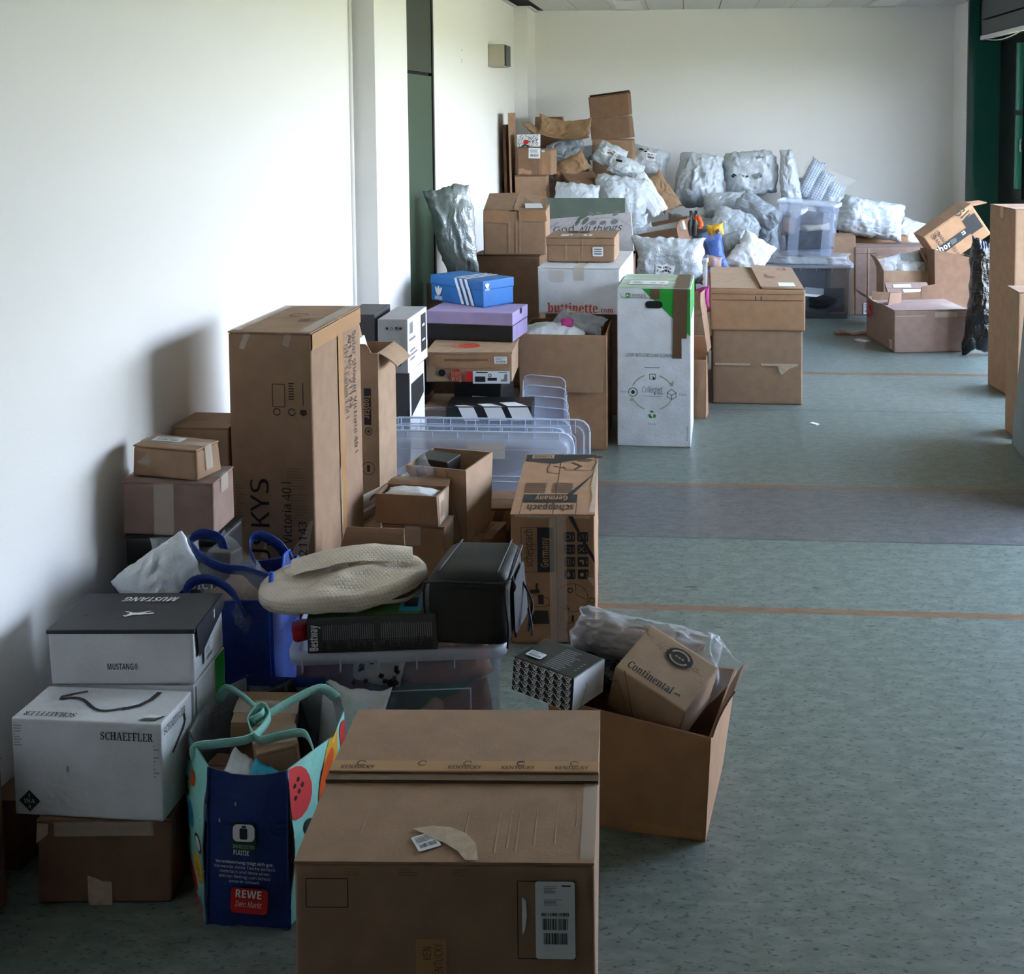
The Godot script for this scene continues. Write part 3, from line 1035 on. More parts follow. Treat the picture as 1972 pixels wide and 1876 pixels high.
func front_left() -> void:
	# three boxes in a stack by the wall
	var c := carton("worn dark brown carton with a white paper tape patch, lowest of the front left stack", Vector3(-1.141, 0, -2.229), Vector3(0.26, 0.174, 0.145), 5.6, "cardboard_dark", {"warp": 0.006, "dent": 0.005, "tape": ""})
	mark(c, "paper_tape", "front", 0.47, 0.17, [[Vector2(-0.022, -0.03), Vector2(0.024, -0.03), Vector2(0.022, 0.018), Vector2(0.006, 0.019), Vector2(-0.004, 0.024), Vector2(-0.024, 0.032)]], "torn_card")
	mark(c, "clear_tape", "front", 0.5, 0.9, [rect(0.19, 0.03)], "tape_clear", 0, 0.002)
	mark(c, "torn_patch", "front", 0.05, 0.86, [[Vector2(-0.012, -0.022), Vector2(0.010, -0.004), Vector2(0.012, 0.018), Vector2(-0.010, 0.020)]], "torn_card", 0, 0.002)
	c = printed_box("white_carton", "white carton with dark green serif lettering, a diamond emblem and a printed grey drive belt", Vector3(-1.160, 0.1755, -2.223), Vector3(0.305, 0.197, 0.136), -0.6, "white_card")
	lettering(c, "front", 0.77, 0.86, 0.0165, "SCHAEFFLER", "ink_green", 0, {"font": serif, "width": 0.106})
	lettering(c, "top", 0.23, 0.13, 0.0165, "SCHAEFFLER", "ink_green", 180, {"font": serif, "width": 0.106})
	lettering(c, "right", 0.40, 0.90, 0.0150, "SCHAEFFLER", "ink_green", 0, {"font": serif, "width": 0.094})
	var em := mark(c, "emblem", "front", 0.105, 0.155, [[Vector2(-0.022, 0), Vector2(0, -0.022), Vector2(0.022, 0), Vector2(0, 0.022)]], "ink_green")
	lettering(c, "front", 0.105, 0.155, 0.0085, "INA", "white", 0, {"font": serif, "parent": em, "out": 0.002})
	lettering(c, "front", 0.105, 0.212, 0.0075, "I", "white", 0, {"font": serif, "parent": em, "out": 0.002})
	lettering(c, "front", 0.105, 0.098, 0.0075, "A", "white", 0, {"font": serif, "parent": em, "out": 0.002})
	var belt := []
	for i in 30:
		var t := i / 29.0
		belt.append(Vector2(lerpf(-0.085, 0.06, t), 0.018 * sin(t * 6.0 + 0.4) - 0.012 - 0.02 * t))
	var bl := line(belt, 0.0075)
	bl.append_array(line([Vector2(-0.085, -0.005), Vector2(-0.088, 0.006), Vector2(-0.07, 0.018), Vector2(-0.05, 0.03)], 0.0075))
	bl.append_array(line([Vector2(0.06, -0.035), Vector2(0.085, -0.018), Vector2(0.097, 0.006), Vector2(0.10, 0.035)], 0.011))
	mark(c, "printed_belt", "top", 0.47, 0.62, bl, "slate_card")
	mark(c, "printed_icon", "top", 0.905, 0.14, [[Vector2(-0.024, -0.010), Vector2(0.012, -0.010), Vector2(0.024, 0.010), Vector2(0.018, 0.010), Vector2(0.009, -0.004), Vector2(-0.016, -0.004)]], "ink_green")
	mark(c, "printed_icon", "top", 0.905, 0.16, [[Vector2(-0.016, -0.003), Vector2(0.008, -0.003), Vector2(0.016, 0.008), Vector2(-0.010, 0.010)]], "white", 0, 0.002)
	mark(c, "hand_hole", "right", 0.55, 0.70, line([Vector2(-0.030, -0.020), Vector2(0.018, 0.004), Vector2(0.026, 0.016), Vector2(0.022, 0.030)], 0.006), "ink")
	mark(c, "scuff_marks", "front", 0.045, 0.84, small_print(0.018, 0.05, 9, 0, 0, 0.9), "scuff")
	mark(c, "scuff_marks", "front", 0.965, 0.62, small_print(0.012, 0.07, 9, 0, 0, 0.9), "scuff")
	mark(c, "dent", "front", 0.37, 0.5, [disc(0.003, 0.007)], "scuff")
	# the box behind carries the boot box
	c = printed_box("white_carton", "white carton with a green side band, half hidden behind the belt carton", Vector3(-1.163, 0, -2.396), Vector3(0.30, 0.372, 0.185), 2.5, "white_card")
	mark(c, "green_band", "right", 0.80, 0.5, [rect(0.055, 0.37)], "leaf_green")
	mark(c, "dark_edge", "right", 0.05, 0.5, [rect(0.004, 0.36)], "ink")
	c = shoe_box("white boot box with navy horse emblem lid, topmost of the front left stack", Vector3(-1.163, 0.3735, -2.391), Vector3(0.305, 0.119, 0.187), 3.9, "white_card", "navy_card", 0.010)
	mark(c, "lid_side", "right", 0.5, 0.72, [[Vector2(-0.085, 0.034), Vector2(-0.075, -0.034), Vector2(-0.06, -0.034), Vector2(0.0935, 0.005), Vector2(0.0935, 0.034)]], "navy_card", 0, 0.0022)
	mark(c, "emblem", "right", 0.62, 0.86, [horse(0.00022)], "white", 78, 0.003)
	mark(c, "emblem", "top", 0.53, 0.40, [horse(0.00065)], "white", 180)
	lettering(c, "top", 0.52, 0.80, 0.022, "MUSTANG", "white", 180, {"font": bold, "width": 0.115, "slant": 0.25})
	lettering(c, "front", 0.51, 0.34, 0.013, "MUSTANG®", "ink", 0, {"font": bold, "width": 0.064})
	mark(c, "printed_icon", "top", 0.18, 0.35, [[Vector2(-0.008, -0.006), Vector2(0.002, 0.0), Vector2(0.012, 0.010), Vector2(0.0, 0.006), Vector2(-0.009, 0.004)]], "ink")
	sticker(c, "right", 0.40, 0.32, 0.05, 0.036, 0, {"out": 0.0024})
	# carton pieces in the corner
	c = carton("tall brown carton at the left edge of the picture", Vector3(-1.371, 0, -2.02), Vector3(0.09, 0.30, 0.26), 0.0, "cardboard_dark", {"tape": "", "warp": 0.004})
	c = carton("dark brown carton half hidden in the corner behind the tall one", Vector3(-1.383, 0, -2.33), Vector3(0.07, 0.15, 0.18), -2.0, "cardboard_dark", {"tape": "", "warp": 0.004})
	bag("crumpled clear film lying on the tall carton at the left edge", Vector3(-1.36, 0.315, -2.0), Vector3(0.12, 0.15, 0.035), Vector3(-88, 20, 0), "film_milky", {"called": "plastic_film", "n": 22})
	rewe()
	# the blue bag by the wall and what is in it
	blue_bag()
	# stack of small boxes by the wall
	c = carton("black carton, lowest of the small stack by the white wall", Vector3(-1.262, 0, -2.86), Vector3(0.245, 0.508, 0.15), 0.0, "black_card", {"tape": "", "called": "black_carton", "warp": 0.002})
	c = carton("pinkish brown carton with clear tape, middle of the small stack by the white wall", Vector3(-1.269, 0.5095, -2.85), Vector3(0.232, 0.136, 0.14), 0.0, "cardboard_pink", {"tape": "tape_clear", "tape_down": 0.04, "warp": 0.003})
	mark(c, "clear_tape", "front", 0.46, 0.5, [rect(0.05, 0.13)], "tape_clear", 0, 0.002)
	c = carton("small brown carton with a crumpled shipping label, top of the stack by the white wall", Vector3(-1.272, 0.6465, -2.85), Vector3(0.189, 0.080, 0.10), -12.1, "cardboard", {"tape": "tape_clear", "tape_width": 0.014, "warp": 0.004})
	sticker(c, "top", 0.35, 0.62, 0.085, 0.036, 3, {"out": 0.0025})
	mark(c, "clear_tape", "front", 0.18, 0.55, [[Vector2(-0.02, -0.008), Vector2(0.014, -0.014), Vector2(0.02, 0.004), Vector2(0.012, 0.018)]], "tape_clear")
	carton("brown carton peeping out between the wall stack and the tall box", Vector3(-1.325, 0, -3.20), Vector3(0.16, 0.69, 0.16), 0.0, "cardboard", {"tape": "", "warp": 0.003})


func rewe() -> void:
	var root := thing("shopping_bag", "open shopping bag with fruit print sides, navy ends and mint green handles", "bag", Vector3(-0.835, 0, -2.295))
	# stations from front to back: z, left x, right x at the top, the same at the base, height
	var st := [[0.178, -0.066, 0.086, -0.078, 0.083, 0.312], [0.11, -0.120, 0.112, -0.125, 0.105, 0.312], [0.04, -0.164, 0.134, -0.165, 0.115, 0.305], [-0.04, -0.168, 0.128, -0.165, 0.110, 0.318], [-0.12, -0.150, 0.092, -0.14, 0.09, 0.318], [-0.178, -0.125, 0.055, -0.11, 0.06, 0.312]]
	var th := 0.0025
	for sd in [0, 1]:
		var s := Shape.new(true)
		var inn := Shape.new(true)
		var g := []
		var gi := []
		for a in st:
			var row := []
			var ri := []
			for j in 9:
				var t := j / 8.0
				var x: float = lerpf(a[3 + sd], a[1 + sd], t) + (0.010 * sin(t * PI) * (1 if sd else -1)) + simplex.get_noise_2d(t * 40 + sd * 30, a[0] * 300) * 0.008
				row.append(Vector3(x, a[5] * t, a[0]))
				ri.append(Vector3(x + (th if sd == 0 else -th), a[5] * t, a[0]))
			g.append(row)
			gi.append(ri)
		if sd == 0:
			s.grid(g)
			gi.reverse()
			inn.grid(gi)
		else:
			g.reverse()
			s.grid(g)
			gi = gi.duplicate()
			inn.grid(gi)
		var panel := obj("print_panel", s.mesh(), M.bag_mint, root)
		obj("lining", inn.mesh(), M.bag_inside, panel)
		if sd == 1:
			g.reverse()
		fruit(panel, g, sd)
	for e in [[0, 1], [5, -1]]:
		var a: Array = st[e[0]]
		var s := Shape.new(true)
		var g := []
		var n := 10
		for i in n + 1:
			var row := []
			for j in 9:
				var t := j / 8.0
				var q := float(i) / n
				var x0: float = lerpf(a[3], a[1], t)
				var x1: float = lerpf(a[4], a[2], t)
				var dip: float = 0.014 * sin(q * PI) if e[1] > 0 else -0.004
				row.append(Vector3(lerpf(x0, x1, q), (a[5] - dip) * t, a[0] + e[1] * (0.012 * sin(q * PI) * sin(t * PI) + simplex.get_noise_2d(q * 60, t * 90) * 0.006)))
			g.append(row)
		if e[1] < 0:
			g.reverse()
		s.grid(g)
		var pn := obj("end_panel", s.mesh(), M.bag_navy, root)
		var inn := Shape.new(true)
		var gi := []
		for row in g:
			var r := []
			for p in row:
				r.append(p - Vector3(0, 0, e[1] * th))
			gi.append(r)
		gi.reverse()
		inn.grid(gi)
		obj("lining", inn.mesh(), M.bag_inside, pn)
		if e[1] < 0:
			var hem := Shape.new()
			hem.quad(Vector3(-0.124, 0.296, -0.1725), Vector3(0.054, 0.296, -0.1725), Vector3(0.055, 0.318, -0.1725), Vector3(-0.125, 0.318, -0.1725))
			obj("hem", hem.mesh(), M.bag_navy, pn)
		for q in [0, n]:
			var pip := Shape.new(true)
			pip.tube(g[q], 0.0035, 5)
			obj("piping", pip.mesh(), M.bag_navy, pn)
		if e[1] > 0:
			var c := Crate.new()
			c.root = root
			c.w = 0.16
			c.h = 0.312
			c.d = 0.35
			for i in 8:
				c.off.append(Vector3(0.003 if not i & 2 else 0.010, 0, 0.021))
			var lg := mark(c, "recycling_badge", "front", 0.49, 0.60, [rrect(0.047, 0.062, 0.012)], "ink_green", 0, 0.0, pn)
			mark(c, "badge_field", "front", 0.49, 0.63, [rrect(0.042, 0.034, 0.009)], "white", 0, 0.001, lg)
			mark(c, "badge_icon", "front", 0.49, 0.63, [rrect(0.015, 0.022, 0.003, 0.0, -0.001), [Vector2(-0.004, 0.011), Vector2(0.006, 0.011), Vector2(0.004, 0.015), Vector2(-0.002, 0.015)]], "ink", 0, 0.002, lg)
			lettering(c, "front", 0.49, 0.545, 0.0072, "36% RECYCELTES", "sage", -2, {"font": bold, "width": 0.042, "parent": lg, "out": 0.002})
			lettering(c, "front", 0.46, 0.507, 0.010, "PLASTIK", "white", -3, {"font": bold, "width": 0.030, "parent": lg, "out": 0.002})
			var rows := ["Verantwortung trägt sich gut.", "Verwende deine Tasche einfach", "mehrfach und leiste einen", "aktiven Beitrag zum Schutz", "unserer Umwelt."]
			for i in 5:
				lettering(c, "front", 0.50, 0.442 - i * 0.030, 0.0058, rows[i], "paper", -2.5, {"width": [0.112, 0.118, 0.096, 0.100, 0.060][i], "parent": pn, "out": 0.001, "font": bold if i == 0 else font})
			var rd := mark(c, "red_badge", "front", 0.55, 0.20, [rrect(0.072, 0.050, 0.008)], "red", -3, 0.0, pn)
			lettering(c, "front", 0.545, 0.245, 0.0155, "REWE", "white", -3, {"font": bold, "width": 0.050, "parent": rd, "out": 0.0015})
			lettering(c, "front", 0.545, 0.180, 0.0115, "Dein Markt", "white", -3, {"width": 0.050, "slant": 0.15, "parent": rd, "out": 0.0015})
	obj("base_panel", blk(Vector3(-0.08, 0.001, -0.17), Vector3(0.06, 0.004, 0.17)), M.bag_navy, root)
	ribbon([Vector3(-0.125, 0.290, 0.105), Vector3(-0.118, 0.312, 0.108), Vector3(-0.075, 0.318, 0.105), Vector3(-0.02, 0.318, 0.08), Vector3(0.0, 0.335, 0.03), Vector3(-0.02, 0.352, 0.02), Vector3(-0.035, 0.335, 0.05), Vector3(-0.005, 0.315, 0.08), Vector3(0.04, 0.322, 0.075), Vector3(0.085, 0.325, 0.07), Vector3(0.112, 0.300, 0.095)], Vector3(0.0, 0.020, 0.008), "mint_ribbon", "handle", root)
	ribbon([Vector3(-0.156, 0.300, -0.09), Vector3(-0.13, 0.335, -0.08), Vector3(-0.085, 0.335, -0.05), Vector3(-0.035, 0.335, 0.0), Vector3(-0.01, 0.345, 0.035), Vector3(-0.03, 0.335, 0.05), Vector3(-0.02, 0.330, 0.03), Vector3(0.03, 0.345, -0.02), Vector3(0.075, 0.352, -0.06), Vector3(0.10, 0.318, -0.09)], Vector3(0.0, 0.020, 0.010), "mint_ribbon", "handle", root)
	# in the bag
	carton("brown carton in the far left of the fruit print bag", Vector3(-0.905, 0.08, -2.375), Vector3(0.125, 0.225, 0.12), Vector3(4, 12, -6), "cardboard", {"tape": "tape_clear", "warp": 0.003})
	carton("small brown carton low in the middle of the fruit print bag", Vector3(-0.90, 0.04, -2.245), Vector3(0.11, 0.20, 0.09), Vector3(0, -8, 3), "cardboard_dark", {"tape": "", "warp": 0.003})
	carton("brown carton tilted against the right side of the fruit print bag", Vector3(-0.785, 0.03, -2.245), Vector3(0.085, 0.275, 0.15), Vector3(-6, 24, 6), "cardboard", {"tape": "tape_clear", "warp": 0.003})
	printed_box("dark_package", "dark blue package standing in the far right of the fruit print bag", Vector3(-0.80, 0.08, -2.41), Vector3(0.075, 0.245, 0.04), Vector3(-8, -8, 24), "navy_card")
	bag("crumpled white plastic bag in the front of the fruit print bag", Vector3(-0.868, 0.235, -2.165), Vector3(0.085, 0.14, 0.07), Vector3(-30, 8, -24), "mailer_white", {"called": "plastic_bag", "amp": 0.012, "fold": 0.01, "fr": 14.0, "n": 26})
	bag("turquoise plastic pouch in the front of the fruit print bag", Vector3(-0.835, 0.232, -2.150), Vector3(0.062, 0.14, 0.05), Vector3(-24, 8, -30), "teal", {"called": "plastic_pouch", "amp": 0.006, "fold": 0.006, "fr": 14.0, "n": 22})


func fruit(panel: Node, g: Array, sd: int) -> void:   # printed fruit on a side panel; g[i][j] runs front to back and up
	var at := func(a: float, b: float) -> Vector3:
		var x := clampf(a, 0.0, 1.0) * (g.size() - 1)
		var y: float = clampf(b, 0.0, 1.0) * (g[0].size() - 1)
		var i := mini(int(x), g.size() - 2)
		var j := mini(int(y), g[0].size() - 2)
		var p: Vector3 = g[i][j].lerp(g[i + 1][j], x - i)
		var q: Vector3 = g[i][j + 1].lerp(g[i + 1][j + 1], x - i)
		return p.lerp(q, y - j) + Vector3(0.0014 if sd else -0.0014, 0, 0)
	var put := func(called: String, cx: float, cy: float, rx: float, ry: float, tilt: float, m: String, lift: float) -> void:
		var s := Shape.new()
		var o := Vector3(lift if sd else -lift, 0, 0)
		var n := 18
		for k in n:
			for r in 2:
				var a0 := Vector2(cos(TAU * k / n) * rx, sin(TAU * k / n) * ry).rotated(tilt)
				var a1 := Vector2(cos(TAU * (k + 1) / n) * rx, sin(TAU * (k + 1) / n) * ry).rotated(tilt)
				var q: Array = [at.call(cx + a0.x * r * 0.5, cy + a0.y * r * 0.5) + o, at.call(cx + a1.x * r * 0.5, cy + a1.y * r * 0.5) + o, at.call(cx + a1.x * (r + 1) * 0.5, cy + a1.y * (r + 1) * 0.5) + o, at.call(cx + a0.x * (r + 1) * 0.5, cy + a0.y * (r + 1) * 0.5) + o]
				if sd:
					q.reverse()
				s.quad(q[0], q[3], q[2], q[1])
		obj(called, s.mesh(), M[m], panel)
	if sd == 1:
		put.call("printed_melon", 0.04, 0.83, 0.13, 0.17, 0.3, "coral", 0.0)
		for k in 5:
			put.call("printed_seed", 0.04 + 0.03 * (k % 3), 0.80 + 0.05 * (k / 2.0), 0.012, 0.015, 0.0, "ink", 0.0006)
		put.call("printed_banana", 0.36, 0.86, 0.07, 0.22, -0.35, "yellow", 0.0)
		put.call("printed_banana", 0.30, 0.80, 0.04, 0.16, -0.5, "orange", 0.0006)
		put.call("printed_papaya", 0.56, 0.86, 0.06, 0.12, 0.3, "coral", 0.0)
		put.call("printed_pear", 0.72, 0.94, 0.05, 0.07, 0.2, "rose", 0.0)
		put.call("printed_leaf", 0.16, 0.52, 0.05, 0.12, 0.6, "ink_green", 0.0)
		put.call("printed_leaf", 0.30, 0.60, 0.03, 0.06, -0.5, "ink_green", 0.0)
	else:
		put.call("printed_cone", 0.42, 0.90, 0.12, 0.075, 0.2, "rose", 0.0)
		put.call("printed_lemon", 0.20, 0.80, 0.05, 0.045, 0.3, "orange", 0.0)
		put.call("printed_seed", 0.30, 0.69, 0.06, 0.06, 0.4, "ink", 0.0)
		put.call("printed_ring", 0.26, 0.72, 0.03, 0.03, 0.4, "yellow", 0.0006)
		put.call("printed_leaf", 0.18, 0.58, 0.045, 0.08, -0.4, "blue_print", 0.0)
		put.call("printed_leaf", 0.48, 0.52, 0.05, 0.06, 0.5, "sage", 0.0)
		put.call("printed_coconut", 0.06, 0.47, 0.06, 0.055, 0.0, "ink", 0.0)
		put.call("printed_coconut_flesh", 0.06, 0.47, 0.042, 0.040, 0.0, "white", 0.0006)
		put.call("printed_leaf", 0.34, 0.38, 0.06, 0.035, 0.5, "ink_green", 0.0)
		put.call("printed_pineapple", 0.08, 0.30, 0.085, 0.085, 0.2, "yellow", 0.0)
		for k in 6:
			put.call("printed_seed", 0.05 + 0.03 * (k % 3), 0.27 + 0.04 * (k / 3), 0.008, 0.007, 0.0, "ink", 0.0006)
		put.call("printed_berry", 0.40, 0.27, 0.05, 0.04, 0.0, "coral", 0.0)
		put.call("red_badge", 0.28, 0.15, 0.17, 0.075, 0.05, "red", 0.0)
		put.call("printed_berry", 0.16, 0.03, 0.12, 0.05, 0.0, "orange_red", 0.0)
		put.call("printed_leaf", 0.05, 0.09, 0.04, 0.045, 0.6, "blue_print", 0.0)
		put.call("printed_melon", 0.88, 0.955, 0.14, 0.045, 0.1, "coral", 0.0)
		put.call("printed_pear", 0.70, 0.95, 0.06, 0.04, 0.1, "orange", 0.0)


func blue_bag() -> void:
	var root := thing("shopping_bag", "open royal blue shopping bag standing behind the boot box, handles looped over its contents", "bag", Vector3(-1.1175, 0, -2.685))
	var w := 0.345
	var d := 0.20
	var h := 0.44
	var quads := [[Vector3(-w / 2, 0, d / 2), Vector3(w / 2, 0, d / 2), "bag_blue"], [Vector3(w / 2, 0, d / 2), Vector3(w / 2, 0, -d / 2), "bag_blue"], [Vector3(w / 2, 0, -d / 2), Vector3(-w / 2, 0, -d / 2), "bag_blue"], [Vector3(-w / 2, 0, -d / 2), Vector3(-w / 2, 0, d / 2), "bag_blue"]]
	for q in quads:
		var g := []
		var gi := []
		var nn: Vector3 = (q[1] - q[0]).cross(Vector3.UP).normalized()
		for i in 13:
			var row := []
			var ri := []
			for j in 13:
				var a := i / 12.0
				var t := j / 12.0
				var p: Vector3 = q[0].lerp(q[1], a)
				var hh := h + (0.05 * absf(p.x / w) if p.z < 0 else -0.01 * sin(a * PI)) + (0.035 if absf(p.x - w / 2) < 0.01 and q[2] == "bag_blue" and absf(p.z) < 0.06 else 0.0)
				p.y = hh * t
				p += nn * (simplex.get_noise_3d(p.x * 90, p.y * 60, p.z * 90) * 0.018 * sin(a * PI))
				row.append(p)
				ri.append(p - nn * 0.002)
			g.append(row)
			gi.append(ri)
		var s := Shape.new(true)
		s.grid(g)
		gi.reverse()
		s.grid(gi)
		var pn := obj("side_panel", s.mesh(), M[q[2]], root)
		var hem := Shape.new(true)
		var top := []
		for row in g:
			top.append(row[12] + nn * 0.001)
		hem.tube(top, 0.003, 5)
		obj("hem", hem.mesh(), M.bag_blue_light if q[0].x > 0 and q[1].x > 0 else M.bag_blue, pn)
	for x in [w / 2]:
		for z in [d / 2]:
			var s := Shape.new(true)
			s.tube([Vector3(x, 0.0, z), Vector3(x + 0.004, 0.25, z), Vector3(x, 0.44, z), Vector3(x + 0.006, 0.505, z + 0.002)], 0.006, 6)
			obj("seam", s.mesh(), M.bag_blue_light, root)
	var w3 := Vector3(0.004, 0.026, 0.012)
	ribbon([Vector3(0.15, 0.47, 0.05), Vector3(0.10, 0.490, 0.06), Vector3(0.05, 0.50, 0.07), Vector3(0.0, 0.525, 0.07), Vector3(-0.025, 0.555, 0.06), Vector3(-0.005, 0.572, 0.05), Vector3(0.03, 0.560, 0.04), Vector3(0.04, 0.53, 0.03)], w3, "bag_blue", "handle", root)
	ribbon([Vector3(0.165, 0.47, -0.06), Vector3(0.14, 0.52, -0.04), Vector3(0.10, 0.545, -0.02), Vector3(0.09, 0.525, -0.0), Vector3(0.115, 0.49, 0.03)], w3, "bag_blue", "handle", root)
	ribbon([Vector3(-0.03, 0.42, 0.10), Vector3(-0.015, 0.47, 0.095), Vector3(0.03, 0.480, 0.09), Vector3(0.08, 0.455, 0.095), Vector3(0.115, 0.40, 0.105)], w3, "bag_blue", "handle", root)
	bag("crumpled white plastic bag spilling out of the blue bag towards the wall", Vector3(-1.225, 0.470, -2.62), Vector3(0.20, 0.13, 0.03), Vector3(-20, 8, 34), "mailer_white", {"called": "plastic_bag", "amp": 0.008, "fold": 0.012, "fr": 12.0, "n": 34, "rnd": 0.4})
	var c := printed_box("shoe_box", "black shoe box with white capitals poking out of the blue bag", Vector3(-1.145, 0.32, -2.67), Vector3(0.15, 0.19, 0.09), Vector3(-12, 4, 0), "black_card")
	lettering(c, "front", 0.30, 0.72, 0.008, "KOCHA", "white", 2, {"font": bold, "stretch": 1.2})
	lettering(c, "front", 0.46, 0.60, 0.016, "ADDICT", "white", 2, {"font": bold, "stretch": 1.2})
	bag("clear plastic film bunched behind the white bag in the blue bag", Vector3(-1.215, 0.505, -2.70), Vector3(0.13, 0.075, 0.05), Vector3(-20, 0, 10), "film", {"called": "plastic_film", "amp": 0.012, "fold": 0.012, "fr": 12.0, "n": 26})
	bag("clear plastic bag sagging over the right rim of the blue bag", Vector3(-1.045, 0.455, -2.64), Vector3(0.22, 0.14, 0.07), Vector3(-30, 0, -36), "film", {"called": "plastic_film", "amp": 0.012, "fold": 0.014, "fr": 10.0, "n": 28})
	cloth("folded_garment", "pale pink folded garment in clear film inside the blue bag", "clothing", Vector3(-1.04, 0.40, -2.65), Vector3(0.16, 0.10, 0.06), Vector3(-30, 0, -40), "cloth_beige")

# ------------------------------------------------------------------ near the camera, middle

func front_middle() -> void:
	var c := carton("largest brown carton, in the foreground, taped across the top with a white shipping label", Vector3(-0.375, 0, -1.916), Vector3(0.455, 0.428, 0.458), 3.4, "cardboard", {"tape": "", "lift": 0.005, "warp": 0.003})
	var sh := Shape.new()
	slab(c, Vector3(-0.2275, 0.4275, -0.0345), Vector3(0.2275, 0.4375, -0.0035), sh)
	var tp := obj("tape", sh.mesh(), M.tape_kraft, c.root)
	sh = Shape.new()
	slab(c, Vector3(-0.2285, 0.4275, -0.004), Vector3(0.2285, 0.4345, 0.0195), sh)
	obj("tape", sh.mesh(), M.tape_brown, c.root)
	for u in [0.10, 0.33, 0.50, 0.70, 0.90]:
		mark(c, "emblem", "top", u + 0.01, 0.557, arc(0.007, 30, 320, 0.0022), "ink_soft", 0, 0.0102, tp)
		if u != 0.33:
			lettering(c, "top", u, 0.530, 0.0105, "KENTUCKY", "ink_soft", 0, {"width": 0.056, "out": 0.0102, "parent": tp, "font": bold})
	creases(c, "top", [0.19, 0.55, 0.66, 0.73, 0.79, 0.86, 0.93, 0.70], "cardboard", 0.03, 0.46)
	creases(c, "top", [0.28, 0.62, 0.78, 0.90], "cardboard", 0.60, 0.98)
	sticker(c, "top", 0.425, 0.105, 0.036, 0.040, 28, {"out": 0.0022})
	mark(c, "torn_label", "top", 0.50, 0.11, [[Vector2(-0.06, 0.030), Vector2(-0.03, 0.038), Vector2(0.0, 0.034), Vector2(0.026, 0.018), Vector2(0.044, -0.008), Vector2(0.052, -0.048), Vector2(0.032, -0.048), Vector2(0.018, -0.026), Vector2(-0.006, -0.006), Vector2(-0.034, 0.012)]], "torn_card", 0, 0.0028)
	mark(c, "printed_frame", "front", 0.112, 0.888, frame(0.063, 0.045, 0.0015), "ink")
	mark(c, "printed_frame", "front", 0.838, 0.795, frame(0.086, 0.121, 0.0015), "ink")
	var lb := mark(c, "shipping_label", "front", 0.868, 0.796, [rrect(0.0595, 0.121, 0.004)], "paper", 0, 0.0022)
	mark(c, "barcode", "front", 0.868, 0.818, bars(0.042, 0.005, 22), "ink", 0, 0.0028, lb)
	mark(c, "barcode", "front", 0.868, 0.782, bars(0.038, 0.0175, 24), "ink", 0, 0.0028, lb)
	mark(c, "barcode", "front", 0.868, 0.730, bars(0.036, 0.0175, 22), "ink", 0, 0.0028, lb)
	mark(c, "print", "front", 0.855, 0.908, small_print(0.022, 0.012, 5), "ink_grey", 0, 0.0028, lb)
	mark(c, "print", "front", 0.862, 0.862, small_print(0.028, 0.010, 5), "ink_grey", 0, 0.0028, lb)
	mark(c, "print", "front", 0.905, 0.922, [rect(0.014, 0.0022)], "ink", 0, 0.0028, lb)
	mark(c, "torn_label", "front", 0.765, 0.81, [[Vector2(-0.003, -0.03), Vector2(0.001, -0.022), Vector2(0.004, 0.0), Vector2(0.003, 0.024), Vector2(-0.003, 0.03)]], "paper", 0, 0.002)
	var t2 := mark(c, "tape", "front", 0.455, 0.50, [rect(0.046, 0.19)], "tape_kraft")
	lettering(c, "front", 0.442, 0.67, 0.013, "KEN", "ink_soft", 90, {"width": 0.020, "parent": t2, "out": 0.002})
	lettering(c, "front", 0.480, 0.64, 0.013, "KENTUCKY", "ink_soft", 90, {"width": 0.056, "parent": t2, "out": 0.002})
	for u in [0.20, 0.385, 0.56]:
		mark(c, "faint_print", "front", u, 0.965, small_print(0.03, 0.012, 3, 0, 0, 0.7), "faint", 0, 0.001)
	mark(c, "clear_tape", "right", 0.04, 0.5, [rect(0.03, 0.42)], "tape_clear", 0, 0.0015)
	mark(c, "clear_tape", "top", 0.975, 0.28, [rect(0.022, 0.24)], "tape_clear", 0, 0.002)
	# tub of clothes behind it
	tub("clear plastic tub full of folded clothes, behind the foreground carton", Vector3(-0.668, 0, -2.725), Vector3(0.487, 0.352, 0.38), Vector3(0, 8.5, 0), {"m": "tub_thin"})
	for s in [["burgundy garment at the left in the clear tub of clothes", -0.155, 0.23, 0.10, 0.16, 0.16, 0.14, "cloth_burgundy", 0], ["dark green garment across the middle of the clear tub", 0.02, 0.20, 0.085, 0.28, 0.15, 0.12, "cloth_green", -6], ["navy garment lying low in the clear tub", -0.07, 0.12, 0.12, 0.22, 0.13, 0.10, "cloth_navy", 12], ["beige ribbed sleeve curving down inside the clear tub", 0.045, 0.155, 0.135, 0.06, 0.16, 0.05, "cloth_beige", -48], ["cream ribbed knitwear at the bottom of the clear tub", -0.01, 0.075, 0.13, 0.18, 0.08, 0.08, "cloth_cream", 0], ["tan folded garment at the right in the clear tub", 0.15, 0.15, 0.11, 0.12, 0.17, 0.12, "cloth_tan", 10], ["tan garment spread over the top right of the clear tub", 0.09, 0.275, 0.07, 0.22, 0.08, 0.16, "cloth_tan", 3], ["denim blue garment at the bottom right of the clear tub", 0.11, 0.06, 0.13, 0.14, 0.07, 0.08, "cloth_denim", -14]]:
		var at := Vector3(s[1], s[2], s[3]).rotated(Vector3.UP, deg_to_rad(8.5)) + Vector3(-0.668, 0, -2.725)
		cloth("folded_garment", s[0], "clothing", at, Vector3(s[4], s[5], s[6]), Vector3(0, 6.5, s[8]), s[7], "clothes in the clear tub")
	var scarf := cloth("scarf", "black and cream patterned scarf near the top of the clear tub", "scarf", Vector3(-0.695, 0.295, -2.575), Vector3(0.12, 0.075, 0.05), Vector3(0, 6.5, -12), "cloth_cream", "", {"amp": 0.008})
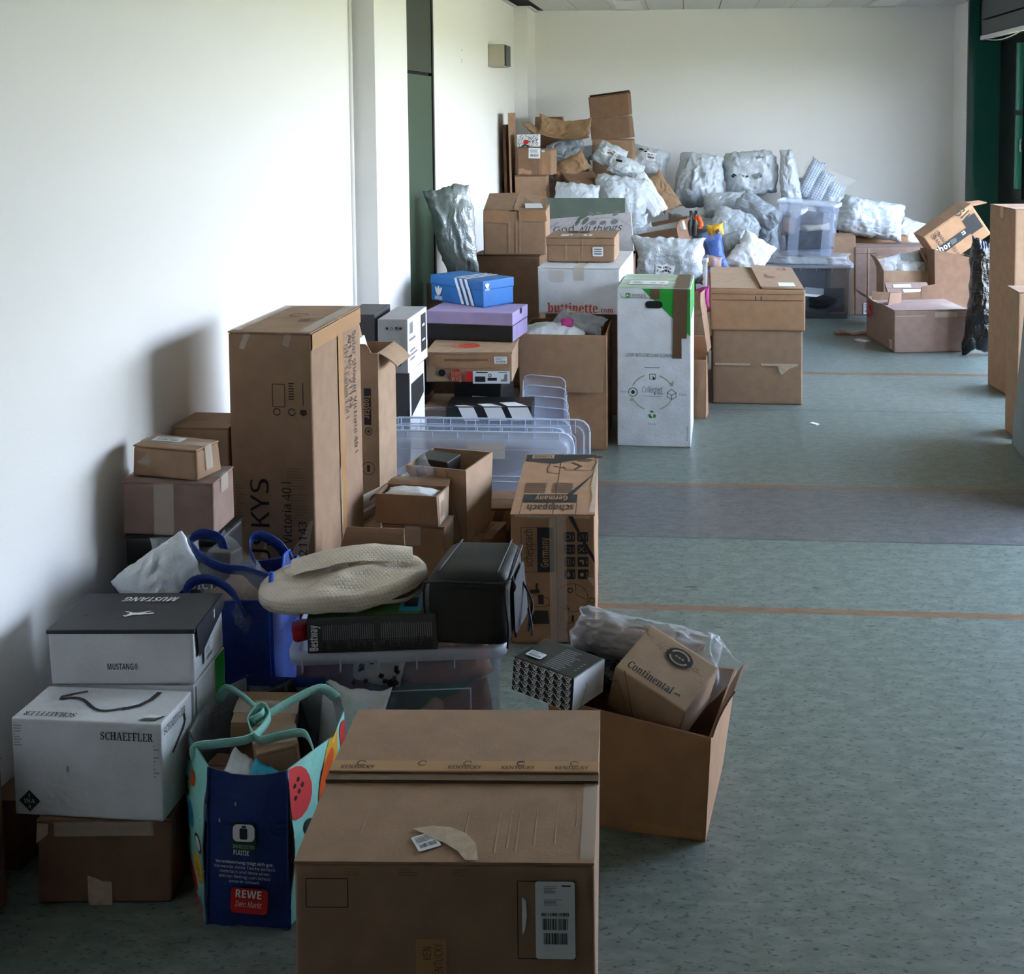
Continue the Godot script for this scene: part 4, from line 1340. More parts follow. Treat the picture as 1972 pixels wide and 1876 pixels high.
	for k in 14:
		var p := Vector3(rng.randf_range(-0.05, 0.05), rng.randf_range(-0.028, 0.028), 0.031)
		var e := Shape.new(true)
		e.tube([p, p + Vector3(rng.randf_range(-0.012, 0.012), rng.randf_range(-0.01, 0.01), 0.0)], 0.005, 6)
		obj("spot", e.mesh(), M.cloth_black, scarf)
	bag("grey white plastic bag bulging beside the clear tub of clothes", Vector3(-0.735, 0.155, -2.46), Vector3(0.14, 0.30, 0.10), Vector3(-8, 10, -10), "mailer_white", {"called": "plastic_bag", "amp": 0.006, "fold": 0.01, "n": 26})
	# on the tub
	c = printed_box("game_box", "dark grey printed box lying on the clear tub under the bubble wrap", Vector3(-0.708, 0.3525, -2.625), Vector3(0.287, 0.082, 0.20), 8.8, "slate_card")
	lettering(c, "front", 0.052, 0.45, 0.019, "Bestway", "white", 90, {"font": bold, "width": 0.058})
	for k in 2:
		var pl := []
		for i in 24:
			var len := rng.randf_range(0.03, 0.058)
			pl.append(rect(0.0011, len, -0.056 + i * 0.0048, 0.029 - len / 2 - rng.randf() * 0.004))
		mark(c, "printed_lines", "front", 0.32 + k * 0.445, 0.47, pl, "grey_card")
		mark(c, "printed_field", "front", 0.32 + k * 0.445, 0.22, small_print(0.118, 0.028, 7, 0, 0, 0.05), "ink", 0, 0.0018)
	mark(c, "printed_lawn", "top", 0.44, 0.5, [rect(0.25, 0.19)], "grass_print")
	mark(c, "printed_picture", "top", 0.79, 0.30, [rect(0.05, 0.085)], "blue_print", 0, 0.002)
	mark(c, "printed_field", "top", 0.79, 0.32, [rect(0.03, 0.05)], "ink", 0, 0.0026)
	mark(c, "printed_icon", "top", 0.945, 0.24, [disc(0.007, 0.010)], "ink_grey", 0, 0.002)
	cloth("red_garment", "scrap of red cloth at the left end of the dark grey box", "clothing", Vector3(-0.875, 0.365, -2.60), Vector3(0.04, 0.04, 0.06), Vector3(0, 0, 10), "red", "")
	bubble_wrap()
	soft_bag()
	# open carton with small boxes in it
	c = open_carton("open brown carton on the right of the foreground, crammed with small boxes", Vector3(-0.10, 0, -2.62), Vector3(0.335, 0.245, 0.30), -9.0, "cardboard_orange", {"back": [4, 0.075, 0.18, 0.86, -0.01, "cardboard_pale"], "right": [14, 0.11, 0.02, 0.5, 0.02, "cardboard_pink"], "left": [40, 0.07, 0.25, 1.0, 0.01, "cardboard_pink"]}, {"corners": {0: Vector3(0, 0, 0), 2: Vector3(-0.02, 0.0, 0.0), 3: Vector3(0.03, -0.005, 0.0), 6: Vector3(-0.01, 0.03, 0.0), 7: Vector3(0.012, -0.012, 0.012)}})
	creases(c, "front", [0.62, 0.86], "cardboard_pale")
	mark(c, "tape", "front", 0.75, 0.055, [rect(0.15, 0.022)], "tape_kraft")
	c = printed_box("box", "black box with a white geometric pattern and white end, in the open carton", Vector3(-0.284, 0.268, -2.546), Vector3(0.163, 0.077, 0.124), Vector3(-2, -29, -3), "black_card")
	mark(c, "white_end", "right", 0.5, 0.5, [rect(0.122, 0.075)], "white")
	mark(c, "printed_line", "right", 0.35, 0.4, line([Vector2(-0.01, -0.03), Vector2(0.01, 0.012), Vector2(0.006, 0.018)], 0.0015), "ink", 0, 0.002)
	var pat := []
	for i in 7:
		for j in 5:
			var x := -0.068 + i * 0.0225
			var y: float = -0.031 + j * 0.0155
			pat.append_array(line([Vector2(x - 0.010, y + 0.006), Vector2(x + 0.004, y - 0.006), Vector2(x + 0.010, y - 0.006)], 0.0016))
			pat.append_array(line([Vector2(x - 0.004, y + 0.006), Vector2(x + 0.010, y + 0.006), Vector2(x - 0.002, y - 0.006)], 0.0016))
			pat.append_array(arc(0.0042, 0, 360, 0.0013, x + 0.003, y, 0.0036, 6))
	mark(c, "pattern", "front", 0.5, 0.5, pat, "paper")
	sticker(c, "top", 0.22, 0.30, 0.042, 0.028, 0, {"out": 0.002})
	mark(c, "print", "top", 0.62, 0.45, small_print(0.055, 0.10, 12), "ink_grey", 0, 0.0015)
	mark(c, "print", "top", 0.90, 0.35, [disc(0.003, 0, 0, 0), disc(0.003, 0, 0, 0.012), disc(0.003, 0, 0, 0.024), disc(0.003, 0, 0, -0.012)], "ink_grey", 0, 0.0015)
	c = printed_box("box", "brown box with black script and a round stamp, tilted in the open carton", Vector3(-0.063, 0.2205, -2.595), Vector3(0.178, 0.12, 0.156), Vector3.ZERO, "cardboard_pale")
	c.root.basis = Basis(Vector3(0.843, -0.337, 0.393), Vector3(0.185, 0.896, 0.372), Vector3(-0.494, -0.244, 0.833)).orthonormalized()
	lettering(c, "top", 0.42, 0.17, 0.021, "Continental", "ink", 0, {"font": serif, "width": 0.112})
	mark(c, "printed_icon", "top", 0.80, 0.17, [horse(0.00016)], "ink", 0)
	var rd := mark(c, "stamp", "top", 0.55, 0.74, [disc(0.032, 0.026)], "ink")
	mark(c, "stamp_ring", "top", 0.55, 0.74, arc(0.022, 20, 160, 0.004, 0, 0, 0.018) + arc(0.022, 200, 340, 0.004, 0, 0, 0.018) + [disc(0.003, 0.002, -0.008, 0), disc(0.003, 0.002, 0, 0), disc(0.003, 0.002, 0.008, 0)], "torn_card", 0, 0.002, rd)
	var twigs := []
	for k in 46:
		var a := Vector2(rng.randf_range(-0.095, 0.09), rng.randf_range(0.0, 0.02))
		a.y += 0.020 - a.x * 0.15
		twigs.append_array(line([a, a + Vector2(rng.randf_range(-0.03, 0.03), rng.randf_range(-0.012, 0.016))], 0.0008))
	mark(c, "printed_twigs", "top", 0.5, 0.5, twigs, "ink_soft", 0, 0.0011)
	mark(c, "fold_line", "front", 0.25, 0.55, line([Vector2(-0.02, 0.06), Vector2(0.03, -0.07)], 0.002) + line([Vector2(-0.05, 0.01), Vector2(-0.03, 0.02), Vector2(0.0, -0.03)], 0.0014), "ink_soft")
	bag("clear plastic bag with pale contents lying across the back of the open carton", Vector3(-0.090, 0.304, -2.71), Vector3(0.37, 0.115, 0.085), Vector3(-34, -6, -8), "film_milky", {"called": "plastic_bag", "amp": 0.022, "fold": 0.034, "fr": 10.0, "n": 50, "ex": 3.5, "rnd": 0.3, "pinch": 0.02})
	cloth("wrapped_garment", "pale garment inside the long clear bag in the open carton", "clothing", Vector3(-0.12, 0.300, -2.715), Vector3(0.28, 0.075, 0.05), Vector3(-30, -6, -8), "cloth_beige")
	bag("black plastic package wedged under the long clear bag in the open carton", Vector3(-0.13, 0.24, -2.67), Vector3(0.28, 0.09, 0.06), Vector3(-40, -6, -6), "bin_bag", {"called": "black_package", "n": 24})
	bag("clear cellophane bag corner hanging over the tyre tube box", Vector3(0.055, 0.275, -2.64), Vector3(0.10, 0.15, 0.035), Vector3(-40, 10, -50), "film", {"called": "plastic_film", "amp": 0.012, "fold": 0.014, "n": 24})
	printed_box("dark_package", "dark blue package with a white tag beside the black soft bag", Vector3(-0.205, 0.225, -2.80), Vector3(0.06, 0.06, 0.10), Vector3(0, 30, 0), "navy_card")
	carton("filler carton at the bottom of the open carton", Vector3(-0.09, 0.006, -2.66), Vector3(0.26, 0.07, 0.2), -9.0, "cardboard_dark", {"tape": "", "warp": 0.002})


func bubble_wrap() -> void:
	var root := thing("bubble_wrap_parcel", "oval parcel wrapped in beige bubble wrap lying on the dark grey box", "parcel", Vector3(-0.785, 0.434, -2.635), Vector3(4, 14, 3))
	var s := Shape.new(true)
	var n := 40
	var m := 20
	for side in [1.0, -1.0]:
		var g := []
		for i in n + 1:
			var row := []
			for j in m + 1:
				var a := TAU * i / n
				var r := sin(PI / 2 * j / m)
				var k := pow(absf(cos(a)), 2.4) + pow(absf(sin(a)), 2.4)
				r *= pow(k, -1.0 / 2.4)
				var x := cos(a) * r * 0.192
				var z := -sin(a) * r * 0.118
				var e := float(j) / m
				var y: float = side * pow(maxf(0.0, 1.0 - pow(e, 3.0)), 0.6) * (0.034 if side > 0 else 0.022)
				y += (simplex.get_noise_3d(x * 120, side * 9, z * 160) * 0.014 + simplex.get_noise_3d(x * 260, side * 9, z * 420) * 0.004)
				if side > 0:
					y += 0.010 * sin((x + z * 1.6) * 30) * (1.0 - e)
				row.append(Vector3(x, y + 0.028, z))
			g.append(row)
		if side < 0:
			g.reverse()
		s.grid(g)
	obj("wrapping", s.mesh(), M.bubble, root)
	var f := Shape.new(true)
	var g := []
	for i in 17:
		var row := []
		for j in 7:
			var t := i / 16.0
			var x := lerpf(-0.12, 0.16, t)
			var z := lerpf(-0.075, 0.01, j / 6.0) - 0.02 * sin(t * PI)
			row.append(Vector3(x, 0.072 + 0.010 * sin(t * PI) - 0.012 * absf(j / 6.0 - 0.4) + simplex.get_noise_2d(x * 300, z * 300) * 0.006, z))
		g.append(row)
	for row in g:
		row.reverse()
	f.grid(g)
	obj("wrap_fold", f.mesh(), M.bubble, root)


func soft_bag() -> void:
	var c := crate("soft_bag", "black zipped soft cooler bag with dark blue side, standing on the clear tub", "bag", Vector3(-0.480, 0.353, -2.648), Vector3(0.195, 0.190, 0.20), -2.0, 0.0)
	c.off = [Vector3(-0.005, 0, 0), Vector3(0.012, 0, 0), Vector3(0.02, -0.005, 0.0), Vector3(-0.004, 0.0, 0.0), Vector3(-0.008, 0, 0.0), Vector3(0.0, 0, 0.0), Vector3(-0.002, -0.012, 0.008), Vector3(0.0, -0.012, 0.008)]
	var body := rounded(c, 0.034, 0.010, 3.0, 14)
	obj("body", body, M.nylon, c.root)
	mark(c, "mesh_window", "front", 0.5, 0.46, [rrect(0.125, 0.13, 0.02)], "mesh_black", 0, 0.0012)
	mark(c, "side_cloth", "right", 0.52, 0.45, [rrect(0.130, 0.13, 0.02)], "nylon_blue", 0, 0.0012)
	var z1 := Shape.new(true)
	var pts := []
	for k in [[0.02, 0.86], [0.25, 0.875], [0.5, 0.87], [0.75, 0.875], [0.95, 0.88]]:
		pts.append(c.on("front", k[0], k[1], -0.003))
	for k in [[0.06, 0.88], [0.3, 0.90], [0.6, 0.91], [0.92, 0.92]]:
		pts.append(c.on("right", k[0], k[1], -0.004))
	z1.tube(pts, 0.003, 6)
	obj("zip", z1.mesh(), M.nylon_blue, c.root)
	for f in [["front", 0.955], ["front", 0.03], ["right", 0.30]]:
		var s := Shape.new(true)
		var q := []
		for k in 9:
			q.append(c.on(f[0], f[1] + 0.015 * sin(k * 0.7), 0.04 + 0.10 * k, -0.004))
		s.tube(q, 0.0028, 6)
		obj("piping", s.mesh(), M.mesh_black, c.root)
	for f in [0.16, 0.84]:
		var s := Shape.new(true)
		var q := []
		for k in 9:
			q.append(c.on("top", f, 0.06 + 0.11 * k, -0.004))
		s.tube(q, 0.0022, 6)
		obj("piping", s.mesh(), M.nylon_blue, c.root)
	ribbon([c.on("right", 0.12, 0.9, 0.0), c.on("right", 0.10, 0.82, 0.008), c.on("right", 0.12, 0.74, 0.004)], Vector3(0.004, 0, 0.006), "mesh_black", "zip_pull", c.root)
	ribbon([c.on("right", 0.72, 0.55, 0.0), c.on("right", 0.62, 0.35, 0.022), c.on("right", 0.50, 0.18, 0.020), c.on("right", 0.52, 0.03, 0.014)], Vector3(0.006, 0, 0.010), "mesh_black", "strap", c.root)
	ribbon([c.on("right", 0.55, 0.30, 0.016), c.on("right", 0.40, 0.16, 0.028), c.on("right", 0.36, 0.03, 0.030)], Vector3(0.004, 0, 0.006), "mesh_black", "strap", c.root)


func front_right() -> void:
	# standing tall carton by the wall
	var c := carton("tall brown shipping carton standing on end by the wall, black capitals up its front", Vector3(-1.115, 0, -3.33), Vector3(0.234, 0.957, 0.44), -1.5, "cardboard", {"seam": "x", "tape": "", "warp": 0.004})
	lettering(c, "front", 0.345, 0.415, 0.053, "HUSKYS", "ink", 90, {"width": 0.305, "font": font})
	lettering(c, "front", 0.665, 0.375, 0.026, "Solar Shower Victoria 40 l", "ink", 90, {"width": 0.375})
	lettering(c, "front", 0.845, 0.335, 0.023, "Art. No.: 21143", "ink", 90, {"width": 0.235})
	for r in [["Solar shower Victoria 40 l", 0.155, 0.74, 0.37], ["Art. No.: 21143", 0.245, 0.815, 0.22], ["QTY.: 1 Carton 1 of 1", 0.335, 0.79, 0.22]]:
		lettering(c, "right", 1.0 - r[1], r[2], 0.030, r[0], "ink_brown", -90, {"width": r[3]})
	mark(c, "tape", "right", 0.55, 0.5, [rect(0.045, 0.95)], "tape_kraft", 0, 0.0015)
	mark(c, "torn_tape", "right", 0.50, 0.42, [rect(0.012, 0.24)], "tape_clear", 2, 0.0022)
	mark(c, "tape", "right", 0.5, 0.972, [rect(0.43, 0.045)], "tape_kraft", 0, 0.0022)
	mark(c, "clear_tape", "top", 0.07, 0.5, [rect(0.03, 0.42)], "tape_clear", 0, 0.002)
	mark(c, "clear_tape", "top", 0.91, 0.5, [rect(0.036, 0.42)], "tape_clear", 0, 0.002)
	mark(c, "clear_tape", "front", 0.2, 0.985, [[Vector2(-0.014, -0.03), Vector2(0.0, -0.034), Vector2(0.02, 0.012), Vector2(0.004, 0.014)]], "tape_clear", 0, 0.002)
	mark(c, "clear_tape", "front", 0.72, 0.985, [[Vector2(-0.014, -0.02), Vector2(0.004, -0.024), Vector2(0.014, 0.012), Vector2(-0.006, 0.014)]], "tape_clear", 0, 0.002)
	mark(c, "printed_mark", "top", 0.45, 0.6, arc(0.025, 0, 300, 0.006) + small_print(0.05, 0.05, 4, 0.04, -0.09), "ink_soft", 10)
	mark(c, "torn_patch", "front", 0.82, 0.385, [[Vector2(-0.044, -0.048), Vector2(-0.012, -0.052), Vector2(0.018, -0.028), Vector2(0.036, 0.075), Vector2(0.028, 0.072), Vector2(0.006, 0.03), Vector2(-0.02, -0.005)]], "torn_card")
	mark(c, "torn_patch", "front", 0.37, 0.372, [[Vector2(-0.012, -0.024), Vector2(0.012, -0.026), Vector2(0.008, 0.022)]], "torn_card")
	mark(c, "pressed_bands", "front", 0.5, 0.30, [rect(0.225, 0.004), rect(0.225, 0.004, 0, 0.024), rect(0.225, 0.003, 0, 0.012), rect(0.225, 0.003, 0, -0.014)], "cardboard_pale")
	mark(c, "faint_print", "front", 0.80, 0.53, small_print(0.06, 0.16, 20, 0.0, 0, 0.8), "faint")
	mark(c, "faint_print", "front", 0.12, 0.50, small_print(0.03, 0.12, 14, 0, 0, 0.8), "faint")
	mark(c, "printed_symbols", "front", 0.60, 0.82, frame(0.034, 0.062, 0.0022, 0.0, 0.0) + arc(0.009, 0, 330, 0.003, -0.006, -0.045) + arc(0.009, 30, 360, 0.003, 0.036, -0.045) + small_print(0.016, 0.05, 7, 0.036, 0.012, 0.2) + [rect(0.0025, 0.062, 0.068, 0.005)] + [[Vector2(0.060, -0.038), Vector2(0.076, -0.038), Vector2(0.078, -0.050), Vector2(0.068, -0.056), Vector2(0.058, -0.050)]], "ink_brown")
	# saw carton
	c = carton("tall brown carton printed with black tool drawings and icons, right of the black soft bag", Vector3(-0.402, 0, -3.661), Vector3(0.25, 0.384, 0.607), 3.6, "cardboard_orange", {"seam": "z", "tape": "", "warp": 0.004, "dent": 0.005})
	mark(c, "black_corner", "top", 0.5, 0.95, [[Vector2(-0.12, 0.02), Vector2(-0.12, -0.05), Vector2(-0.02, -0.085), Vector2(0.03, -0.05), Vector2(0.08, -0.03), Vector2(0.12, 0.0), Vector2(0.12, 0.022)]], "ink", 0, 0.001)
	mark(c, "barcode_panel", "top", 0.25, 0.94, [rect(0.075, 0.04)], "cardboard_pale", 0, 0.002)
	mark(c, "barcode", "top", 0.25, 0.94, bars(0.06, 0.025, 14), "ink_brown", 0, 0.0026)
	mark(c, "tool_drawing", "top", 0.58, 0.80, arc(0.042, 0, 360, 0.0024, -0.02, 0.06, 0.040, 22) + arc(0.014, 0, 360, 0.002, -0.005, 0.11, 0.02, 12) + line([Vector2(-0.05, 0.06), Vector2(-0.062, -0.06), Vector2(-0.055, -0.09), Vector2(-0.02, -0.10)], 0.004) + line([Vector2(0.015, 0.07), Vector2(0.095, 0.05), Vector2(0.10, 0.02), Vector2(0.085, -0.07), Vector2(0.0, -0.06), Vector2(-0.01, -0.02)], 0.0026) + line([Vector2(-0.04, -0.02), Vector2(0.0, -0.04)], 0.006) + [disc(0.016, 0.012, 0.105, 0.08)] + line([Vector2(0.02, 0.02), Vector2(0.05, -0.02), Vector2(0.03, -0.055)], 0.010) + small_print(0.05, 0.03, 3, 0.06, 0.045, 0.1), "ink_brown")
	mark(c, "print", "top", 0.42, 0.40, small_print(0.07, 0.10, 10, -0.045, 0, 0.1) + small_print(0.07, 0.10, 10, 0.04, 0, 0.1), "ink_soft")
	mark(c, "black_wedge", "top", 0.74, 0.46, [[Vector2(-0.035, -0.13), Vector2(-0.016, -0.13), Vector2(0.055, 0.10), Vector2(0.052, 0.10)]], "ink", 0)
	mark(c, "logo_panel", "top", 0.44, 0.235, [rect(0.165, 0.07)], "ink")
	mark(c, "logo_frame", "top", 0.44, 0.085, frame(0.165, 0.10, 0.002), "ink")
	lettering(c, "top", 0.46, 0.235, 0.045, "Germany", "cardboard_orange", 180, {"font": bold, "width": 0.098, "out": 0.0022})
	lettering(c, "top", 0.46, 0.095, 0.055, "scheppach", "ink_brown", 180, {"font": bold, "width": 0.138})
	mark(c, "logo_panel", "front", 0.415, 0.73, [rect(0.048, 0.132)], "ink")
	mark(c, "logo_frame", "front", 0.225, 0.73, frame(0.048, 0.132, 0.0015), "ink")
	lettering(c, "front", 0.405, 0.71, 0.023, "Germany", "cardboard_orange", 90, {"font": bold, "width": 0.088, "out": 0.0022})
	lettering(c, "front", 0.215, 0.745, 0.026, "scheppach", "ink_brown", 90, {"font": font, "width": 0.112})
	for i in 2:
		for j in 4:
			var u := 0.695 + i * 0.155
			var v := 0.83 - j * 0.096
			var ic := mark(c, "icon", "front", u, v, [rrect(0.032, 0.029, 0.004)], "ink")
			var shapes := [arc(0.007, 0, 360, 0.0015, -0.004, 0), frame(0.010, 0.012, 0.0015, -0.004), frame(0.012, 0.012, 0.0012, -0.004), line([Vector2(-0.012, -0.007), Vector2(0.004, 0.007)], 0.0016) + line([Vector2(-0.012, 0.007), Vector2(0.004, -0.007)], 0.0016), line([Vector2(-0.004, 0.008), Vector2(-0.004, -0.006)], 0.002) + frame(0.014, 0.015, 0.0012, -0.004), [rect(0.012, 0.006, -0.004, 0.003), rect(0.004, 0.010, 0.0, -0.003)], [disc(0.005, 0.006, -0.004, -0.001), rect(0.002, 0.006, -0.004, 0.008), rect(0.001, 0.004, -0.006, -0.008), rect(0.001, 0.004, -0.002, -0.008)], [rrect(0.010, 0.010, 0.002, -0.004, -0.001)]]
			mark(c, "icon_shape", "front", u, v, shapes[(j * 2 + i) % 8] + small_print(0.004, 0.016, 4, 0.011, 0, 0.1), "cardboard_pale", 0, 0.0018, ic)
	mark(c, "black_stripe", "front", 0.5, 0.5, [[Vector2(0.045, 0.188), Vector2(0.060, 0.188), Vector2(0.085, 0.13), Vector2(0.12, 0.07), Vector2(0.122, 0.048), Vector2(0.10, 0.085), Vector2(0.068, 0.148)]], "ink", 0, 0.0022)
	mark(c, "tool_drawing", "front", 0.72, 0.36, arc(0.045, 0, 360, 0.0016, 0, 0, 0.042, 26) + line([Vector2(0.01, 0.04), Vector2(0.01, 0.01), Vector2(0.04, -0.005)], 0.0014) + arc(0.007, 0, 360, 0.003, -0.006, 0.022) + line([Vector2(-0.03, -0.03), Vector2(-0.01, -0.035), Vector2(-0.018, -0.022)], 0.003) + frame(0.014, 0.014, 0.002, 0.057, -0.008) + line([Vector2(-0.03, -0.04), Vector2(-0.04, -0.09), Vector2(-0.01, -0.10)], 0.0014) + line([Vector2(0.03, -0.035), Vector2(0.045, -0.06), Vector2(0.025, -0.085)], 0.0016) + [rect(0.007, 0.02, 0.0, -0.062)] + frame(0.022, 0.03, 0.002, -0.006, -0.09), "ink_brown")
	mark(c, "tool_drawing", "front", 0.33, 0.30, line([Vector2(-0.03, 0.04), Vector2(-0.03, 0.01), Vector2(-0.01, -0.005), Vector2(0.03, 0.0), Vector2(0.03, 0.02), Vector2(-0.03, 0.04)], 0.0016) + [rect(0.028, 0.010, -0.012, 0.042), rect(0.006, 0.022, -0.006, 0.055), rect(0.016, 0.028, 0.006, 0.018)] + [[Vector2(-0.035, -0.055), Vector2(0.03, -0.055), Vector2(0.026, -0.015), Vector2(-0.012, -0.015)]], "ink_brown")
	mark(c, "seam_tape", "front", 0.545, 0.5, [rect(0.003, 0.37)], "ink_soft", 0, 0.0016)
	mark(c, "clear_tape", "front", 0.56, 0.5, [rect(0.05, 0.37)], "tape_clear", 0, 0.0028)
	mark(c, "torn_edge", "top", 0.965, 0.45, [[Vector2(-0.012, -0.26), Vector2(0.008, -0.26), Vector2(0.008, 0.26), Vector2(-0.004, 0.10), Vector2(-0.010, -0.02), Vector2(-0.002, -0.12)]], "torn_card", 0, 0.0016)
	mark(c, "torn_edge", "front", 0.5, 0.985, [[Vector2(-0.11, 0.0), Vector2(-0.05, -0.004), Vector2(0.03, -0.002), Vector2(0.11, -0.005), Vector2(0.11, 0.004), Vector2(-0.11, 0.005)]], "torn_card", 0, 0.002)
	mark(c, "torn_patch", "front", 0.945, 0.50, [[Vector2(-0.014, 0.008), Vector2(0.008, 0.006), Vector2(0.010, -0.022), Vector2(0.0, -0.012)]], "torn_card", 0, 0.0018)

# ------------------------------------------------------------------ the middle of the row

func lid(label: String, at: Vector3, w: float, h: float, turn: Vector3, sheet := "tub") -> Node3D:   # a clear tub lid standing on its long edge
	var root := thing("box_cover", label, "storage cover", at, turn, "clear covers standing in a row")
	var outline := func(ww: float, hh: float, r: float, z: float) -> Array:
		var a := []
		for p in rrect(ww, hh, r):
			a.append(Vector3(p.x, p.y + h / 2, z))
		return a
	var s := Shape.new(true)
	s.rings([outline.call(w - 0.05, h - 0.05, 0.03, 0.012), outline.call(w - 0.044, h - 0.044, 0.03, 0.004), outline.call(w - 0.012, h - 0.012, 0.04, 0.0), outline.call(w, h, 0.045, -0.004), outline.call(w, h, 0.045, -0.022)], true, false)
	obj("sheet", s.mesh(), M[sheet], root)
	for e in [[0.0, 0.0035, 0.0], [0.022, 0.002, 0.003], [0.052, 0.0024, 0.010], [0.062, 0.0016, 0.012]]:
		var pts: Array = outline.call(w - e[0] * 2, h - e[0] * 2, 0.045 - e[0] * 0.4, e[2])
		pts.append(pts[0])
		var t := Shape.new(true)
		t.tube(pts, e[1], 5)
		obj("edge_bead", t.mesh(), M.tub_edge, root)
	for i in 8:
		var x := lerpf(-0.43, 0.43, i / 7.0) * w
		obj("rib", blk(Vector3(x - 0.0012, h - 0.048, 0.0), Vector3(x + 0.0012, h - 0.003, 0.010)), M.tub_edge, root)
	return root


func middle() -> void:
	# small cartons in front of the lids
	var c := carton("brown carton on the floor right of the tall carton, carrying a smaller one", Vector3(-0.813, 0, -3.50), Vector3(0.195, 0.312, 0.11), -4.1, "cardboard", {"tape": "tape_clear", "warp": 0.004, "seam": "z"})
	mark(c, "clear_tape", "right", 0.5, 0.88, [rect(0.08, 0.05)], "tape_clear", 0, 0.002)
	c = open_carton("small brown open carton lined with white paper, stacked in front of the clear lids", Vector3(-0.828, 0.3135, -3.50), Vector3(0.194, 0.090, 0.11), -6.6, "cardboard", {"back": [60, 0.05], "left": [100, 0.03]}, {"warp": 0.004})
	mark(c, "torn_label", "right", 0.40, 0.5, [[Vector2(-0.03, -0.045), Vector2(0.02, -0.04), Vector2(0.022, 0.045), Vector2(-0.028, 0.042)]], "torn_card", 0, 0.0015)
	mark(c, "clear_tape", "right", 0.62, 0.5, [rect(0.02, 0.085)], "tape_clear", 0, 0.0025)
	bag("crumpled white paper lining the small open carton before the lids", Vector3(-0.83, 0.388, -3.50), Vector3(0.17, 0.09, 0.04), Vector3(-86, -6, 0), "paper", {"called": "packing_paper", "n": 20, "amp": 0.008, "fold": 0.006, "fr": 14.0})
	c = open_carton("brown carton with a perforated slanting tear line, standing behind the paper lined carton", Vector3(-0.755, 0.21, -3.70), Vector3(0.205, 0.232, 0.20), Vector3(0, -14, 0), "cardboard_pale", {}, {"warp": 0.006})
	mark(c, "perforation", "front", 0.82, 0.5, line([Vector2(-0.03, 0.11), Vector2(-0.01, 0.04), Vector2(0.004, -0.03), Vector2(0.02, -0.11)], 0.0016), "ink_soft")
	mark(c, "tape", "front", 0.25, 0.93, [rect(0.03, 0.03)], "tape_brown", 20, 0.002)
	printed_box("dark_package", "black package inside the carton with the perforated tear line", Vector3(-0.80, 0.25, -3.72), Vector3(0.11, 0.195, 0.10), Vector3(0, -14, -3), "black_card")
	carton("flat brown carton under the one with the perforated tear line", Vector3(-0.75, 0, -3.70), Vector3(0.23, 0.208, 0.19), -8.0, "cardboard_dark", {"tape": "", "warp": 0.003})
	carton("dark flat brown carton lying low beside the saw carton", Vector3(-0.655, 0, -3.72), Vector3(0.11, 0.205, 0.16), -10.0, "cardboard_dark", {"tape": "", "warp": 0.004})
	c = carton("low brown carton with dark diagonal stripes left of the saw carton", Vector3(-0.600, 0, -3.93), Vector3(0.20, 0.235, 0.18), 4.0, "cardboard_dark", {"tape": "", "warp": 0.003})
	for k in 3:
		mark(c, "printed_stripe", "front", 0.18 + k * 0.32, 0.82, [[Vector2(-0.022, -0.035), Vector2(0.008, -0.035), Vector2(0.028, 0.035), Vector2(-0.002, 0.035)]], "tape_kraft", 0, 0.0015)
	var rl := thing("paper_roll", "pale paper roll wrapped in clear film leaning on the tall carton", "roll", Vector3(-0.94, 0.362, -3.60), Vector3(0, 18, 24))
	var s := Shape.new(true)
	s.tube([Vector3(-0.13, 0, 0), Vector3(-0.05, 0.002, 0), Vector3(0.03, 0, 0), Vector3(0.09, 0.003, 0)], 0.020, 12)
	obj("roll", s.mesh(), M.paper, rl)
	s = Shape.new(true)
	s.tube([Vector3(-0.10, -0.045, 0.01), Vector3(0.02, -0.040, 0.0), Vector3(0.10, -0.03, 0.0)], 0.017, 12)
	obj("inner_roll", s.mesh(), M.torn_card, rl)
	bag("clear film hanging off the paper roll over the black package", Vector3(-0.842, 0.425, -3.585), Vector3(0.13, 0.08, 0.03), Vector3(-10, 10, 30), "film", {"called": "plastic_film", "n": 24, "amp": 0.012, "fold": 0.014, "fr": 12.0})
	c = open_carton("low brown open carton behind the bubble wrap parcel, its torn flap standing up", Vector3(-0.862, 0, -3.08), Vector3(0.20, 0.345, 0.16), -3.0, "cardboard", {"back": [6, 0.055, 0.02, 0.98]}, {"warp": 0.005})
	# clear lids in a row
	lid("clear storage box cover with white labels, frontmost of the row", Vector3(-0.782, 0.001, -4.20), 0.755, 0.384, Vector3(-4, 0, 0))
	lid("clear storage box cover, second of the row, set a little to the left", Vector3(-0.815, 0.001, -4.27), 0.755, 0.384, Vector3(-4, 0, 0), "tub_thin")
	lid("clear storage box cover, third of the row, reaching out to the right", Vector3(-0.745, 0.001, -4.36), 0.77, 0.390, Vector3(-5, 0, 0), "tub_thin")
	lid("clear storage box cover, rearmost of the row", Vector3(-0.80, 0.001, -4.45), 0.72, 0.365, Vector3(-5, 0, 0), "tub_thin")
	var fl := get_node("box_cover")
	for e in [[0.060, 0.318, 0.135, 0.056], [0.05, 0.118, 0.11, 0.095], [0.175, 0.125, 0.06, 0.055]]:
		var lb := obj("label", blk(Vector3(e[0] - e[2] / 2, e[1] - e[3] / 2, 0.0125), Vector3(e[0] + e[2] / 2, e[1] + e[3] / 2, 0.0132)), M.paper, fl)
		obj("print", blk(Vector3(e[0] - e[2] * 0.2, e[1] - e[3] * 0.25, 0.0133), Vector3(e[0] + e[2] * 0.1, e[1] - e[3] * 0.1, 0.0136)), M.ink_grey, lb)
	var rim2 := Shape.new(true)
	rim2.tube([Vector3(-0.33, 0.228, 0.014), Vector3(0.33, 0.228, 0.014)], 0.0026, 5)
	obj("moulding", rim2.mesh(), M.tub_edge, fl)
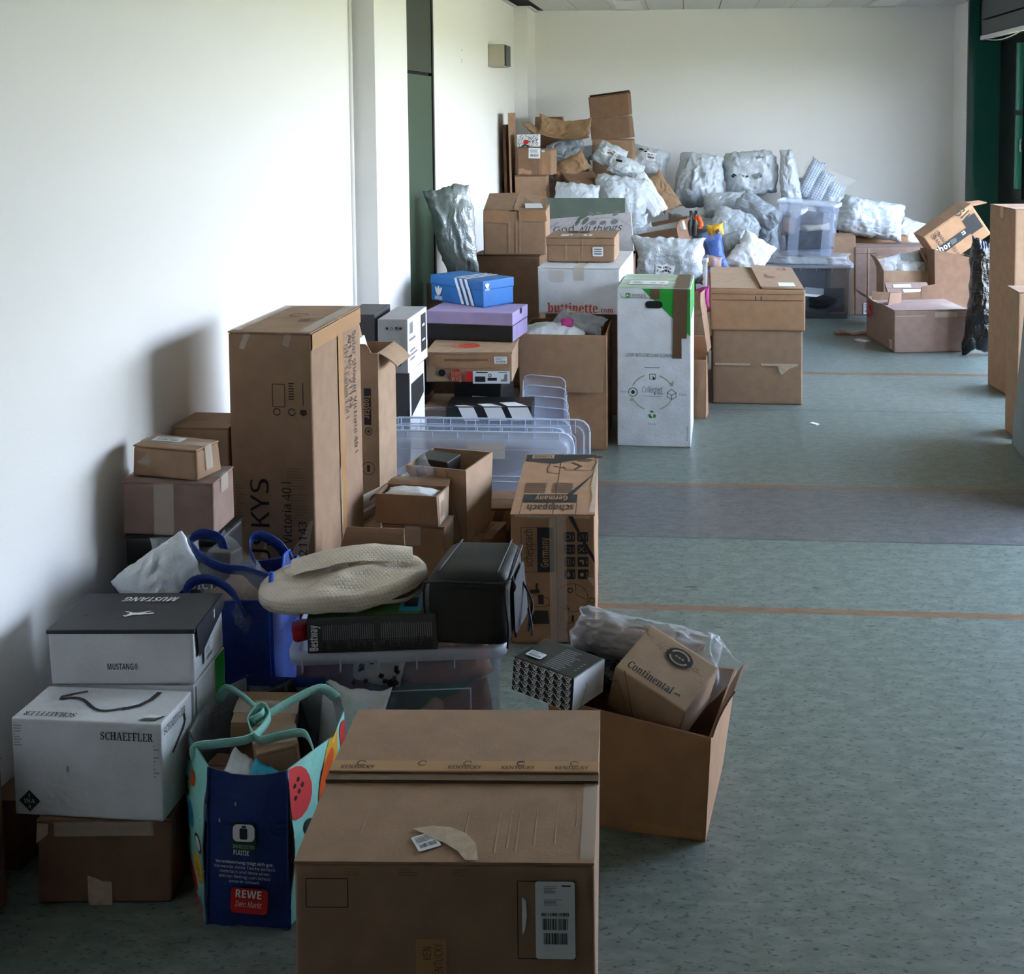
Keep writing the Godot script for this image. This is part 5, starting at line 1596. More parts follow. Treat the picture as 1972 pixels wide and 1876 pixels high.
	rim2 = Shape.new(true)
	rim2.tube([Vector3(-0.33, 0.208, 0.014), Vector3(0.33, 0.208, 0.014)], 0.0018, 5)
	obj("moulding", rim2.mesh(), M.tub_edge, fl)
	# shoe boxes
	carton("brown carton on the floor that carries the shoe box stack", Vector3(-0.965, 0, -5.17), Vector3(0.36, 0.259, 0.30), 0.0, "cardboard", {"tape": "", "warp": 0.003})
	carton("black carton under the shoe box with white stripes", Vector3(-0.82, 0, -4.89), Vector3(0.33, 0.206, 0.16), 3.2, "black_card", {"tape": "", "warp": 0.002, "called": "black_carton"})
	c = shoe_box("black shoe box with three broad white stripes, lowest in front of the stack", Vector3(-0.817, 0.207, -4.90), Vector3(0.355, 0.122, 0.176), 3.2, "black_card", "black_card", 0.045)
	for k in 3:
		var w0: float = [0.072, 0.082, 0.092][k]
		var u: float = [0.255, 0.565, 0.86][k]
		mark(c, "white_stripe", "front", u, 0.80, [[Vector2(-w0 / 2 - 0.004, 0.022), Vector2(w0 / 2 - 0.012, 0.022), Vector2(w0 / 2 + 0.012, -0.034), Vector2(-w0 / 2 + 0.020, -0.034)]], "white", 0, 0.0018)
		mark(c, "white_stripe", "top", u - 0.05, [0.06, 0.12, 0.20][k], [[Vector2(-w0 / 2 - 0.004 - k * 0.012, 0.010 + k * 0.010), Vector2(w0 / 2 - 0.034 - k * 0.010, 0.012 + k * 0.012), Vector2(w0 / 2 + 0.006, -0.010 - k * 0.011), Vector2(-w0 / 2 + 0.014, -0.010 - k * 0.011)]], "white", 0, 0.0018)
	c = shoe_box("small black shoe box with a white size label, under the brown boot box", Vector3(-0.881, 0.260, -5.106), Vector3(0.225, 0.130, 0.16), -14.0, "black_card", "black_card", 0.03)
	sticker(c, "front", 0.66, 0.30, 0.115, 0.045, 0, {"out": 0.002, "called": "size_label"})
	c = shoe_box("brown boot box with folded lid, red round emblem and white label, in the stack", Vector3(-0.932, 0.3915, -5.13), Vector3(0.375, 0.132, 0.298), 2.6, "cardboard_pale", "cardboard_pale", 0.010)
	mark(c, "lid_flap", "front", 0.52, 0.70, [rrect(0.345, 0.060, 0.02)], "cardboard_orange", 0, 0.003)
	mark(c, "air_hole", "front", 0.19, 0.31, [disc(0.0155)], "gap", 0, 0.002)
	var em := mark(c, "emblem", "front", 0.355, 0.22, [disc(0.028)], "red", 0, 0.002)
	lettering(c, "front", 0.355, 0.305, 0.024, "han", "cardboard_pale", 5, {"font": bold, "width": 0.042, "parent": em, "out": 0.003, "stretch": 0.85})
	lettering(c, "front", 0.355, 0.145, 0.024, "wag", "cardboard_pale", 5, {"font": bold, "width": 0.044, "parent": em, "out": 0.003, "stretch": 0.85})
	mark(c, "red_field", "front", 0.50, 0.19, [rect(0.03, 0.045)], "red", 0, 0.002)
	var lb := mark(c, "size_label", "front", 0.755, 0.165, [rect(0.158, 0.054)], "paper", 0, 0.003)
	mark(c, "print", "front", 0.755, 0.165, [rect(0.05, 0.005, -0.04, 0.021), rect(0.045, 0.024, -0.048, -0.008), rect(0.040, 0.013, 0.004, -0.008)] + arc(0.006, 0, 360, 0.003, -0.006, 0.008) + small_print(0.04, 0.005, 1, 0.05, 0.021), "ink", 0, 0.0036, lb)
	mark(c, "printed_boot", "front", 0.90, 0.165, [[Vector2(-0.014, -0.018), Vector2(0.014, -0.018), Vector2(0.014, 0.014), Vector2(0.002, 0.014), Vector2(0.0, -0.006), Vector2(-0.014, -0.012)]], "ink_grey", 0, 0.0036, lb)
	mark(c, "printed_scale", "front", 0.47, 0.735, small_print(0.19, 0.012, 2, 0, 0, 0.02), "ink_soft", 0, 0.0036)
	sticker(c, "front", 0.865, 0.73, 0.055, 0.030, 0, {"out": 0.0036})
	mark(c, "printed_ring", "top", 0.42, 0.42, arc(0.06, 0, 360, 0.006, 0, 0, 0.05) + [disc(0.045, 0.03, 0.01, 0.0)], "orange_red", 0)
	c = shoe_box("black shoe box with a lilac lid, second from the top of the stack", Vector3(-0.948, 0.5245, -5.34), Vector3(0.406, 0.131, 0.261), -7.4, "black_card", "lilac_card", 0.058)
	mark(c, "lilac_side", "right", 0.5, 0.28, [rect(0.25, 0.068)], "lilac_card", 0, -0.001)
	mark(c, "thumb_notch", "right", 0.52, 0.93, [disc(0.014, 0.016)], "ink", 0, 0.002)
	c = shoe_box("bright blue shoe box with three white stripes and a trefoil emblem, top of the stack", Vector3(-1.000, 0.656, -5.497), Vector3(0.36, 0.122, 0.20), -37.0, "blue_card", "blue_card", 0.045)
	for k in 3:
		var x := 0.005 + k * 0.034
		mark(c, "white_stripe", "front", 0.5, 0.32, [[Vector2(x, 0.045), Vector2(x + 0.018, 0.045), Vector2(x + 0.050, -0.036), Vector2(x + 0.032, -0.036)]], "white", 0, 0.0015)
		mark(c, "white_stripe", "front", 0.5, 0.82, [[Vector2(x - 0.016, 0.021), Vector2(x + 0.002, 0.021), Vector2(x + 0.018, -0.022), Vector2(x, -0.022)]], "white", 0, 0.0015)
		mark(c, "white_stripe", "top", 0.5, 0.5, [[Vector2(x - 0.015, -0.098), Vector2(x + 0.003, -0.098), Vector2(x + 0.003, 0.098), Vector2(x - 0.015, 0.098)]], "white", 0, 0.0015)
	for e in [["front", 0.165, 0.36, 1.0, 0.0015], ["right", 0.13, 0.78, 0.55, 0.0018]]:
		var tf := []
		for k in [-1, 0, 1]:
			tf.append(disc(0.0075 * e[3], 0.019 * e[3], 0.013 * e[3] * k, 0.012 * e[3] - absf(k) * 0.004 * e[3], 12, -0.5 * k))
		tf.append([Vector2(-0.020, 0.004) * e[3], Vector2(-0.012, -0.010) * e[3], Vector2(0.0, -0.015) * e[3], Vector2(0.012, -0.010) * e[3], Vector2(0.020, 0.004) * e[3]])
		var tm := mark(c, "emblem", e[0], e[1], e[2], tf, "white", 0, e[4])
		lettering(c, e[0], e[1], e[2] - 0.20 * e[3], 0.021 * e[3], "adidas", "white", 0, {"font": bold, "parent": tm, "out": e[4], "width": 0.052 * e[3]})
	# dark figure between the stacks: black boot
	printed_box("dark_package", "black package in the gap left of the brown boot box", Vector3(-1.165, 0.29, -5.22), Vector3(0.06, 0.20, 0.14), Vector3(0, 0, 6), "black_card")
	carton("dark brown carton under the black package beside the shoe boxes", Vector3(-1.20, 0, -5.22), Vector3(0.10, 0.288, 0.2), 0.0, "cardboard_dark", {"tape": "", "warp": 0.001})
	# printed grey boxes and an open carton behind the tall carton
	c = printed_box("printed_carton", "dark grey printed carton with a white and black end, under the light grey one", Vector3(-1.113, 0.0, -4.60), Vector3(0.101, 0.545, 0.22), -3.1, "slate_card")
	mark(c, "white_end", "right", 0.5, 0.5, [rect(0.216, 0.54)], "white", 0, 0.001)
	mark(c, "printed_field", "right", 0.5, 0.80, [[Vector2(-0.09, -0.075), Vector2(0.095, -0.020), Vector2(0.095, 0.06), Vector2(-0.09, 0.055)]], "ink", 0, 0.0016)
	mark(c, "print", "right", 0.5, 0.45, small_print(0.06, 0.12, 8, -0.03) + small_print(0.05, 0.12, 8, 0.06), "ink_grey", 0, 0.0016)
	mark(c, "black_tab", "front", 0.96, 0.68, [rect(0.008, 0.045)], "ink", 0, 0.0016)
	c = printed_box("printed_carton", "light grey printed carton with four round icons and a white end, behind the tall carton", Vector3(-1.116, 0.546, -4.60), Vector3(0.118, 0.210, 0.316), -0.7, "grey_card")
	mark(c, "white_end", "right", 0.5, 0.5, [rect(0.312, 0.207)], "white", 0, 0.001)
	mark(c, "printed_field", "right", 0.80, 0.55, [rect(0.085, 0.15)], "ink", 0, 0.0016)
	mark(c, "print", "right", 0.80, 0.55, [rect(0.04, 0.010, 0, 0.03), rect(0.05, 0.008, 0, -0.03)], "white", 0, 0.0022)
	mark(c, "barcode", "right", 0.18, 0.80, bars(0.06, 0.045, 8), "ink", 0, 0.0016)
	mark(c, "print", "right", 0.33, 0.35, small_print(0.12, 0.05, 3, -0.01, -0.01) + small_print(0.12, 0.02, 1, -0.02, 0.05), "ink_grey", 0, 0.0016)
	mark(c, "printed_icons", "front", 0.56, 0.83, [disc(0.0052, 0, -0.028, 0), rrect(0.010, 0.009, 0.002, 0.026, 0)] + arc(0.0045, 0, 360, 0.0016, -0.010, 0) + frame(0.008, 0.009, 0.0016, 0.008, 0), "ink", 0, 0.0016)
	mark(c, "printed_panel", "front", 0.62, 0.43, frame(0.045, 0.09, 0.0012) + frame(0.03, 0.05, 0.001, 0, -0.01) + line([Vector2(-0.03, -0.045), Vector2(-0.01, -0.02), Vector2(0.0, -0.04)], 0.0015), "ink_grey", 0, 0.0016)
	mark(c, "printed_field", "front", 0.62, 0.17, [[Vector2(-0.032, -0.007), Vector2(0.016, -0.007), Vector2(0.024, 0.007), Vector2(-0.022, 0.007)]], "ink", 0, 0.0018)
	c = printed_box("printed_carton", "grey carton behind the light grey printed one, only its dark top showing", Vector3(-1.26, 0.0, -4.62), Vector3(0.12, 0.765, 0.25), 0.0, "slate_card")
	c = open_carton("narrow open carton with a black name plate and star emblem, behind the tall carton", Vector3(-1.09, 0.0, -4.02), Vector3(0.115, 0.735, 0.20), -2.0, "cardboard_pale", {"right": [112, 0.075, 0.05, 0.95], "left": [4, 0.13], "front": [0, 0.035, 0.0, 0.8]}, {"warp": 0.004})
	var np := mark(c, "name_plate", "front", 0.66, 0.75, [rect(0.026, 0.125)], "ink")
	lettering(c, "front", 0.65, 0.75, 0.022, "TopStar", "cardboard_pale", -90, {"font": bold, "width": 0.080, "parent": np, "out": 0.002, "stretch": 0.9})
	mark(c, "star_emblem", "front", 0.68, 0.635, arc(0.0125, 0, 360, 0.003) + [[Vector2(0, 0.009), Vector2(0.0025, 0.003), Vector2(0.009, 0.003), Vector2(0.004, -0.002), Vector2(0.006, -0.008), Vector2(0, -0.004), Vector2(-0.006, -0.008), Vector2(-0.004, -0.002), Vector2(-0.009, 0.003), Vector2(-0.0025, 0.003)]], "ink")
	mark(c, "stamp", "front", 0.66, 0.46, arc(0.022, 0, 360, 0.002) + [rect(0.010, 0.024)], "ink")
	printed_box("board_sheet", "thin white board sticking out of the narrow open carton", Vector3(-1.075, 0.56, -4.0), Vector3(0.012, 0.215, 0.12), Vector3(0, 0, 14), "white_card", {"category": "board"})
	# clear trays beside the striped shoe box
	for i in 5:
		var r := thing("clear_tray", ["clear plastic tray, nearest of five leaning right of the striped shoe box", "second clear plastic tray leaning right of the striped shoe box", "third clear plastic tray leaning right of the striped shoe box", "fourth clear plastic tray leaning right of the striped shoe box", "clear plastic tray, furthest and tallest of five beside the striped shoe box"][i], "tray", Vector3(-0.585 - i * 0.014, 0.0, -4.86 - i * 0.075), Vector3(0, -6, -3), "clear trays beside the striped shoe box")
		var s2 := Shape.new(true)
		var hh: float = 0.27 + i * 0.028
		var o1 := []
		var o2 := []
		for p in rrect(0.19, hh, 0.03):
			o1.append(Vector3(p.x, p.y + hh / 2, 0.0))
			o2.append(Vector3(p.x * 0.9, p.y * 0.93 + hh / 2, -0.035))
		s2.rings([o2, o1], true, false)
		obj("tray_shell", s2.mesh(), M.tub_thin, r)
		o1.append(o1[0])
		var bd := Shape.new(true)
		bd.tube(o1, 0.0026, 5)
		obj("edge_bead", bd.mesh(), M.tub_edge, r)
	var cv := thing("clear_tray", "curved clear plastic lid peeping out left of the striped shoe box", "tray", Vector3(-1.06, 0.0, -4.90), Vector3(0, 10, 0))
	var s3 := Shape.new(true)
	var q1 := []
	var q2 := []
	for p in rrect(0.19, 0.30, 0.07):
		q1.append(Vector3(p.x, p.y + 0.15, 0.0))
		q2.append(Vector3(p.x * 0.8, p.y * 0.86 + 0.14, 0.03))
	q1.reverse()
	q2.reverse()
	s3.rings([q2, q1], true, false)
	obj("tray_shell", s3.mesh(), M.tub_thin, cv)
	for q in [q1, q2]:
		q.append(q[0])
		var bd := Shape.new(true)
		bd.tube(q, 0.003, 5)
		obj("edge_bead", bd.mesh(), M.tub_edge, cv)
	# big open carton with films
	c = open_carton("big brown open carton with its front flap folded down, plastic bags inside", Vector3(-0.562, 0, -5.577), Vector3(0.398, 0.528, 0.44), -0.7, "cardboard_orange", {"front": [174, 0.262, 0.0, 0.99, -0.006, "cardboard"]}, {"warp": 0.004})
	bag("clear plastic bag with grey contents on top inside the big open carton", Vector3(-0.51, 0.545, -5.60), Vector3(0.26, 0.12, 0.09), Vector3(-50, 0, -16), "film_milky", {"called": "plastic_bag", "amp": 0.014, "fold": 0.016})
	bag("crumpled white plastic bag filling the big open carton", Vector3(-0.62, 0.50, -5.54), Vector3(0.30, 0.26, 0.10), Vector3(-86, 0, 0), "mailer_white", {"called": "plastic_bag", "amp": 0.012, "fold": 0.012})
	cloth("pink_cloth", "scrap of pale pink cloth on the bags in the big open carton", "clothing", Vector3(-0.56, 0.548, -5.53), Vector3(0.06, 0.05, 0.03), Vector3(-60, 0, 0), "cloth_pink")
	carton("filler carton under the bags in the big open carton", Vector3(-0.57, 0.006, -5.577), Vector3(0.34, 0.44, 0.36), -0.7, "cardboard_dark", {"tape": "", "warp": 0.001})
	# the white sewing catalogue box and what is on it
	carton("brown carton that carries the white carton with the red name", Vector3(-0.515, 0, -6.17), Vector3(0.38, 0.569, 0.40), -2.8, "cardboard_dark", {"tape": "", "warp": 0.001})
	c = carton("white carton with a red lower case shop name on its front", Vector3(-0.495, 0.571, -6.00), Vector3(0.396, 0.226, 0.70), -2.8, "white_card", {"tape": "tape_clear", "seam": "z", "warp": 0.003, "called": "white_carton"})
	lettering(c, "front", 0.425, 0.135, 0.046, "buttinette", "orange_red", 0, {"font": serif, "width": 0.245})
	lettering(c, "front", 0.835, 0.105, 0.024, ".com", "orange_red", 0, {"font": serif, "width": 0.068})
	mark(c, "clear_tape", "front", 0.23, 0.82, [rrect(0.075, 0.06, 0.01)], "tape_clear", 0, 0.0018)
	c = carton("brown carton with a square striped white label, standing on the white carton", Vector3(-0.520, 0.7985, -6.0), Vector3(0.341, 0.125, 0.326), -1.2, "cardboard", {"tape": "", "seam": "z", "warp": 0.005, "dent": 0.006})
	var bc := mark(c, "stripe_label", "front", 0.755, 0.43, [rrect(0.052, 0.045, 0.005)], "paper", 0, 0.002)
	mark(c, "printed_stripes", "front", 0.755, 0.43, [rect(0.037, 0.007, 0, 0.012), rect(0.037, 0.006, 0, 0.001), rect(0.037, 0.007, 0, -0.011)], "ink_grey", 0, 0.0026, bc)
	mark(c, "shipping_label", "top", 0.28, 0.25, [rect(0.055, 0.075)], "paper", 0, 0.002)
	mark(c, "clear_tape", "top", 0.46, 0.25, [rect(0.10, 0.07)], "tape_clear", 0, 0.002)
	mark(c, "shipping_label", "top", 0.59, 0.25, [rect(0.04, 0.075)], "paper", 0, 0.002)
	mark(c, "black_print", "top", 0.40, 0.78, [rect(0.05, 0.08, -0.03), rect(0.05, 0.09, 0.03, -0.03)] + arc(0.05, 160, 380, 0.012, 0, 0, 0.06), "ink", 6, 0.002)
	mark(c, "lid_line", "front", 0.5, 0.68, [rect(0.338, 0.003)], "ink_soft", 0, 0.0016)
	creases(c, "front", [0.28, 0.30, 0.48, 0.53], "cardboard_pale")
	# cartons to the left of it
	carton("tall brown carton that carries the folded top carton, left of the white carton", Vector3(-0.993, 0, -6.66), Vector3(0.39, 0.745, 0.22), -6.0, "cardboard_dark", {"tape": "", "warp": 0.004})
	c = carton("brown carton with a recycling panel print and white label on its sloping folded lid", Vector3(-0.961, 0.7465, -6.74), Vector3(0.354, 0.250, 0.40), 4.0, "cardboard", {"tape": "", "seam": "z", "warp": 0.003, "lift": 0.004})
	mark(c, "lid_fold", "front", 0.20, 0.86, [[Vector2(-0.065, -0.03), Vector2(0.075, -0.038), Vector2(0.078, 0.034), Vector2(-0.065, 0.034)]], "cardboard_orange", 0, 0.004)
	mark(c, "lid_fold", "front", 0.77, 0.86, [[Vector2(-0.072, -0.026), Vector2(0.085, -0.026), Vector2(0.078, 0.034), Vector2(-0.072, 0.034)]], "cardboard_orange", 0, 0.004)
	mark(c, "flute_band", "front", 0.47, 0.40, [rect(0.012, 0.18, -0.02), rect(0.010, 0.18, 0.02), rect(0.006, 0.18, 0.04)], "cardboard_pale", 0, 0.0018)
	sh_flap(c)
	# leaning grey green board and canvas
	var bd2 := crate("board", "grey green board standing upright behind the carton with the folded lid", "board", Vector3(-0.778, 0, -7.60), Vector3(0.78, 0.985, 0.03), Vector3(-3, 0, 0), 0.001)
	obj("board_face", rounded(bd2, 0.003), M.board_green, bd2.root)
	carton("brown carton behind the white carton that carries the leaf canvas", Vector3(-0.56, 0, -7.17), Vector3(0.50, 0.665, 0.30), 0.0, "cardboard_dark", {"tape": "", "warp": 0.001})
	var cn := crate("canvas_picture", "pale canvas print with sketched grey leaves and script lettering, tilted up to the right", "picture", Vector3(-0.585, 0.672, -7.20), Vector3(0.545, 0.235, 0.025), Vector3(-6, 0, 5.0), 0.0)
	cn.off[4] = Vector3(0, 0, 0)
	obj("canvas", rounded(cn, 0.003), M.canvas, cn.root)
	lettering(cn, "front", 0.235, 0.70, 0.040, "God", "slate_card", 0, {"width": 0.125, "slant": 0.1})
	lettering(cn, "front", 0.64, 0.63, 0.044, "All things", "slate_card", 0, {"slant": 0.5, "width": 0.27})
	mark(cn, "script_flourish", "front", 0.5, 0.66, line([Vector2(-0.26, -0.02), Vector2(-0.22, 0.03), Vector2(-0.17, 0.055)], 0.003) + line([Vector2(-0.06, -0.06), Vector2(-0.03, 0.0), Vector2(0.01, 0.035)], 0.005), "ink_grey")
	var twig := line([Vector2(-0.10, 0.06), Vector2(-0.02, 0.055), Vector2(0.10, 0.055), Vector2(0.17, 0.04), Vector2(0.24, -0.01)], 0.0022)
	mark(cn, "sketched_twig", "front", 0.54, 0.68, twig, "ink_grey")
	for e in [[-0.075, 0.045, 0.030, 0.010, 0.9], [-0.045, 0.07, 0.034, 0.010, 0.3], [-0.03, 0.045, 0.030, 0.012, 0.7], [0.01, 0.085, 0.020, 0.010, -0.7], [0.055, 0.085, 0.020, 0.010, -0.3], [0.015, 0.030, 0.022, 0.014, 0.3], [0.075, 0.025, 0.022, 0.012, 0.2], [0.16, 0.075, 0.026, 0.010, 0.6], [0.145, 0.025, 0.024, 0.015, 0.2], [0.09, -0.015, 0.022, 0.009, 0.5], [0.13, -0.03, 0.020, 0.016, 0.1]]:
		mark(cn, "sketched_leaf", "front", 0.54, 0.68, [disc(e[2], e[3], e[0], e[1], 16, e[4])], "board_green" if e[0] < 0 else "ink_grey", 0, 0.0016)
	# the silver bag leaning on the door
	carton("low brown carton under the tall silver bag by the green door", Vector3(-1.27, 0, -6.30), Vector3(0.20, 0.635, 0.22), 0.0, "cardboard_dark", {"tape": "", "warp": 0.001})
	bag("tall crumpled silver grey bag leaning upright against the dark green door", Vector3(-1.235, 0.905, -6.30), Vector3(0.19, 0.53, 0.13), Vector3(0, 12, 10), "mailer_silver", {"amp": 0.012, "fold": 0.020, "fr": 8.0, "top": 1.45, "rnd": 0.35, "ey": 4.0, "n": 46})
	# white collection box
	c = printed_box("collection_box", "tall white collection box with a green corner, brown tape and a ring of recycling icons", Vector3(-0.139, 0, -5.652), Vector3(0.334, 0.735, 0.47), -2.2, "white_card", {"warp": 0.004})
	lexmark(c)
	# squeezed in right of it
	c = open_carton("narrow brown carton squeezed upright between the white collection box and the double carton", Vector3(0.066, 0, -5.99), Vector3(0.075, 0.30, 0.12), -6.0, "cardboard_orange", {"back": [-20, 0.10], "left": [-10, 0.12]}, {"warp": 0.005})
	c = open_carton("crumpled brown carton leaning open above the narrow one", Vector3(0.075, 0.30, -6.15), Vector3(0.085, 0.20, 0.13), Vector3(0, -8, 8), "cardboard", {"front": [-26, 0.12], "right": [-8, 0.11], "back": [10, 0.05]}, {"warp": 0.01})
	rl = thing("kraft_roll", "short roll of brown paper in the gap right of the collection box", "roll", Vector3(0.09, 0.30, -6.42), Vector3(0, 20, 0))
	s = Shape.new(true)
	s.tube([Vector3(0, 0, 0.08), Vector3(0, 0.01, 0), Vector3(0, 0, -0.1)], 0.04, 12)
	obj("roll", s.mesh(), M.kraft, rl)
	carton("brown carton carrying the roll of brown paper", Vector3(0.075, 0, -6.42), Vector3(0.08, 0.26, 0.2), 0.0, "cardboard_dark", {"tape": "", "warp": 0.001})
	bag("pink plastic bag showing in the gap behind the collection box", Vector3(0.085, 0.375, -7.30), Vector3(0.14, 0.17, 0.10), Vector3(0, 0, 12), "cloth_pink", {"called": "plastic_bag", "n": 24})
	tub("grey tub standing behind the pink bag in the gap", Vector3(0.03, 0.0, -7.55), Vector3(0.22, 0.62, 0.2), Vector3(0, 0, 0), {"m": "film_milky", "frame": false, "ribs": 2})
	carton("brown carton under the pink bag", Vector3(0.07, 0, -7.32), Vector3(0.14, 0.285, 0.16), 0.0, "cardboard_dark", {"tape": "", "warp": 0.001})
	# double carton
	c = crate("lidded_carton", "large brown carton with a deep pull-over lid, right of the white collection box", "box", Vector3(0.374, 0, -6.66), Vector3(0.478, 0.616, 0.85), -0.5, 0.004)
	obj("body", rounded(c, 0.006, 0.004, 1.0, 5, 0.0, 0.41, -0.006), M.cardboard, c.root)
	obj("lid", rounded(c, 0.006, 0.004, 4.0, 5, 0.392, 0.612, 0.006), M.cardboard_orange, c.root)
	var fs := Shape.new()
	slab(c, Vector3(-0.238, 0.612, -0.42), Vector3(0.012, 0.616, 0.42), fs)
	obj("flap", fs.mesh(), M.cardboard_pale, c.root)
	fs = Shape.new()
	fs.hexa([c.P(0.004, 0.614, -0.42), c.P(0.238, 0.612, -0.42), c.P(-0.006, 0.632, -0.42), c.P(0.238, 0.617, -0.42), c.P(0.026, 0.614, 0.42), c.P(0.238, 0.612, 0.42), c.P(0.016, 0.626, 0.42), c.P(0.238, 0.617, 0.42)])
	obj("flap", fs.mesh(), M.cardboard, c.root)
	mark(c, "shipping_label", "top", 0.80, 0.14, [rect(0.11, 0.13)], "paper", 0, 0.006)
	mark(c, "torn_patch", "top", 0.62, 0.45, [[Vector2(-0.06, 0.22), Vector2(-0.02, 0.12), Vector2(0.0, -0.04), Vector2(0.05, -0.05), Vector2(0.06, 0.0), Vector2(0.02, 0.04), Vector2(0.0, 0.2)]], "cardboard_dark", 0, 0.010)
	mark(c, "printed_panel", "top", 0.80, 0.86, frame(0.09, 0.10, 0.008) + [disc(0.012, 0.03)], "ink_soft", 0, 0.006)
	mark(c, "torn_strip", "front", 0.23, 0.345, [rect(0.18, 0.012)], "torn_card", 0, -0.002)
	mark(c, "torn_strip", "front", 0.74, 0.345, [rect(0.19, 0.012), [Vector2(-0.01, -0.004), Vector2(0.09, -0.004), Vector2(0.05, -0.02), Vector2(0.01, -0.055), Vector2(0.0, -0.04)]], "torn_card", 0, -0.002)
	mark(c, "fold_line", "front", 0.5, 0.90, [rect(0.47, 0.004)], "ink_soft", 0, 0.0075)
	mark(c, "fold_line", "front", 0.5, 0.952, [rect(0.47, 0.003)], "ink_soft", 0, 0.0075)
	mark(c, "slot", "front", 0.5, 0.915, [rect(0.005, 0.022, -0.01), rect(0.005, 0.022, 0.018)], "ink_brown", 0, 0.008)
	bag("big grey mailing bag with a bar code behind the white collection box", Vector3(-0.10, 0.675, -6.92), Vector3(0.41, 0.27, 0.22), Vector3(-6, 0, -2), "mailer", {"amp": 0.016, "fold": 0.022, "ex": 4.0, "ey": 3.0, "n": 44, "pinch": 0.04, "label": [-0.05, -0.42, 0.28, 0.22, 0.0]})
	carton("brown carton carrying the big mailing bag behind the collection box", Vector3(-0.11, 0, -6.95), Vector3(0.33, 0.555, 0.30), 0.0, "cardboard_dark", {"tape": "", "warp": 0.001})


func sh_flap(c: Crate) -> void:   # the folded lid rises towards the back
	var s := Shape.new()
	s.hexa([c.P(-0.172, 0.25, 0.198), c.P(-0.012, 0.25, 0.198), c.P(-0.172, 0.255, 0.20), c.P(-0.012, 0.255, 0.20), c.P(-0.172, 0.315, -0.16), c.P(-0.006, 0.318, -0.16), c.P(-0.172, 0.320, -0.16), c.P(-0.006, 0.323, -0.16)].slice(4) + [c.P(-0.172, 0.25, 0.198), c.P(-0.012, 0.25, 0.198), c.P(-0.172, 0.255, 0.20), c.P(-0.012, 0.255, 0.20)])
	obj("lid_flap", s.mesh(), M.cardboard, c.root)
	s = Shape.new()
	s.hexa([c.P(0.0, 0.318, -0.16), c.P(0.165, 0.292, -0.16), c.P(0.0, 0.323, -0.16), c.P(0.165, 0.297, -0.16), c.P(-0.006, 0.25, 0.198), c.P(0.176, 0.25, 0.198), c.P(-0.006, 0.256, 0.20), c.P(0.176, 0.256, 0.20)])
	var fl := obj("lid_flap", s.mesh(), M.cardboard, c.root)
	var m := Shape.new()
	var on := func(u: float, v: float) -> Vector3:
		return c.P(lerpf(-0.172, 0.17, u), lerpf(0.2575, 0.315, v) + 0.002, lerpf(0.198, -0.16, v))
	m.quad(on.call(0.68, 0.02), on.call(0.97, 0.03), on.call(0.92, 0.34), on.call(0.65, 0.34))
	obj("shipping_label", m.mesh(), M.paper, fl)
	m = Shape.new()
	for e in [[0.17, 0.33, 0.40, 0.44], [0.17, 0.33, 0.64, 0.68], [0.17, 0.19, 0.44, 0.64], [0.31, 0.33, 0.44, 0.64], [0.23, 0.27, 0.48, 0.60]]:
		m.quad(on.call(e[0], e[2]), on.call(e[1], e[2]), on.call(e[1], e[3]), on.call(e[0], e[3]))
	obj("printed_panel", m.mesh(), M.ink_brown, fl)


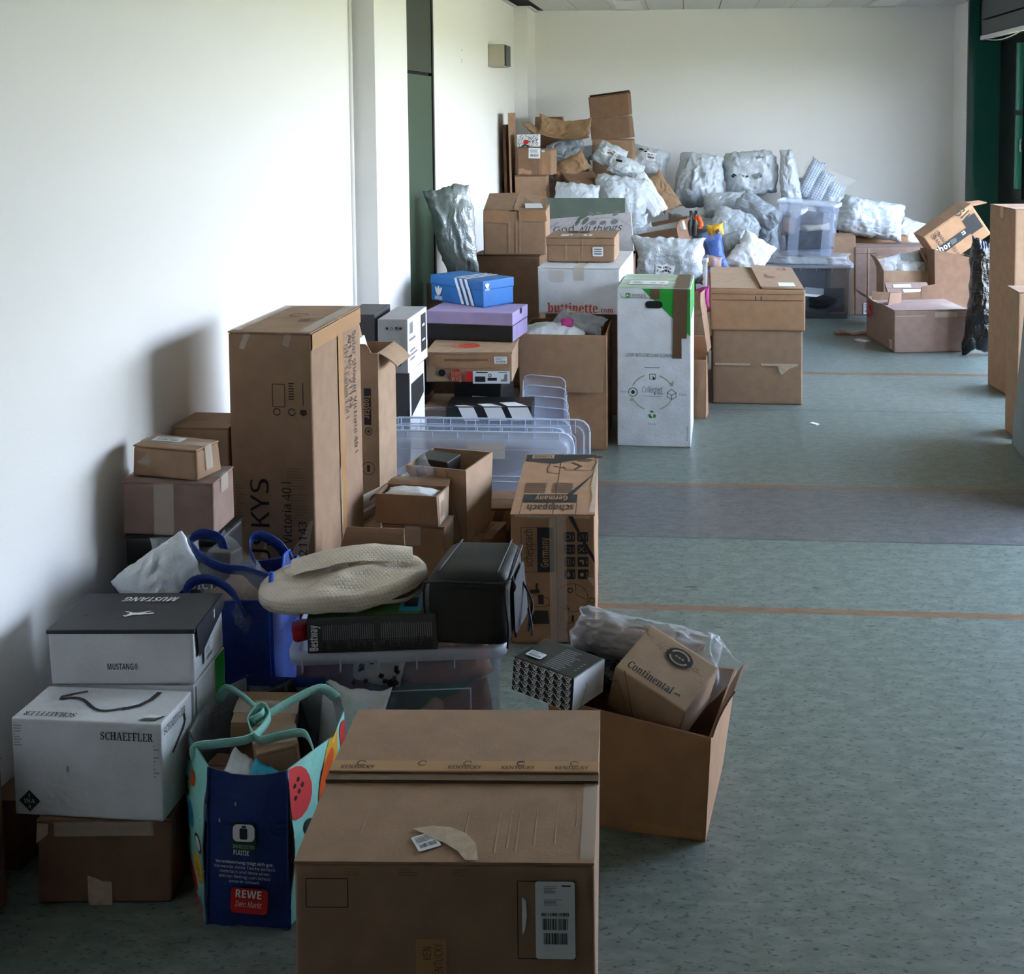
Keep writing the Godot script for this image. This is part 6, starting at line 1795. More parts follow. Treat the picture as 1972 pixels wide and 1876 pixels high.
func lexmark(c: Crate) -> void:
	var g := mark(c, "green_corner", "front", 0.5, 0.5, [[Vector2(-0.055, 0.366), Vector2(0.165, 0.366), Vector2(0.165, 0.148), Vector2(0.095, 0.222)]], "leaf_green", 0, 0.001)
	mark(c, "green_top", "top", 0.5, 0.5, [rect(0.33, 0.465)], "sage", 0, 0.001)
	mark(c, "green_side", "right", 0.5, 0.90, [rect(0.46, 0.14)], "leaf_green", 0, 0.001)
	for e in [[0.22, 0.30], [0.53, 0.20], [0.80, 0.28]]:
		mark(c, "tape", "top", 0.5, e[0], [rect(0.33, e[1] * 0.46)], "tape_clear", 0, 0.002)
	mark(c, "tape", "top", 0.56, 0.5, [rect(0.045, 0.46)], "tape_clear", 0, 0.003)
	mark(c, "tape", "top", 0.87, 0.5, [rect(0.065, 0.46)], "tape_brown", 0, 0.003)
	var l := mark(c, "shipping_label", "top", 0.40, 0.35, [rect(0.18, 0.115)], "paper", 0, 0.004)
	mark(c, "print", "top", 0.40, 0.35, small_print(0.05, 0.07, 3, -0.05) + [rect(0.025, 0.02, 0.02, -0.01), rect(0.025, 0.02, 0.06, -0.01)], "ink_grey", 0, 0.0048, l)
	mark(c, "tab_line", "front", 0.5, 0.5, arc(0.022, 180, 270, 0.002, -0.132, 0.345) + line([Vector2(-0.132, 0.323), Vector2(-0.02, 0.323)], 0.002), "ink_grey", 0, 0.0014)
	var lg := mark(c, "emblem", "front", 0.145, 0.955, [rect(0.018, 0.022)], "leaf_green", 0, 0.0014)
	mark(c, "emblem_arrow", "front", 0.145, 0.955, [[Vector2(-0.005, -0.006), Vector2(0.006, 0), Vector2(-0.005, 0.006)]], "white", 0, 0.002, lg)
	lettering(c, "front", 0.285, 0.955, 0.024, "Lexmark", "ink_grey", 0, {"width": 0.072, "out": 0.0014})
	mark(c, "hand_hole", "front", 0.50, 0.899, [rrect(0.078, 0.034, 0.015)], "gap", 0, 0.002)
	mark(c, "tape", "front", 0.515, 0.965, [rect(0.042, 0.045)], "tape_brown", 0, 0.0026)
	mark(c, "tape", "front", 0.87, 0.845, [[Vector2(-0.035, 0.113), Vector2(0.028, 0.113), Vector2(0.024, -0.115), Vector2(-0.016, -0.115)]], "tape_brown", 0, 0.0026)
	mark(c, "tape", "front", 0.815, 0.715, [[Vector2(-0.016, 0.21), Vector2(0.018, 0.17), Vector2(0.020, -0.112), Vector2(-0.022, -0.112)]], "tape_brown", 0, 0.0034)
	lettering(c, "front", 0.45, 0.58, 0.0165, "LOOP INTO CIRCULAR ECONOMY", "ink_green", 0, {"width": 0.222})
	for a in [[112, 158], [22, 68], [202, 248], [292, 338]]:
		mark(c, "ring_arrow", "front", 0.475, 0.345, arc(0.094, a[0], a[1], 0.0055, 0, 0, 0.083), "sage")
	mark(c, "arrow_head", "front", 0.475, 0.345, [[Vector2(0.095, 0.030), Vector2(0.075, 0.042), Vector2(0.098, 0.055)], [Vector2(-0.094, -0.022), Vector2(-0.080, -0.040), Vector2(-0.102, -0.042)]], "sage")
	mark(c, "screen_icon", "front", 0.48, 0.445, frame(0.026, 0.024, 0.0025) + [[Vector2(-0.002, 0.004), Vector2(0.016, -0.010), Vector2(0.008, -0.010), Vector2(0.004, -0.018)]], "ink_green")
	mark(c, "recycling_icon", "front", 0.475, 0.205, [[Vector2(-0.012, 0.012), Vector2(-0.002, 0.020), Vector2(0.008, 0.012), Vector2(0.002, 0.008), Vector2(-0.004, 0.010)], [Vector2(0.010, 0.004), Vector2(0.018, -0.004), Vector2(0.014, -0.016), Vector2(0.004, -0.012), Vector2(0.006, -0.004)], [Vector2(-0.018, 0.0), Vector2(-0.008, 0.002), Vector2(-0.006, -0.006), Vector2(0.0, -0.010), Vector2(0.0, -0.017), Vector2(-0.014, -0.015)]], "leaf_green")
	mark(c, "reuse_icon", "front", 0.215, 0.345, arc(0.020, 20, 200, 0.003) + arc(0.020, 220, 380, 0.003) + [disc(0.008, 0.009)], "ink_green")
	mark(c, "box_icon", "front", 0.74, 0.335, line([Vector2(-0.02, 0.008), Vector2(0, 0.024), Vector2(0.02, 0.008), Vector2(0.02, -0.012), Vector2(0, -0.024), Vector2(-0.02, -0.012), Vector2(-0.02, 0.008), Vector2(0, -0.004), Vector2(0.02, 0.008)], 0.0024) + line([Vector2(0, -0.004), Vector2(0, -0.024)], 0.0024), "ink_green")
	lettering(c, "front", 0.475, 0.362, 0.028, "Collected", "ink_grey", 0, {"slant": 0.15, "width": 0.088})
	mark(c, "print", "front", 0.475, 0.332, [rect(0.085, 0.0016, 0, -0.008), rect(0.007, 0.009, 0.012, 0.004), rect(0.03, 0.004, 0.036, 0.004)], "ink_grey")
	lettering(c, "front", 0.475, 0.145, 0.0105, "Recycle", "ink_grey", 0, {"width": 0.036})
	lettering(c, "front", 0.085, 0.347, 0.0105, "Reuse", "ink_grey", 0, {"width": 0.028})
	lettering(c, "front", 0.895, 0.335, 0.0105, "Collect", "ink_grey", 0, {"width": 0.034})
	mark(c, "print", "front", 0.475, 0.502, [rect(0.07, 0.0035)], "ink_grey")
	mark(c, "print", "front", 0.955, 0.09, small_print(0.008, 0.07, 9), "ink_grey")

# ------------------------------------------------------------------ by the back wall, left

func rear_left() -> void:
	var c := carton("open brown carton leaning on top of the tall stack against the back wall", Vector3(-0.600, 1.487, -9.75), Vector3(0.325, 0.185, 0.24), Vector3(0, -4, 8.0), "cardboard_dark", {"tape": "", "warp": 0.012, "lift": 0.012})
	c = carton("brown carton second from the top of the tall stack by the back wall", Vector3(-0.598, 1.310, -9.75), Vector3(0.330, 0.185, 0.24), Vector3(0, -4, 4.0), "cardboard_dark", {"tape": "", "warp": 0.006})
	c = carton("tall brown carton that carries the stack by the back wall", Vector3(-0.59, 0, -9.75), Vector3(0.335, 1.31, 0.26), 0.0, "cardboard", {"tape": "", "warp": 0.003})
	c = carton("brown carton alone on the column in the back left corner", Vector3(-1.128, 1.362, -9.85), Vector3(0.219, 0.131, 0.22), 0.0, "cardboard_dark", {"tape": "tape_kraft", "warp": 0.003})
	c = carton("tall brown carton in the back left corner", Vector3(-1.14, 0, -9.85), Vector3(0.24, 1.36, 0.24), 0.0, "cardboard_dark", {"tape": "", "warp": 0.002})
	# stack with the rose box
	c = carton("brown carton at the foot of the stack with the rose box", Vector3(-1.17, 0, -9.15), Vector3(0.25, 0.858, 0.30), 0.0, "cardboard", {"tape": "", "warp": 0.002})
	c = carton("brown carton with a sagging right corner, under the one with the white label", Vector3(-1.179, 0.8585, -9.13), Vector3(0.241, 0.196, 0.26), 0.0, "cardboard", {"tape": "", "warp": 0.006, "dent": 0.006})
	mark(c, "loose_flap", "front", 0.90, 0.22, [[Vector2(-0.03, -0.04), Vector2(0.03, -0.04), Vector2(0.025, 0.035), Vector2(-0.02, 0.03)]], "cardboard_orange", 0, 0.003)
	c = carton("brown carton with a big white shipping label and torn lower edge, under the rose box", Vector3(-1.200, 1.0555, -9.10), Vector3(0.165, 0.214, 0.22), 2.0, "cardboard_dark", {"tape": "", "warp": 0.005})
	sticker(c, "front", 0.80, 0.78, 0.088, 0.078, -2, {"out": 0.003})
	mark(c, "torn_patch", "front", 0.25, 0.16, [[Vector2(-0.03, -0.028), Vector2(0.0, -0.02), Vector2(0.06, -0.03), Vector2(0.07, 0.0), Vector2(0.03, 0.006), Vector2(0.0, 0.02), Vector2(-0.03, 0.016)]], "cardboard_orange", 0, 0.002)
	c = carton("small brown carton with a tiny white sticker, right of the big label carton", Vector3(-1.060, 1.0555, -9.08), Vector3(0.105, 0.20, 0.18), -6.0, "cardboard", {"tape": "", "warp": 0.008})
	mark(c, "inner_panel", "front", 0.60, 0.42, [[Vector2(-0.045, -0.075), Vector2(0.02, -0.075), Vector2(0.016, 0.06), Vector2(-0.015, 0.06)]], "cardboard_orange", 0, 0.002)
	sticker(c, "front", 0.40, 0.93, 0.022, 0.016, 0, {"code": false})
	c = printed_box("gift_box", "small box with black floral print and a red rose, topping the left stack", Vector3(-1.200, 1.271, -9.08), Vector3(0.168, 0.094, 0.16), 2.0, "white_card")
	for f in ["front", "top"]:
		var dots := []
		for k in 150:
			dots.append(disc(rng.randf_range(0.002, 0.005), rng.randf_range(0.0015, 0.0035), rng.randf_range(-0.078, 0.078), rng.randf_range(-0.040, 0.040) * (1.0 if f == "front" else 1.8), 5, rng.randf() * 3))
		mark(c, "floral_print", f, 0.5, 0.5, dots, "ink")
	var petals := []
	for k in 6:
		petals.append(disc(0.013, 0.009, cos(k * 1.05) * 0.010, sin(k * 1.05) * 0.007, 10, k * 0.8))
	mark(c, "printed_rose", "front", 0.42, 0.36, petals, "red", 0, 0.002)
	mark(c, "printed_leaf", "front", 0.38, 0.10, [disc(0.022, 0.008, -0.012, 0, 12, 0.5), disc(0.018, 0.007, 0.016, -0.002, 12, -0.3)], "ink_green", 0, 0.002)
	# flattened cartons leaning on the wall
	for k in 2:
		var cb := crate("flattened_carton", ["flattened carton leaning upright on the left wall, edge on, the brown near one", "dark flattened carton behind the other one leaning on the left wall"][k], "cardboard", Vector3(-1.315 - k * 0.05, 0, -9.16 - k * 0.10), Vector3(0.020, [1.53, 1.44][k], 0.30), Vector3(0, 0, [1.0, 1.2][k]), 0.004)
		obj("sheet", rounded(cb, 0.003, 0.002), M[["cardboard", "cardboard_dark"][k]], cb.root)
	# kraft paper and mailers heaped in front of them
	bag("crumpled open sheet of brown kraft paper lying over the corner cartons", Vector3(-0.985, 1.355, -9.55), Vector3(0.42, 0.20, 0.06), Vector3(-38, 6, -6), "kraft", {"called": "kraft_paper", "category": "paper", "amp": 0.014, "fold": 0.02, "bend": -0.12, "n": 34})
	var fl := crate("cardboard_flap", "stiff brown carton flap standing up left of the kraft paper", "cardboard", Vector3(-1.165, 1.35, -9.45), Vector3(0.012, 0.15, 0.14), Vector3(0, -24, 52), 0.004)
	obj("sheet", rounded(fl, 0.002), M.cardboard, fl.root)
	bag("bulging brown kraft envelope with a folded end, on the left of the bag heap", Vector3(-0.905, 1.105, -9.30), Vector3(0.30, 0.17, 0.08), Vector3(-20, 0, 28), "kraft", {"called": "kraft_envelope", "category": "envelope", "amp": 0.010, "fold": 0.012})
	c = carton("flat dark brown carton tilted on the bag heap below the kraft envelope", Vector3(-0.80, 0.985, -9.22), Vector3(0.27, 0.032, 0.24), Vector3(24, 30, 2), "cardboard_dark", {"tape": "", "warp": 0.003})


# label, x, y, z, w, h, t, turn x, y, z, material, options
func bag_pile() -> void:
	var G := "grey mailing bags heaped against the back wall"
	var list := [
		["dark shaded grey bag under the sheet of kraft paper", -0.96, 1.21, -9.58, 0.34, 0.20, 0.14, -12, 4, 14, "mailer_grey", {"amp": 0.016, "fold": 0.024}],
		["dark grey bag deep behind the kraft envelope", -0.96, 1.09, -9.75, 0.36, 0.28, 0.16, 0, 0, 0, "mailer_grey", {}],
		["silvery bag with crinkled ears just above the grey green board", -0.83, 0.86, -8.95, 0.35, 0.30, 0.16, -14, 0, -4, "mailer", {"amp": 0.020, "fold": 0.026}],
		["large round blue grey bag right of the crinkled one, above the board's right end", -0.50, 0.88, -9.15, 0.41, 0.34, 0.24, -16, 4, -8, "mailer", {"amp": 0.016, "fold": 0.02, "print": [[-0.35, -0.35, 0.14], [-0.1, -0.4, 0.1]]}],
		["light bag with a tilted bar code label in front of the tall carton stack", -0.60, 1.185, -9.45, 0.25, 0.20, 0.12, -20, 0, -24, "mailer", {"label": [0.15, 0.1, 0.42, 0.36, -6.0]}],
		["light bag with a small printed mark tucked under the tilted label bag", -0.475, 1.085, -9.38, 0.29, 0.18, 0.12, -14, 6, -26, "mailer", {"print": [[-0.5, 0.3, 0.16, "ink"], [0.3, -0.4, 0.12]]}],
		["small grey bag between the kraft paper and the tilted label bag", -0.755, 1.205, -9.68, 0.22, 0.13, 0.09, -10, 0, 10, "mailer", {}],
		["plump pillow bag with a white label and pointed corner against the back wall", -0.32, 1.13, -9.88, 0.36, 0.25, 0.14, -24, 4, -14, "mailer", {"pinch": 0.10, "ex": 3.0, "amp": 0.008, "fold": 0.014, "label": [0.12, 0.10, 0.24, 0.32, 4.0], "print": [[-0.45, 0.45, 0.10, "ink"], [-0.2, 0.35, 0.08, "ink"], [-0.1, 0.6, 0.06, "ink"]]}],
		["slim white padded mailer slanting down right of the round bag", -0.290, 0.90, -9.22, 0.15, 0.38, 0.05, -18, 10, 30, "mailer_white", {"ex": 4.0, "ey": 5.0, "amp": 0.004, "fold": 0.006}],
		["large light grey bag with deep vertical folds, centre left of the heap", 0.10, 0.965, -9.75, 0.46, 0.48, 0.28, -16, -6, -6, "mailer", {"amp": 0.022, "fold": 0.034, "pinch": 0.06, "n": 48, "top": 0.8}],
		["low grey bag squeezed under the two large bags of the heap", 0.33, 0.80, -9.42, 0.40, 0.20, 0.20, -20, 0, 4, "mailer", {"amp": 0.014, "fold": 0.02}],
		["large boxy grey bag with printed marks, standing highest on the heap", 0.53, 1.025, -9.85, 0.44, 0.38, 0.28, -8, -4, 4, "mailer", {"ex": 5.0, "ey": 4.0, "amp": 0.014, "fold": 0.022, "pinch": 0.02, "n": 46, "print": [[-0.68, -0.15, 0.08, "ink"], [-0.30, -0.15, 0.07], [-0.12, -0.17, 0.06, "ink"], [0.25, -0.18, 0.16], [0.25, 0.62, 0.09], [0.40, 0.62, 0.05]]}],
		["narrow tall grey bag with a pointed top, right of the boxy bag", 0.825, 1.00, -9.70, 0.19, 0.46, 0.13, -6, -14, 8, "mailer", {"amp": 0.018, "fold": 0.024, "top": 0.55}],
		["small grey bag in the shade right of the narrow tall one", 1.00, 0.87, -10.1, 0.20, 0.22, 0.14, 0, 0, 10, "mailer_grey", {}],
		["large pale grey bag with a folded flap in the middle of the heap", 0.37, 0.645, -9.12, 0.38, 0.30, 0.20, -18, 4, -16, "mailer", {"ex": 3.4, "amp": 0.018, "fold": 0.022}],
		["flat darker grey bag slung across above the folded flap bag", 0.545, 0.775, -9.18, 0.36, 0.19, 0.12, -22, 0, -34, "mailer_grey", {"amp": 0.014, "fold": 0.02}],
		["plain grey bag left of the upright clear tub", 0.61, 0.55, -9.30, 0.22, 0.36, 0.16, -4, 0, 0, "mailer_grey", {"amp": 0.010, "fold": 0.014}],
		["small white bag beneath the large bag with deep folds", 0.15, 0.68, -9.45, 0.18, 0.20, 0.12, 0, 0, 20, "mailer_white", {"amp": 0.018, "fold": 0.02}],
		["small grey white bag right of the leaf canvas", -0.37, 0.67, -8.75, 0.18, 0.24, 0.14, 0, 0, 0, "mailer", {}],
		["pale bag slumped between the bundle of checked cushions and the foil parcel", 1.26, 0.755, -9.84, 0.32, 0.16, 0.16, -10, 0, -16, "mailer_white", {}],
	]
	for e in list:
		bag(e[0], Vector3(e[1], e[2], e[3]), Vector3(e[4], e[5], e[6]), Vector3(e[7], e[8], e[9]), e[10], ({"group": G, "rnd": rng.randf_range(0.15, 0.5), "pinch": rng.randf_range(0.0, 0.08)} as Dictionary).merged(e[11], true))
	# the heap goes down to the floor
	for e in [["dark grey bag low in the heap, under the silvery bag with ears", -0.88, 0.36, -9.2], ["grey bag low in the heap, under the round blue grey bag", -0.25, 0.36, -9.3], ["grey bag low in the heap, left of the middle", 0.08, 0.36, -9.78], ["grey bag low in the heap, right of the middle", 0.56, 0.36, -9.85], ["grey bag low in the heap, under the checked cushions", 1.0, 0.36, -9.92]]:
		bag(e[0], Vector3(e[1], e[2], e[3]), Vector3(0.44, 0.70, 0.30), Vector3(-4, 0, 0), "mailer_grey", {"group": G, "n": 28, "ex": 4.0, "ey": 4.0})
	carton("brown carton under the pale slumped bag beside the foil grey parcel", Vector3(1.32, 0, -9.87), Vector3(0.18, 0.675, 0.16), 0.0, "cardboard_dark", {"tape": "", "warp": 0.001})
	carton("brown carton under the small grey white bag right of the leaf canvas", Vector3(-0.37, 0, -8.75), Vector3(0.18, 0.55, 0.16), 0.0, "cardboard_dark", {"tape": "", "warp": 0.001})
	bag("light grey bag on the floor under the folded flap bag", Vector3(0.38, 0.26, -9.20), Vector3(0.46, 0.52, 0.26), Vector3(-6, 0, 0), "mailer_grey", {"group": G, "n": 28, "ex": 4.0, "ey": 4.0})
	bag("wrinkled brown kraft envelope slanting beside the white padded mailer", Vector3(-0.185, 0.905, -9.28), Vector3(0.16, 0.33, 0.05), Vector3(-16, 8, 32), "kraft", {"called": "kraft_envelope", "category": "envelope", "amp": 0.008, "fold": 0.010, "ey": 4.0, "ex": 4.0})
	bag("open white bag with a pale green tint, its mouth gaping to the left", Vector3(0.44, 0.545, -8.25), Vector3(0.26, 0.30, 0.16), Vector3(-20, 10, -34), "mailer_white", {"amp": 0.012, "fold": 0.016, "ex": 3.0, "ey": 3.0, "n": 40})
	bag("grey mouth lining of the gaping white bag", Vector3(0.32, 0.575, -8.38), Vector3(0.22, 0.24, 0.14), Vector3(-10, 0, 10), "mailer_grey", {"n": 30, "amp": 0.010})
	bag("black and silver packet in the mouth of the gaping white bag", Vector3(0.355, 0.555, -8.22), Vector3(0.09, 0.15, 0.05), Vector3(-10, 0, -34), "bin_bag", {"called": "black_packet", "n": 22})
	bag("clear blue bag with yellow and green contents, left of the gaping white bag", Vector3(0.185, 0.60, -7.92), Vector3(0.155, 0.26, 0.12), Vector3(-6, 0, 8), "film_blue", {"called": "plastic_bag", "amp": 0.012, "fold": 0.016, "top": 0.8})
	cloth("folded_garment", "blue garment inside the clear blue bag", "clothing", Vector3(0.185, 0.61, -7.94), Vector3(0.11, 0.15, 0.07), Vector3(0, 0, 10), "cloth_denim")
	cloth("folded_garment", "yellow garment inside the clear blue bag", "clothing", Vector3(0.175, 0.54, -7.91), Vector3(0.11, 0.08, 0.07), Vector3(0, 0, -10), "yellow")
	carton("brown carton under the yellow plastic bag", Vector3(0.20, 0, -8.66), Vector3(0.18, 0.575, 0.2), 0.0, "cardboard_dark", {"tape": "", "warp": 0.001})
	bag("yellow plastic bag with dark print above the clear blue bag", Vector3(0.215, 0.655, -8.55), Vector3(0.12, 0.16, 0.08), Vector3(0, 0, 8), "yellow", {"called": "plastic_bag", "n": 24, "print": [[0.2, 0.3, 0.25, "ink"]]})
	carton("brown carton carrying the clear blue bag", Vector3(0.25, 0, -8.05), Vector3(0.34, 0.46, 0.42), 0.0, "cardboard_dark", {"tape": "", "warp": 0.001})
	carton("brown carton under the gaping white bag", Vector3(0.52, 0, -8.35), Vector3(0.18, 0.40, 0.30), 0.0, "cardboard_dark", {"tape": "", "warp": 0.001})
	# tilted open carton with odds and ends
	var c := open_carton("tilted open brown carton of odds and ends with an orange ribbon, amid the bags", Vector3(-0.145, 0.575, -8.20), Vector3(0.33, 0.15, 0.22), Vector3(0, -22, 11), "cardboard_dark", {"right": [10, 0.05], "back": [4, 0.06]}, {"warp": 0.006})
	carton("brown carton carrying the tilted carton of odds and ends", Vector3(-0.12, 0, -8.25), Vector3(0.34, 0.53, 0.26), 0.0, "cardboard_dark", {"tape": "", "warp": 0.001})
	carton("white packet along the top of the carton of odds and ends", Vector3(-0.14, 0.70, -8.16), Vector3(0.30, 0.065, 0.04), Vector3(0, -22, 13), "white_card", {"called": "white_packet", "tape": "", "warp": 0.003})
	bag("crumpled clear bag in the left of the carton of odds and ends", Vector3(-0.29, 0.70, -8.22), Vector3(0.16, 0.10, 0.06), Vector3(0, 0, 24), "film_milky", {"called": "plastic_bag", "n": 26})
	ribbon([Vector3(0.06, 0.80, -8.12), Vector3(0.075, 0.825, -8.10), Vector3(0.09, 0.80, -8.09), Vector3(0.10, 0.77, -8.08), Vector3(0.085, 0.745, -8.09)], Vector3(0.03, 0.01, 0.0), "orange", "ribbon_loop", self)
	tag(get_node("ribbon_loop"), "orange ribbon hanging over the right corner of the tilted carton", "ribbon")
	for k in 2:
		var b := thing("bottle", ["grey bottle sticking up at the right of the tilted carton, the left one", "grey bottle sticking up at the right of the tilted carton, the right one"][k], "bottle", Vector3(0.02 + k * 0.035, 0.68, -8.24), Vector3(0, 0, -4), "bottles in the tilted carton")
		var s := Shape.new(true)
		var rr := []
		for e in [[0.0, 0.016], [0.10, 0.016], [0.125, 0.009], [0.15, 0.008]]:
			var ring := []
			for i in 10:
				ring.append(Vector3(cos(-TAU * i / 10) * e[1], e[0], sin(-TAU * i / 10) * e[1]))
			rr.append(ring)
		s.rings(rr)
		obj("glass_body", s.mesh(), M.slate_card, b)
		obj("cap", blk(Vector3(-0.010, 0.150, -0.010), Vector3(0.010, 0.172, 0.010)), M.ink, b)
	bag("black bag in the dark gap left of the barcode mailing bag", Vector3(-0.30, 0.60, -7.6), Vector3(0.20, 0.24, 0.14), Vector3(0, 0, 0), "bin_bag", {"called": "black_bag", "n": 24})
	# checked cushions in clear film
	var chk := thing("wrapped_cushions", "pale blue checked cushions rolled up in clear film, on the right of the heap", "cushion", Vector3(1.10, 0.90, -9.90), Vector3(-10, 0, -28))
	for k in 3:
		var p := pillow(0.125, 0.36 - 0.03 * k, 0.13, {"amp": 0.004, "fold": 0.01, "ey": 3.0})
		var cu := obj("cushion", pillow_mesh(p, 28), M.check, chk)
		cu.position = Vector3(-0.11 + k * 0.11, 0.02 - 0.035 * k, 0.01 * k)
	var pf := pillow(0.43, 0.40, 0.20, {"amp": 0.018, "fold": 0.02})
	obj("film_wrap", pillow_mesh(pf, 34), M.film, chk)
	# clear tub of clothes on a wrapped stack
	tub("upright clear tub with dark and beige clothes, right of the heap", Vector3(0.87, 0.495, -8.78), Vector3(0.44, 0.385, 0.28), Vector3(0, -14, -4), {"m": "tub_thin", "taper": 0.84, "frame": false, "ribs": 3})
	for e in [["dark patterned garment at the bottom of the upright clear tub", 0.02, 0.10, 0.34, 0.15, 0.18, "cloth_black"], ["grey garment in the upper part of the upright clear tub", 0.04, 0.25, 0.24, 0.12, 0.16, "cloth_grey"], ["beige garment at the left of the upright clear tub", -0.11, 0.20, 0.12, 0.15, 0.18, "cloth_beige"], ["cream garment lying across the middle of the upright clear tub", 0.06, 0.195, 0.22, 0.06, 0.20, "cloth_cream"], ["white garment at the top left of the upright clear tub", -0.05, 0.285, 0.12, 0.08, 0.12, "paper"]]:
		var at := Vector3(e[1], e[2], 0.0).rotated(Vector3.UP, deg_to_rad(-14)) + Vector3(0.87, 0.495, -8.78)
		cloth("folded_garment", e[0], "clothing", at, Vector3(e[3], e[4], e[5]), Vector3(0, -14, rng.randf_range(-8, 8)), e[6], "clothes in the upright clear tub")
	for k in 2:
		var st := crate("tub_strip", ["clear vertical corner strip at the left of the upright tub", "clear vertical corner strip at the right of the upright tub"][k], "storage box", Vector3(0.76 + k * 0.23, 0.50, -8.64 + k * 0.055), Vector3(0.075, 0.37, 0.004), Vector3(0, -14, -4), 0.0)
		obj("strip", rounded(st, 0.001), M.tub_thin, st.root)
	tub("large grey clear tub on the floor under the upright tub", Vector3(0.905, 0.0, -9.02), Vector3(0.66, 0.40, 0.34), Vector3(0, -2, 0), {"m": "tub_dark", "frame": false, "taper": 0.92})
	var wr := bag("clear wrapped stack of lids lying on the large grey tub", Vector3(0.90, 0.445, -8.90), Vector3(0.62, 0.085, 0.34), Vector3(0, -2, -1), "film_milky", {"called": "wrapped_stack", "category": "storage box", "amp": 0.008, "fold": 0.012, "ex": 6.0, "ey": 6.0})
	wr.position.y = 0.445
	cloth("folded_garment", "dark garment lying in the large grey tub", "clothing", Vector3(0.92, 0.12, -8.98), Vector3(0.52, 0.18, 0.24), Vector3.ZERO, "cloth_black")
	printed_box("card_sheet", "white card standing askew inside the large grey tub", Vector3(0.74, 0.03, -8.88), Vector3(0.15, 0.26, 0.01), Vector3(0, 0, 12), "white_card", {"category": "card"})
	printed_box("shoe_sole_card", "pale card with a dark oval print inside the large grey tub", Vector3(0.94, 0.16, -8.86), Vector3(0.14, 0.07, 0.012), Vector3(-20, 0, -4), "paper", {"category": "card"})

# ------------------------------------------------------------------ by the back wall, right

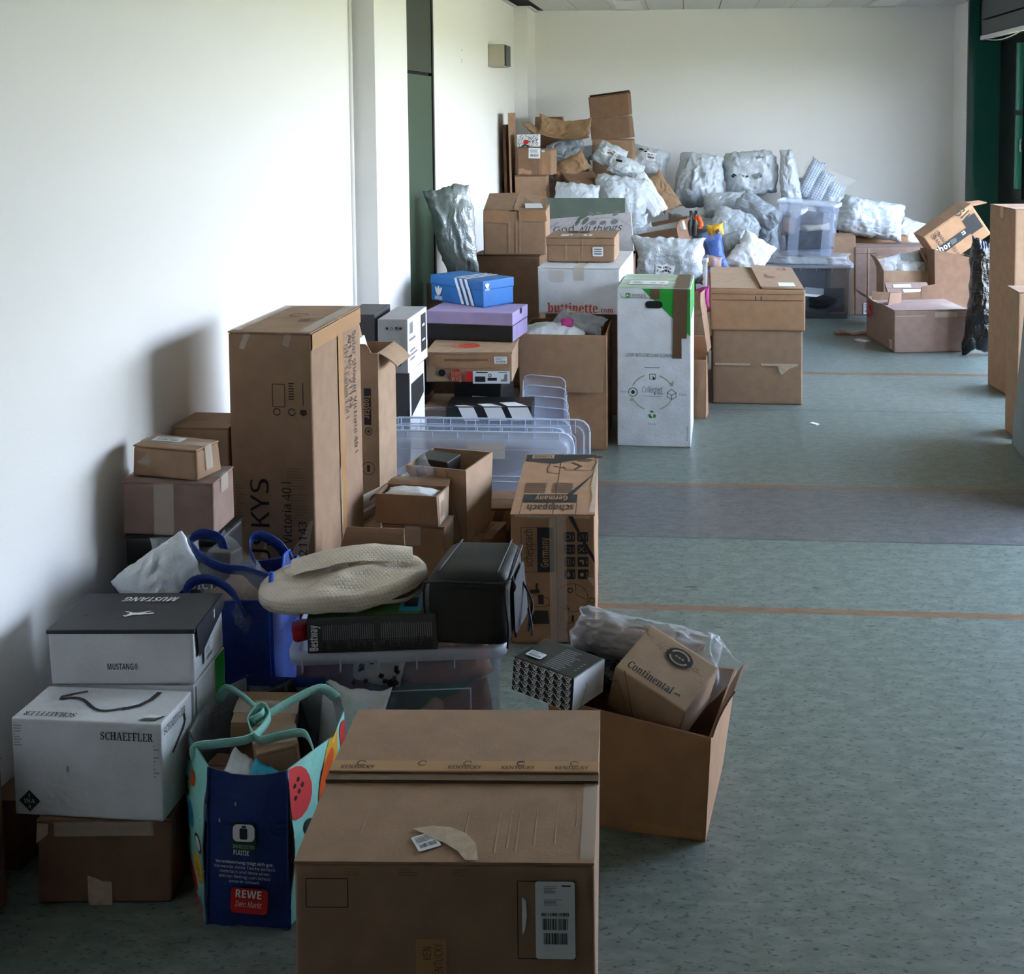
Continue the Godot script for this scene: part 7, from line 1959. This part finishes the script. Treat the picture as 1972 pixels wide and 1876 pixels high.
func rear_right() -> void:
	var c := carton("small brown carton right of the upright clear tub", Vector3(1.165, 0.0, -9.12), Vector3(0.19, 0.60, 0.22), 0.0, "cardboard", {"tape": "", "warp": 0.003})
	bag("foil grey parcel with sharp creases lying on cartons by the back wall", Vector3(1.41, 0.705, -9.28), Vector3(0.48, 0.29, 0.24), Vector3(-14, 0, -10), "mailer", {"called": "parcel", "category": "parcel", "ex": 6.0, "ey": 4.0, "amp": 0.014, "fold": 0.024, "pinch": 0.02, "n": 46})
	bag("flat pale mailing bag behind the foil grey parcel", Vector3(1.745, 0.585, -9.60), Vector3(0.26, 0.22, 0.10), Vector3(-30, 0, -22), "mailer_white", {})
	carton("low brown carton under the foil grey parcel", Vector3(1.47, 0, -9.55), Vector3(0.50, 0.555, 0.26), 0.0, "cardboard_orange", {"warp": 0.004, "tape": ""})
	carton("brown carton under the flat pale mailing bag", Vector3(1.83, 0, -9.62), Vector3(0.20, 0.48, 0.2), 0.0, "cardboard_dark", {"warp": 0.002, "tape": ""})
	c = carton("large brown carton standing behind the small open one, a white sticker at its foot", Vector3(1.53, 0, -9.16), Vector3(0.575, 0.519, 0.25), 6.0, "cardboard_pink", {"tape": "", "warp": 0.004})
	mark(c, "clear_tape", "front", 0.18, 0.5, [rect(0.012, 0.5)], "cardboard_pale", 0, 0.0016)
	sticker(c, "front", 0.16, 0.10, 0.05, 0.085, 0, {"out": 0.003})
	mark(c, "fold_line", "front", 0.15, 0.9, [rect(0.15, 0.004)], "ink_soft", 0, 0.002)
	c = open_carton("small open brown carton crammed with white bags, in front of the large carton", Vector3(1.547, 0, -8.60), Vector3(0.345, 0.410, 0.26), 1.0, "cardboard_pale", {"right": [-38, 0.13, 0.0, 1.0], "left": [18, 0.11, 0.0, 1.0], "back": [10, 0.08]}, {"warp": 0.005})
	creases(c, "front", [0.15, 0.18, 0.22], "cardboard_pale")
	for e in [["white plastic bag at the left in the small open carton", -0.09, 0.43, 0.02, 0.17, 0.15, 18], ["white plastic bag in front in the small open carton", 0.02, 0.41, 0.05, 0.22, 0.13, -4], ["shiny grey plastic bag on top in the small open carton", 0.04, 0.475, -0.01, 0.17, 0.11, 10], ["white plastic bag at the right in the small open carton", 0.10, 0.40, 0.02, 0.12, 0.13, -14]]:
		bag(e[0], Vector3(1.547 + e[1], e[2], -8.60 + e[3]), Vector3(e[4], e[5], 0.11), Vector3(-10, 0, e[6]), "mailer_white" if e[2] < 0.45 else "mailer", {"called": "plastic_bag", "group": "bags in the small open carton", "n": 26, "amp": 0.014, "fold": 0.018})
	# front box
	c = carton("wide pinkish brown carton on the floor with raised back flaps and a red sticker", Vector3(1.504, 0, -7.946), Vector3(0.48, 0.274, 0.60), 8.7, "cardboard_pink", {"tape": "", "warp": 0.003})
	mark(c, "red_sticker", "left", 0.17, 0.74, [rrect(0.075, 0.085, 0.012)], "red", 0, 0.002)
	mark(c, "sticker_print", "left", 0.17, 0.74, [rect(0.02, 0.03, 0, 0.005), rect(0.035, 0.012, 0.0, 0.012)], "ink", 0, 0.003)
	mark(c, "small_label", "left", 0.90, 0.17, frame(0.05, 0.045, 0.006) + [rect(0.028, 0.006, 0, 0.008), rect(0.028, 0.006, 0, -0.008)], "paper", 0, 0.002)
	mark(c, "tape", "front", 0.70, 0.88, [rect(0.145, 0.033)], "tape_clear", 0, 0.002)
	mark(c, "scratch", "front", 0.22, 0.86, [rect(0.20, 0.003)], "torn_card", 0, 0.0018)
	mark(c, "scratch", "front", 0.90, 0.855, [rect(0.09, 0.003)], "torn_card", 0, 0.0018)
	mark(c, "clear_tape", "top", 0.86, 0.18, [rect(0.09, 0.2)], "tape_clear", 0, 0.002)
	var back := Shape.new()
	var pts := [[-0.25, 0.055], [-0.12, 0.050], [-0.02, 0.045], [0.08, 0.050], [0.09, 0.085], [0.235, 0.108]]
	for i in pts.size() - 1:
		var a: Array = pts[i]
		var b: Array = pts[i + 1]
		back.hexa([c.P(a[0], 0.272, -0.125), c.P(b[0], 0.272, -0.125), c.P(a[0], 0.274 + a[1], -0.135), c.P(b[0], 0.274 + b[1], -0.135), c.P(a[0], 0.272, -0.12), c.P(b[0], 0.272, -0.12), c.P(a[0], 0.274 + a[1], -0.13), c.P(b[0], 0.274 + b[1], -0.13)])
	obj("flap", back.mesh(), M.cardboard_dark, c.root)
	var lf := Shape.new(true)
	var g := []
	for i in 9:
		var t := i / 8.0
		g.append([c.P(-0.24 - 0.075 * t, 0.275 + 0.045 * t * t, 0.02 - 0.06 * t), c.P(-0.24 - 0.075 * t, 0.275 + 0.05 * t * t, -0.29)])
	lf.grid(g)
	var g2 := []
	for r in g:
		g2.append([r[1] - Vector3(0, 0.005, 0), r[0] - Vector3(0, 0.005, 0)])
	lf.grid(g2)
	obj("flap", lf.mesh(), M.cardboard_pale, c.root)
	var t2 := Shape.new()
	t2.hexa([c.P(-0.22, 0.272, 0.10), c.P(-0.10, 0.274, 0.0), c.P(-0.19, 0.345, 0.05), c.P(-0.09, 0.335, -0.03), c.P(-0.215, 0.272, 0.105), c.P(-0.095, 0.274, 0.006), c.P(-0.185, 0.345, 0.055), c.P(-0.085, 0.335, -0.024)])
	obj("flap", t2.mesh(), M.cardboard_dark, c.root)
	c = carton("flat brown piece of carton with two white labels on the wide carton", Vector3(1.50, 0.30, -8.22), Vector3(0.29, 0.03, 0.14), Vector3(28, 4, 0), "cardboard_pink", {"tape": "", "called": "carton_piece", "warp": 0.002})
	for e in [[0.38, 0.68], [0.58, 0.26]]:
		mark(c, "white_label", "top", e[0], e[1], [rect(0.12, 0.035)], "paper", 0, 0.003)
	# the open carton with the tilted printed one
	c = open_carton("open brown carton with a dipping rim, holding the tilted printed carton", Vector3(1.855, 0, -8.50), Vector3(0.31, 0.505, 0.32), 6.0, "cardboard_dark", {}, {"warp": 0.004, "corners": {6: Vector3(-0.02, 0.075, 0.0), 2: Vector3(-0.02, 0.05, 0.0)}})
	c = carton("tilted orange brown carton with black tape band, script lettering and check boxes", Vector3(1.925, 0.565, -8.52), Vector3(0.40, 0.255, 0.24), Vector3(0, 6, 34.6), "cardboard_orange", {"tape": "", "seam": "z", "warp": 0.003})
	mark(c, "black_tape", "front", 0.53, 0.42, [[Vector2(-0.19, -0.03), Vector2(0.10, -0.022), Vector2(0.10, 0.030), Vector2(-0.19, 0.028)]], "ink")
	mark(c, "black_tape", "front", 0.88, 0.52, [rect(0.10, 0.115, -0.02)], "ink", 0, 0.0014)
	lettering(c, "front", 0.80, 0.86, 0.070, "Blu", "ink", -62, {"slant": 0.3})
	lettering(c, "front", 0.18, 0.44, 0.040, "thor", "white", -6, {"font": bold, "out": 0.002})
	lettering(c, "front", 0.62, 0.46, 0.034, "n", "white", -90, {"font": bold, "out": 0.002})
	mark(c, "print", "front", 0.40, 0.43, small_print(0.05, 0.035, 5), "ink_grey", 0, 0.002)
	mark(c, "check_box", "front", 0.235, 0.86, frame(0.027, 0.027, 0.003), "ink_brown")
	mark(c, "check_box", "front", 0.145, 0.855, frame(0.027, 0.027, 0.003) + line([Vector2(-0.007, 0.0), Vector2(-0.001, -0.006), Vector2(0.009, 0.008)], 0.003), "ink_brown")
	lettering(c, "front", 0.25, 0.68, 0.026, "NANO", "ink_brown", -90, {})
	lettering(c, "front", 0.16, 0.66, 0.026, "NANO", "ink_brown", -90, {})
	lettering(c, "front", 0.33, 0.13, 0.026, "NEO PRO", "ink_brown", -90, {"stretch": 0.8})
	mark(c, "printed_icons", "front", 0.10, 0.12, [rect(0.022, 0.03, -0.01), rect(0.022, 0.03, 0.022), rect(0.022, 0.03, 0.052)], "ink", -8)
	mark(c, "tape", "front", 0.86, 0.93, [rect(0.10, 0.03)], "tape_kraft", 0, 0.0013)
	mark(c, "white_end", "right", 0.5, 0.5, [rect(0.22, 0.23)], "white", 0, 0.0015)
	var fl := Shape.new()
	fl.hexa([c.P(0.195, 0.235, -0.05), c.P(0.29, 0.195, -0.05), c.P(0.195, 0.255, -0.05), c.P(0.295, 0.20, -0.05), c.P(0.195, 0.235, 0.12), c.P(0.29, 0.195, 0.12), c.P(0.195, 0.255, 0.12), c.P(0.295, 0.20, 0.12)])
	obj("flap", fl.mesh(), M.cardboard_orange, c.root)
	bag("tall black bin bag standing right of the wide carton", Vector3(1.835, 0.375, -7.58), Vector3(0.22, 0.76, 0.18), Vector3(0, 0, 0), "bin_bag", {"called": "bin_bag", "amp": 0.014, "fold": 0.024, "top": 0.55, "ey": 5.0, "n": 46})
	# boards standing on the right
	c = carton("tall flat brown carton standing on edge at the right side of the picture", Vector3(1.985, 0, -6.64), Vector3(0.56, 1.015, 0.36), 7.0, "cardboard", {"tape": "tape_kraft", "warp": 0.004})
	c = carton("slim brown carton standing between the tall one and the grey board", Vector3(1.60, 0, -5.72), Vector3(0.14, 0.70, 0.20), 0.0, "cardboard", {"tape": "", "warp": 0.002})
	var gb := crate("board", "blue grey board standing on edge at the right border of the picture", "board", Vector3(1.485, 0, -5.05), Vector3(0.03, 0.91, 1.02), Vector3(0, -3, -4), 0.001)
	obj("board_face", rounded(gb, 0.003), M.board_grey, gb.root)
	# scraps on the floor
	var sc := thing("cardboard_scrap", "torn dark strip of cardboard on the floor left of the wide carton", "scrap", Vector3(1.14, 0.0, -8.22))
	var s := Shape.new()
	for i in 8:
		var x0 := -0.12 + i * 0.03
		var y0 := 0.012 + 0.008 * sin(i * 1.1)
		var y1 := 0.012 + 0.008 * sin((i + 1) * 1.1)
		s.hexa([Vector3(x0, 0.001, -0.06), Vector3(x0 + 0.03, 0.001, -0.06), Vector3(x0, y0, -0.06), Vector3(x0 + 0.03, y1, -0.06), Vector3(x0, 0.001, 0.02 + 0.01 * sin(i * 2.0)), Vector3(x0 + 0.03, 0.001, 0.02 + 0.01 * sin(i * 2.0 + 2.0)), Vector3(x0, y0, 0.02 + 0.01 * sin(i * 2.0)), Vector3(x0 + 0.03, y1, 0.02 + 0.01 * sin(i * 2.0 + 2.0))])
	obj("strip", s.mesh(), M.cardboard_dark, sc)
	for e in [["small white paper scrap beside the torn cardboard strip", 1.17, -8.02, 0.05], ["tiny white paper scrap on the floor in front of the lidded carton", 0.63, -5.86, 0.022]]:
		var p := obj("paper_scrap", blk(Vector3(-e[3] / 2, 0, -e[3]), Vector3(e[3] / 2, 0.004, e[3])), M.paper)
		p.position = Vector3(e[1], 0.0, e[2])
		p.rotation_degrees.y = 40
		tag(p, e[0], "paper")
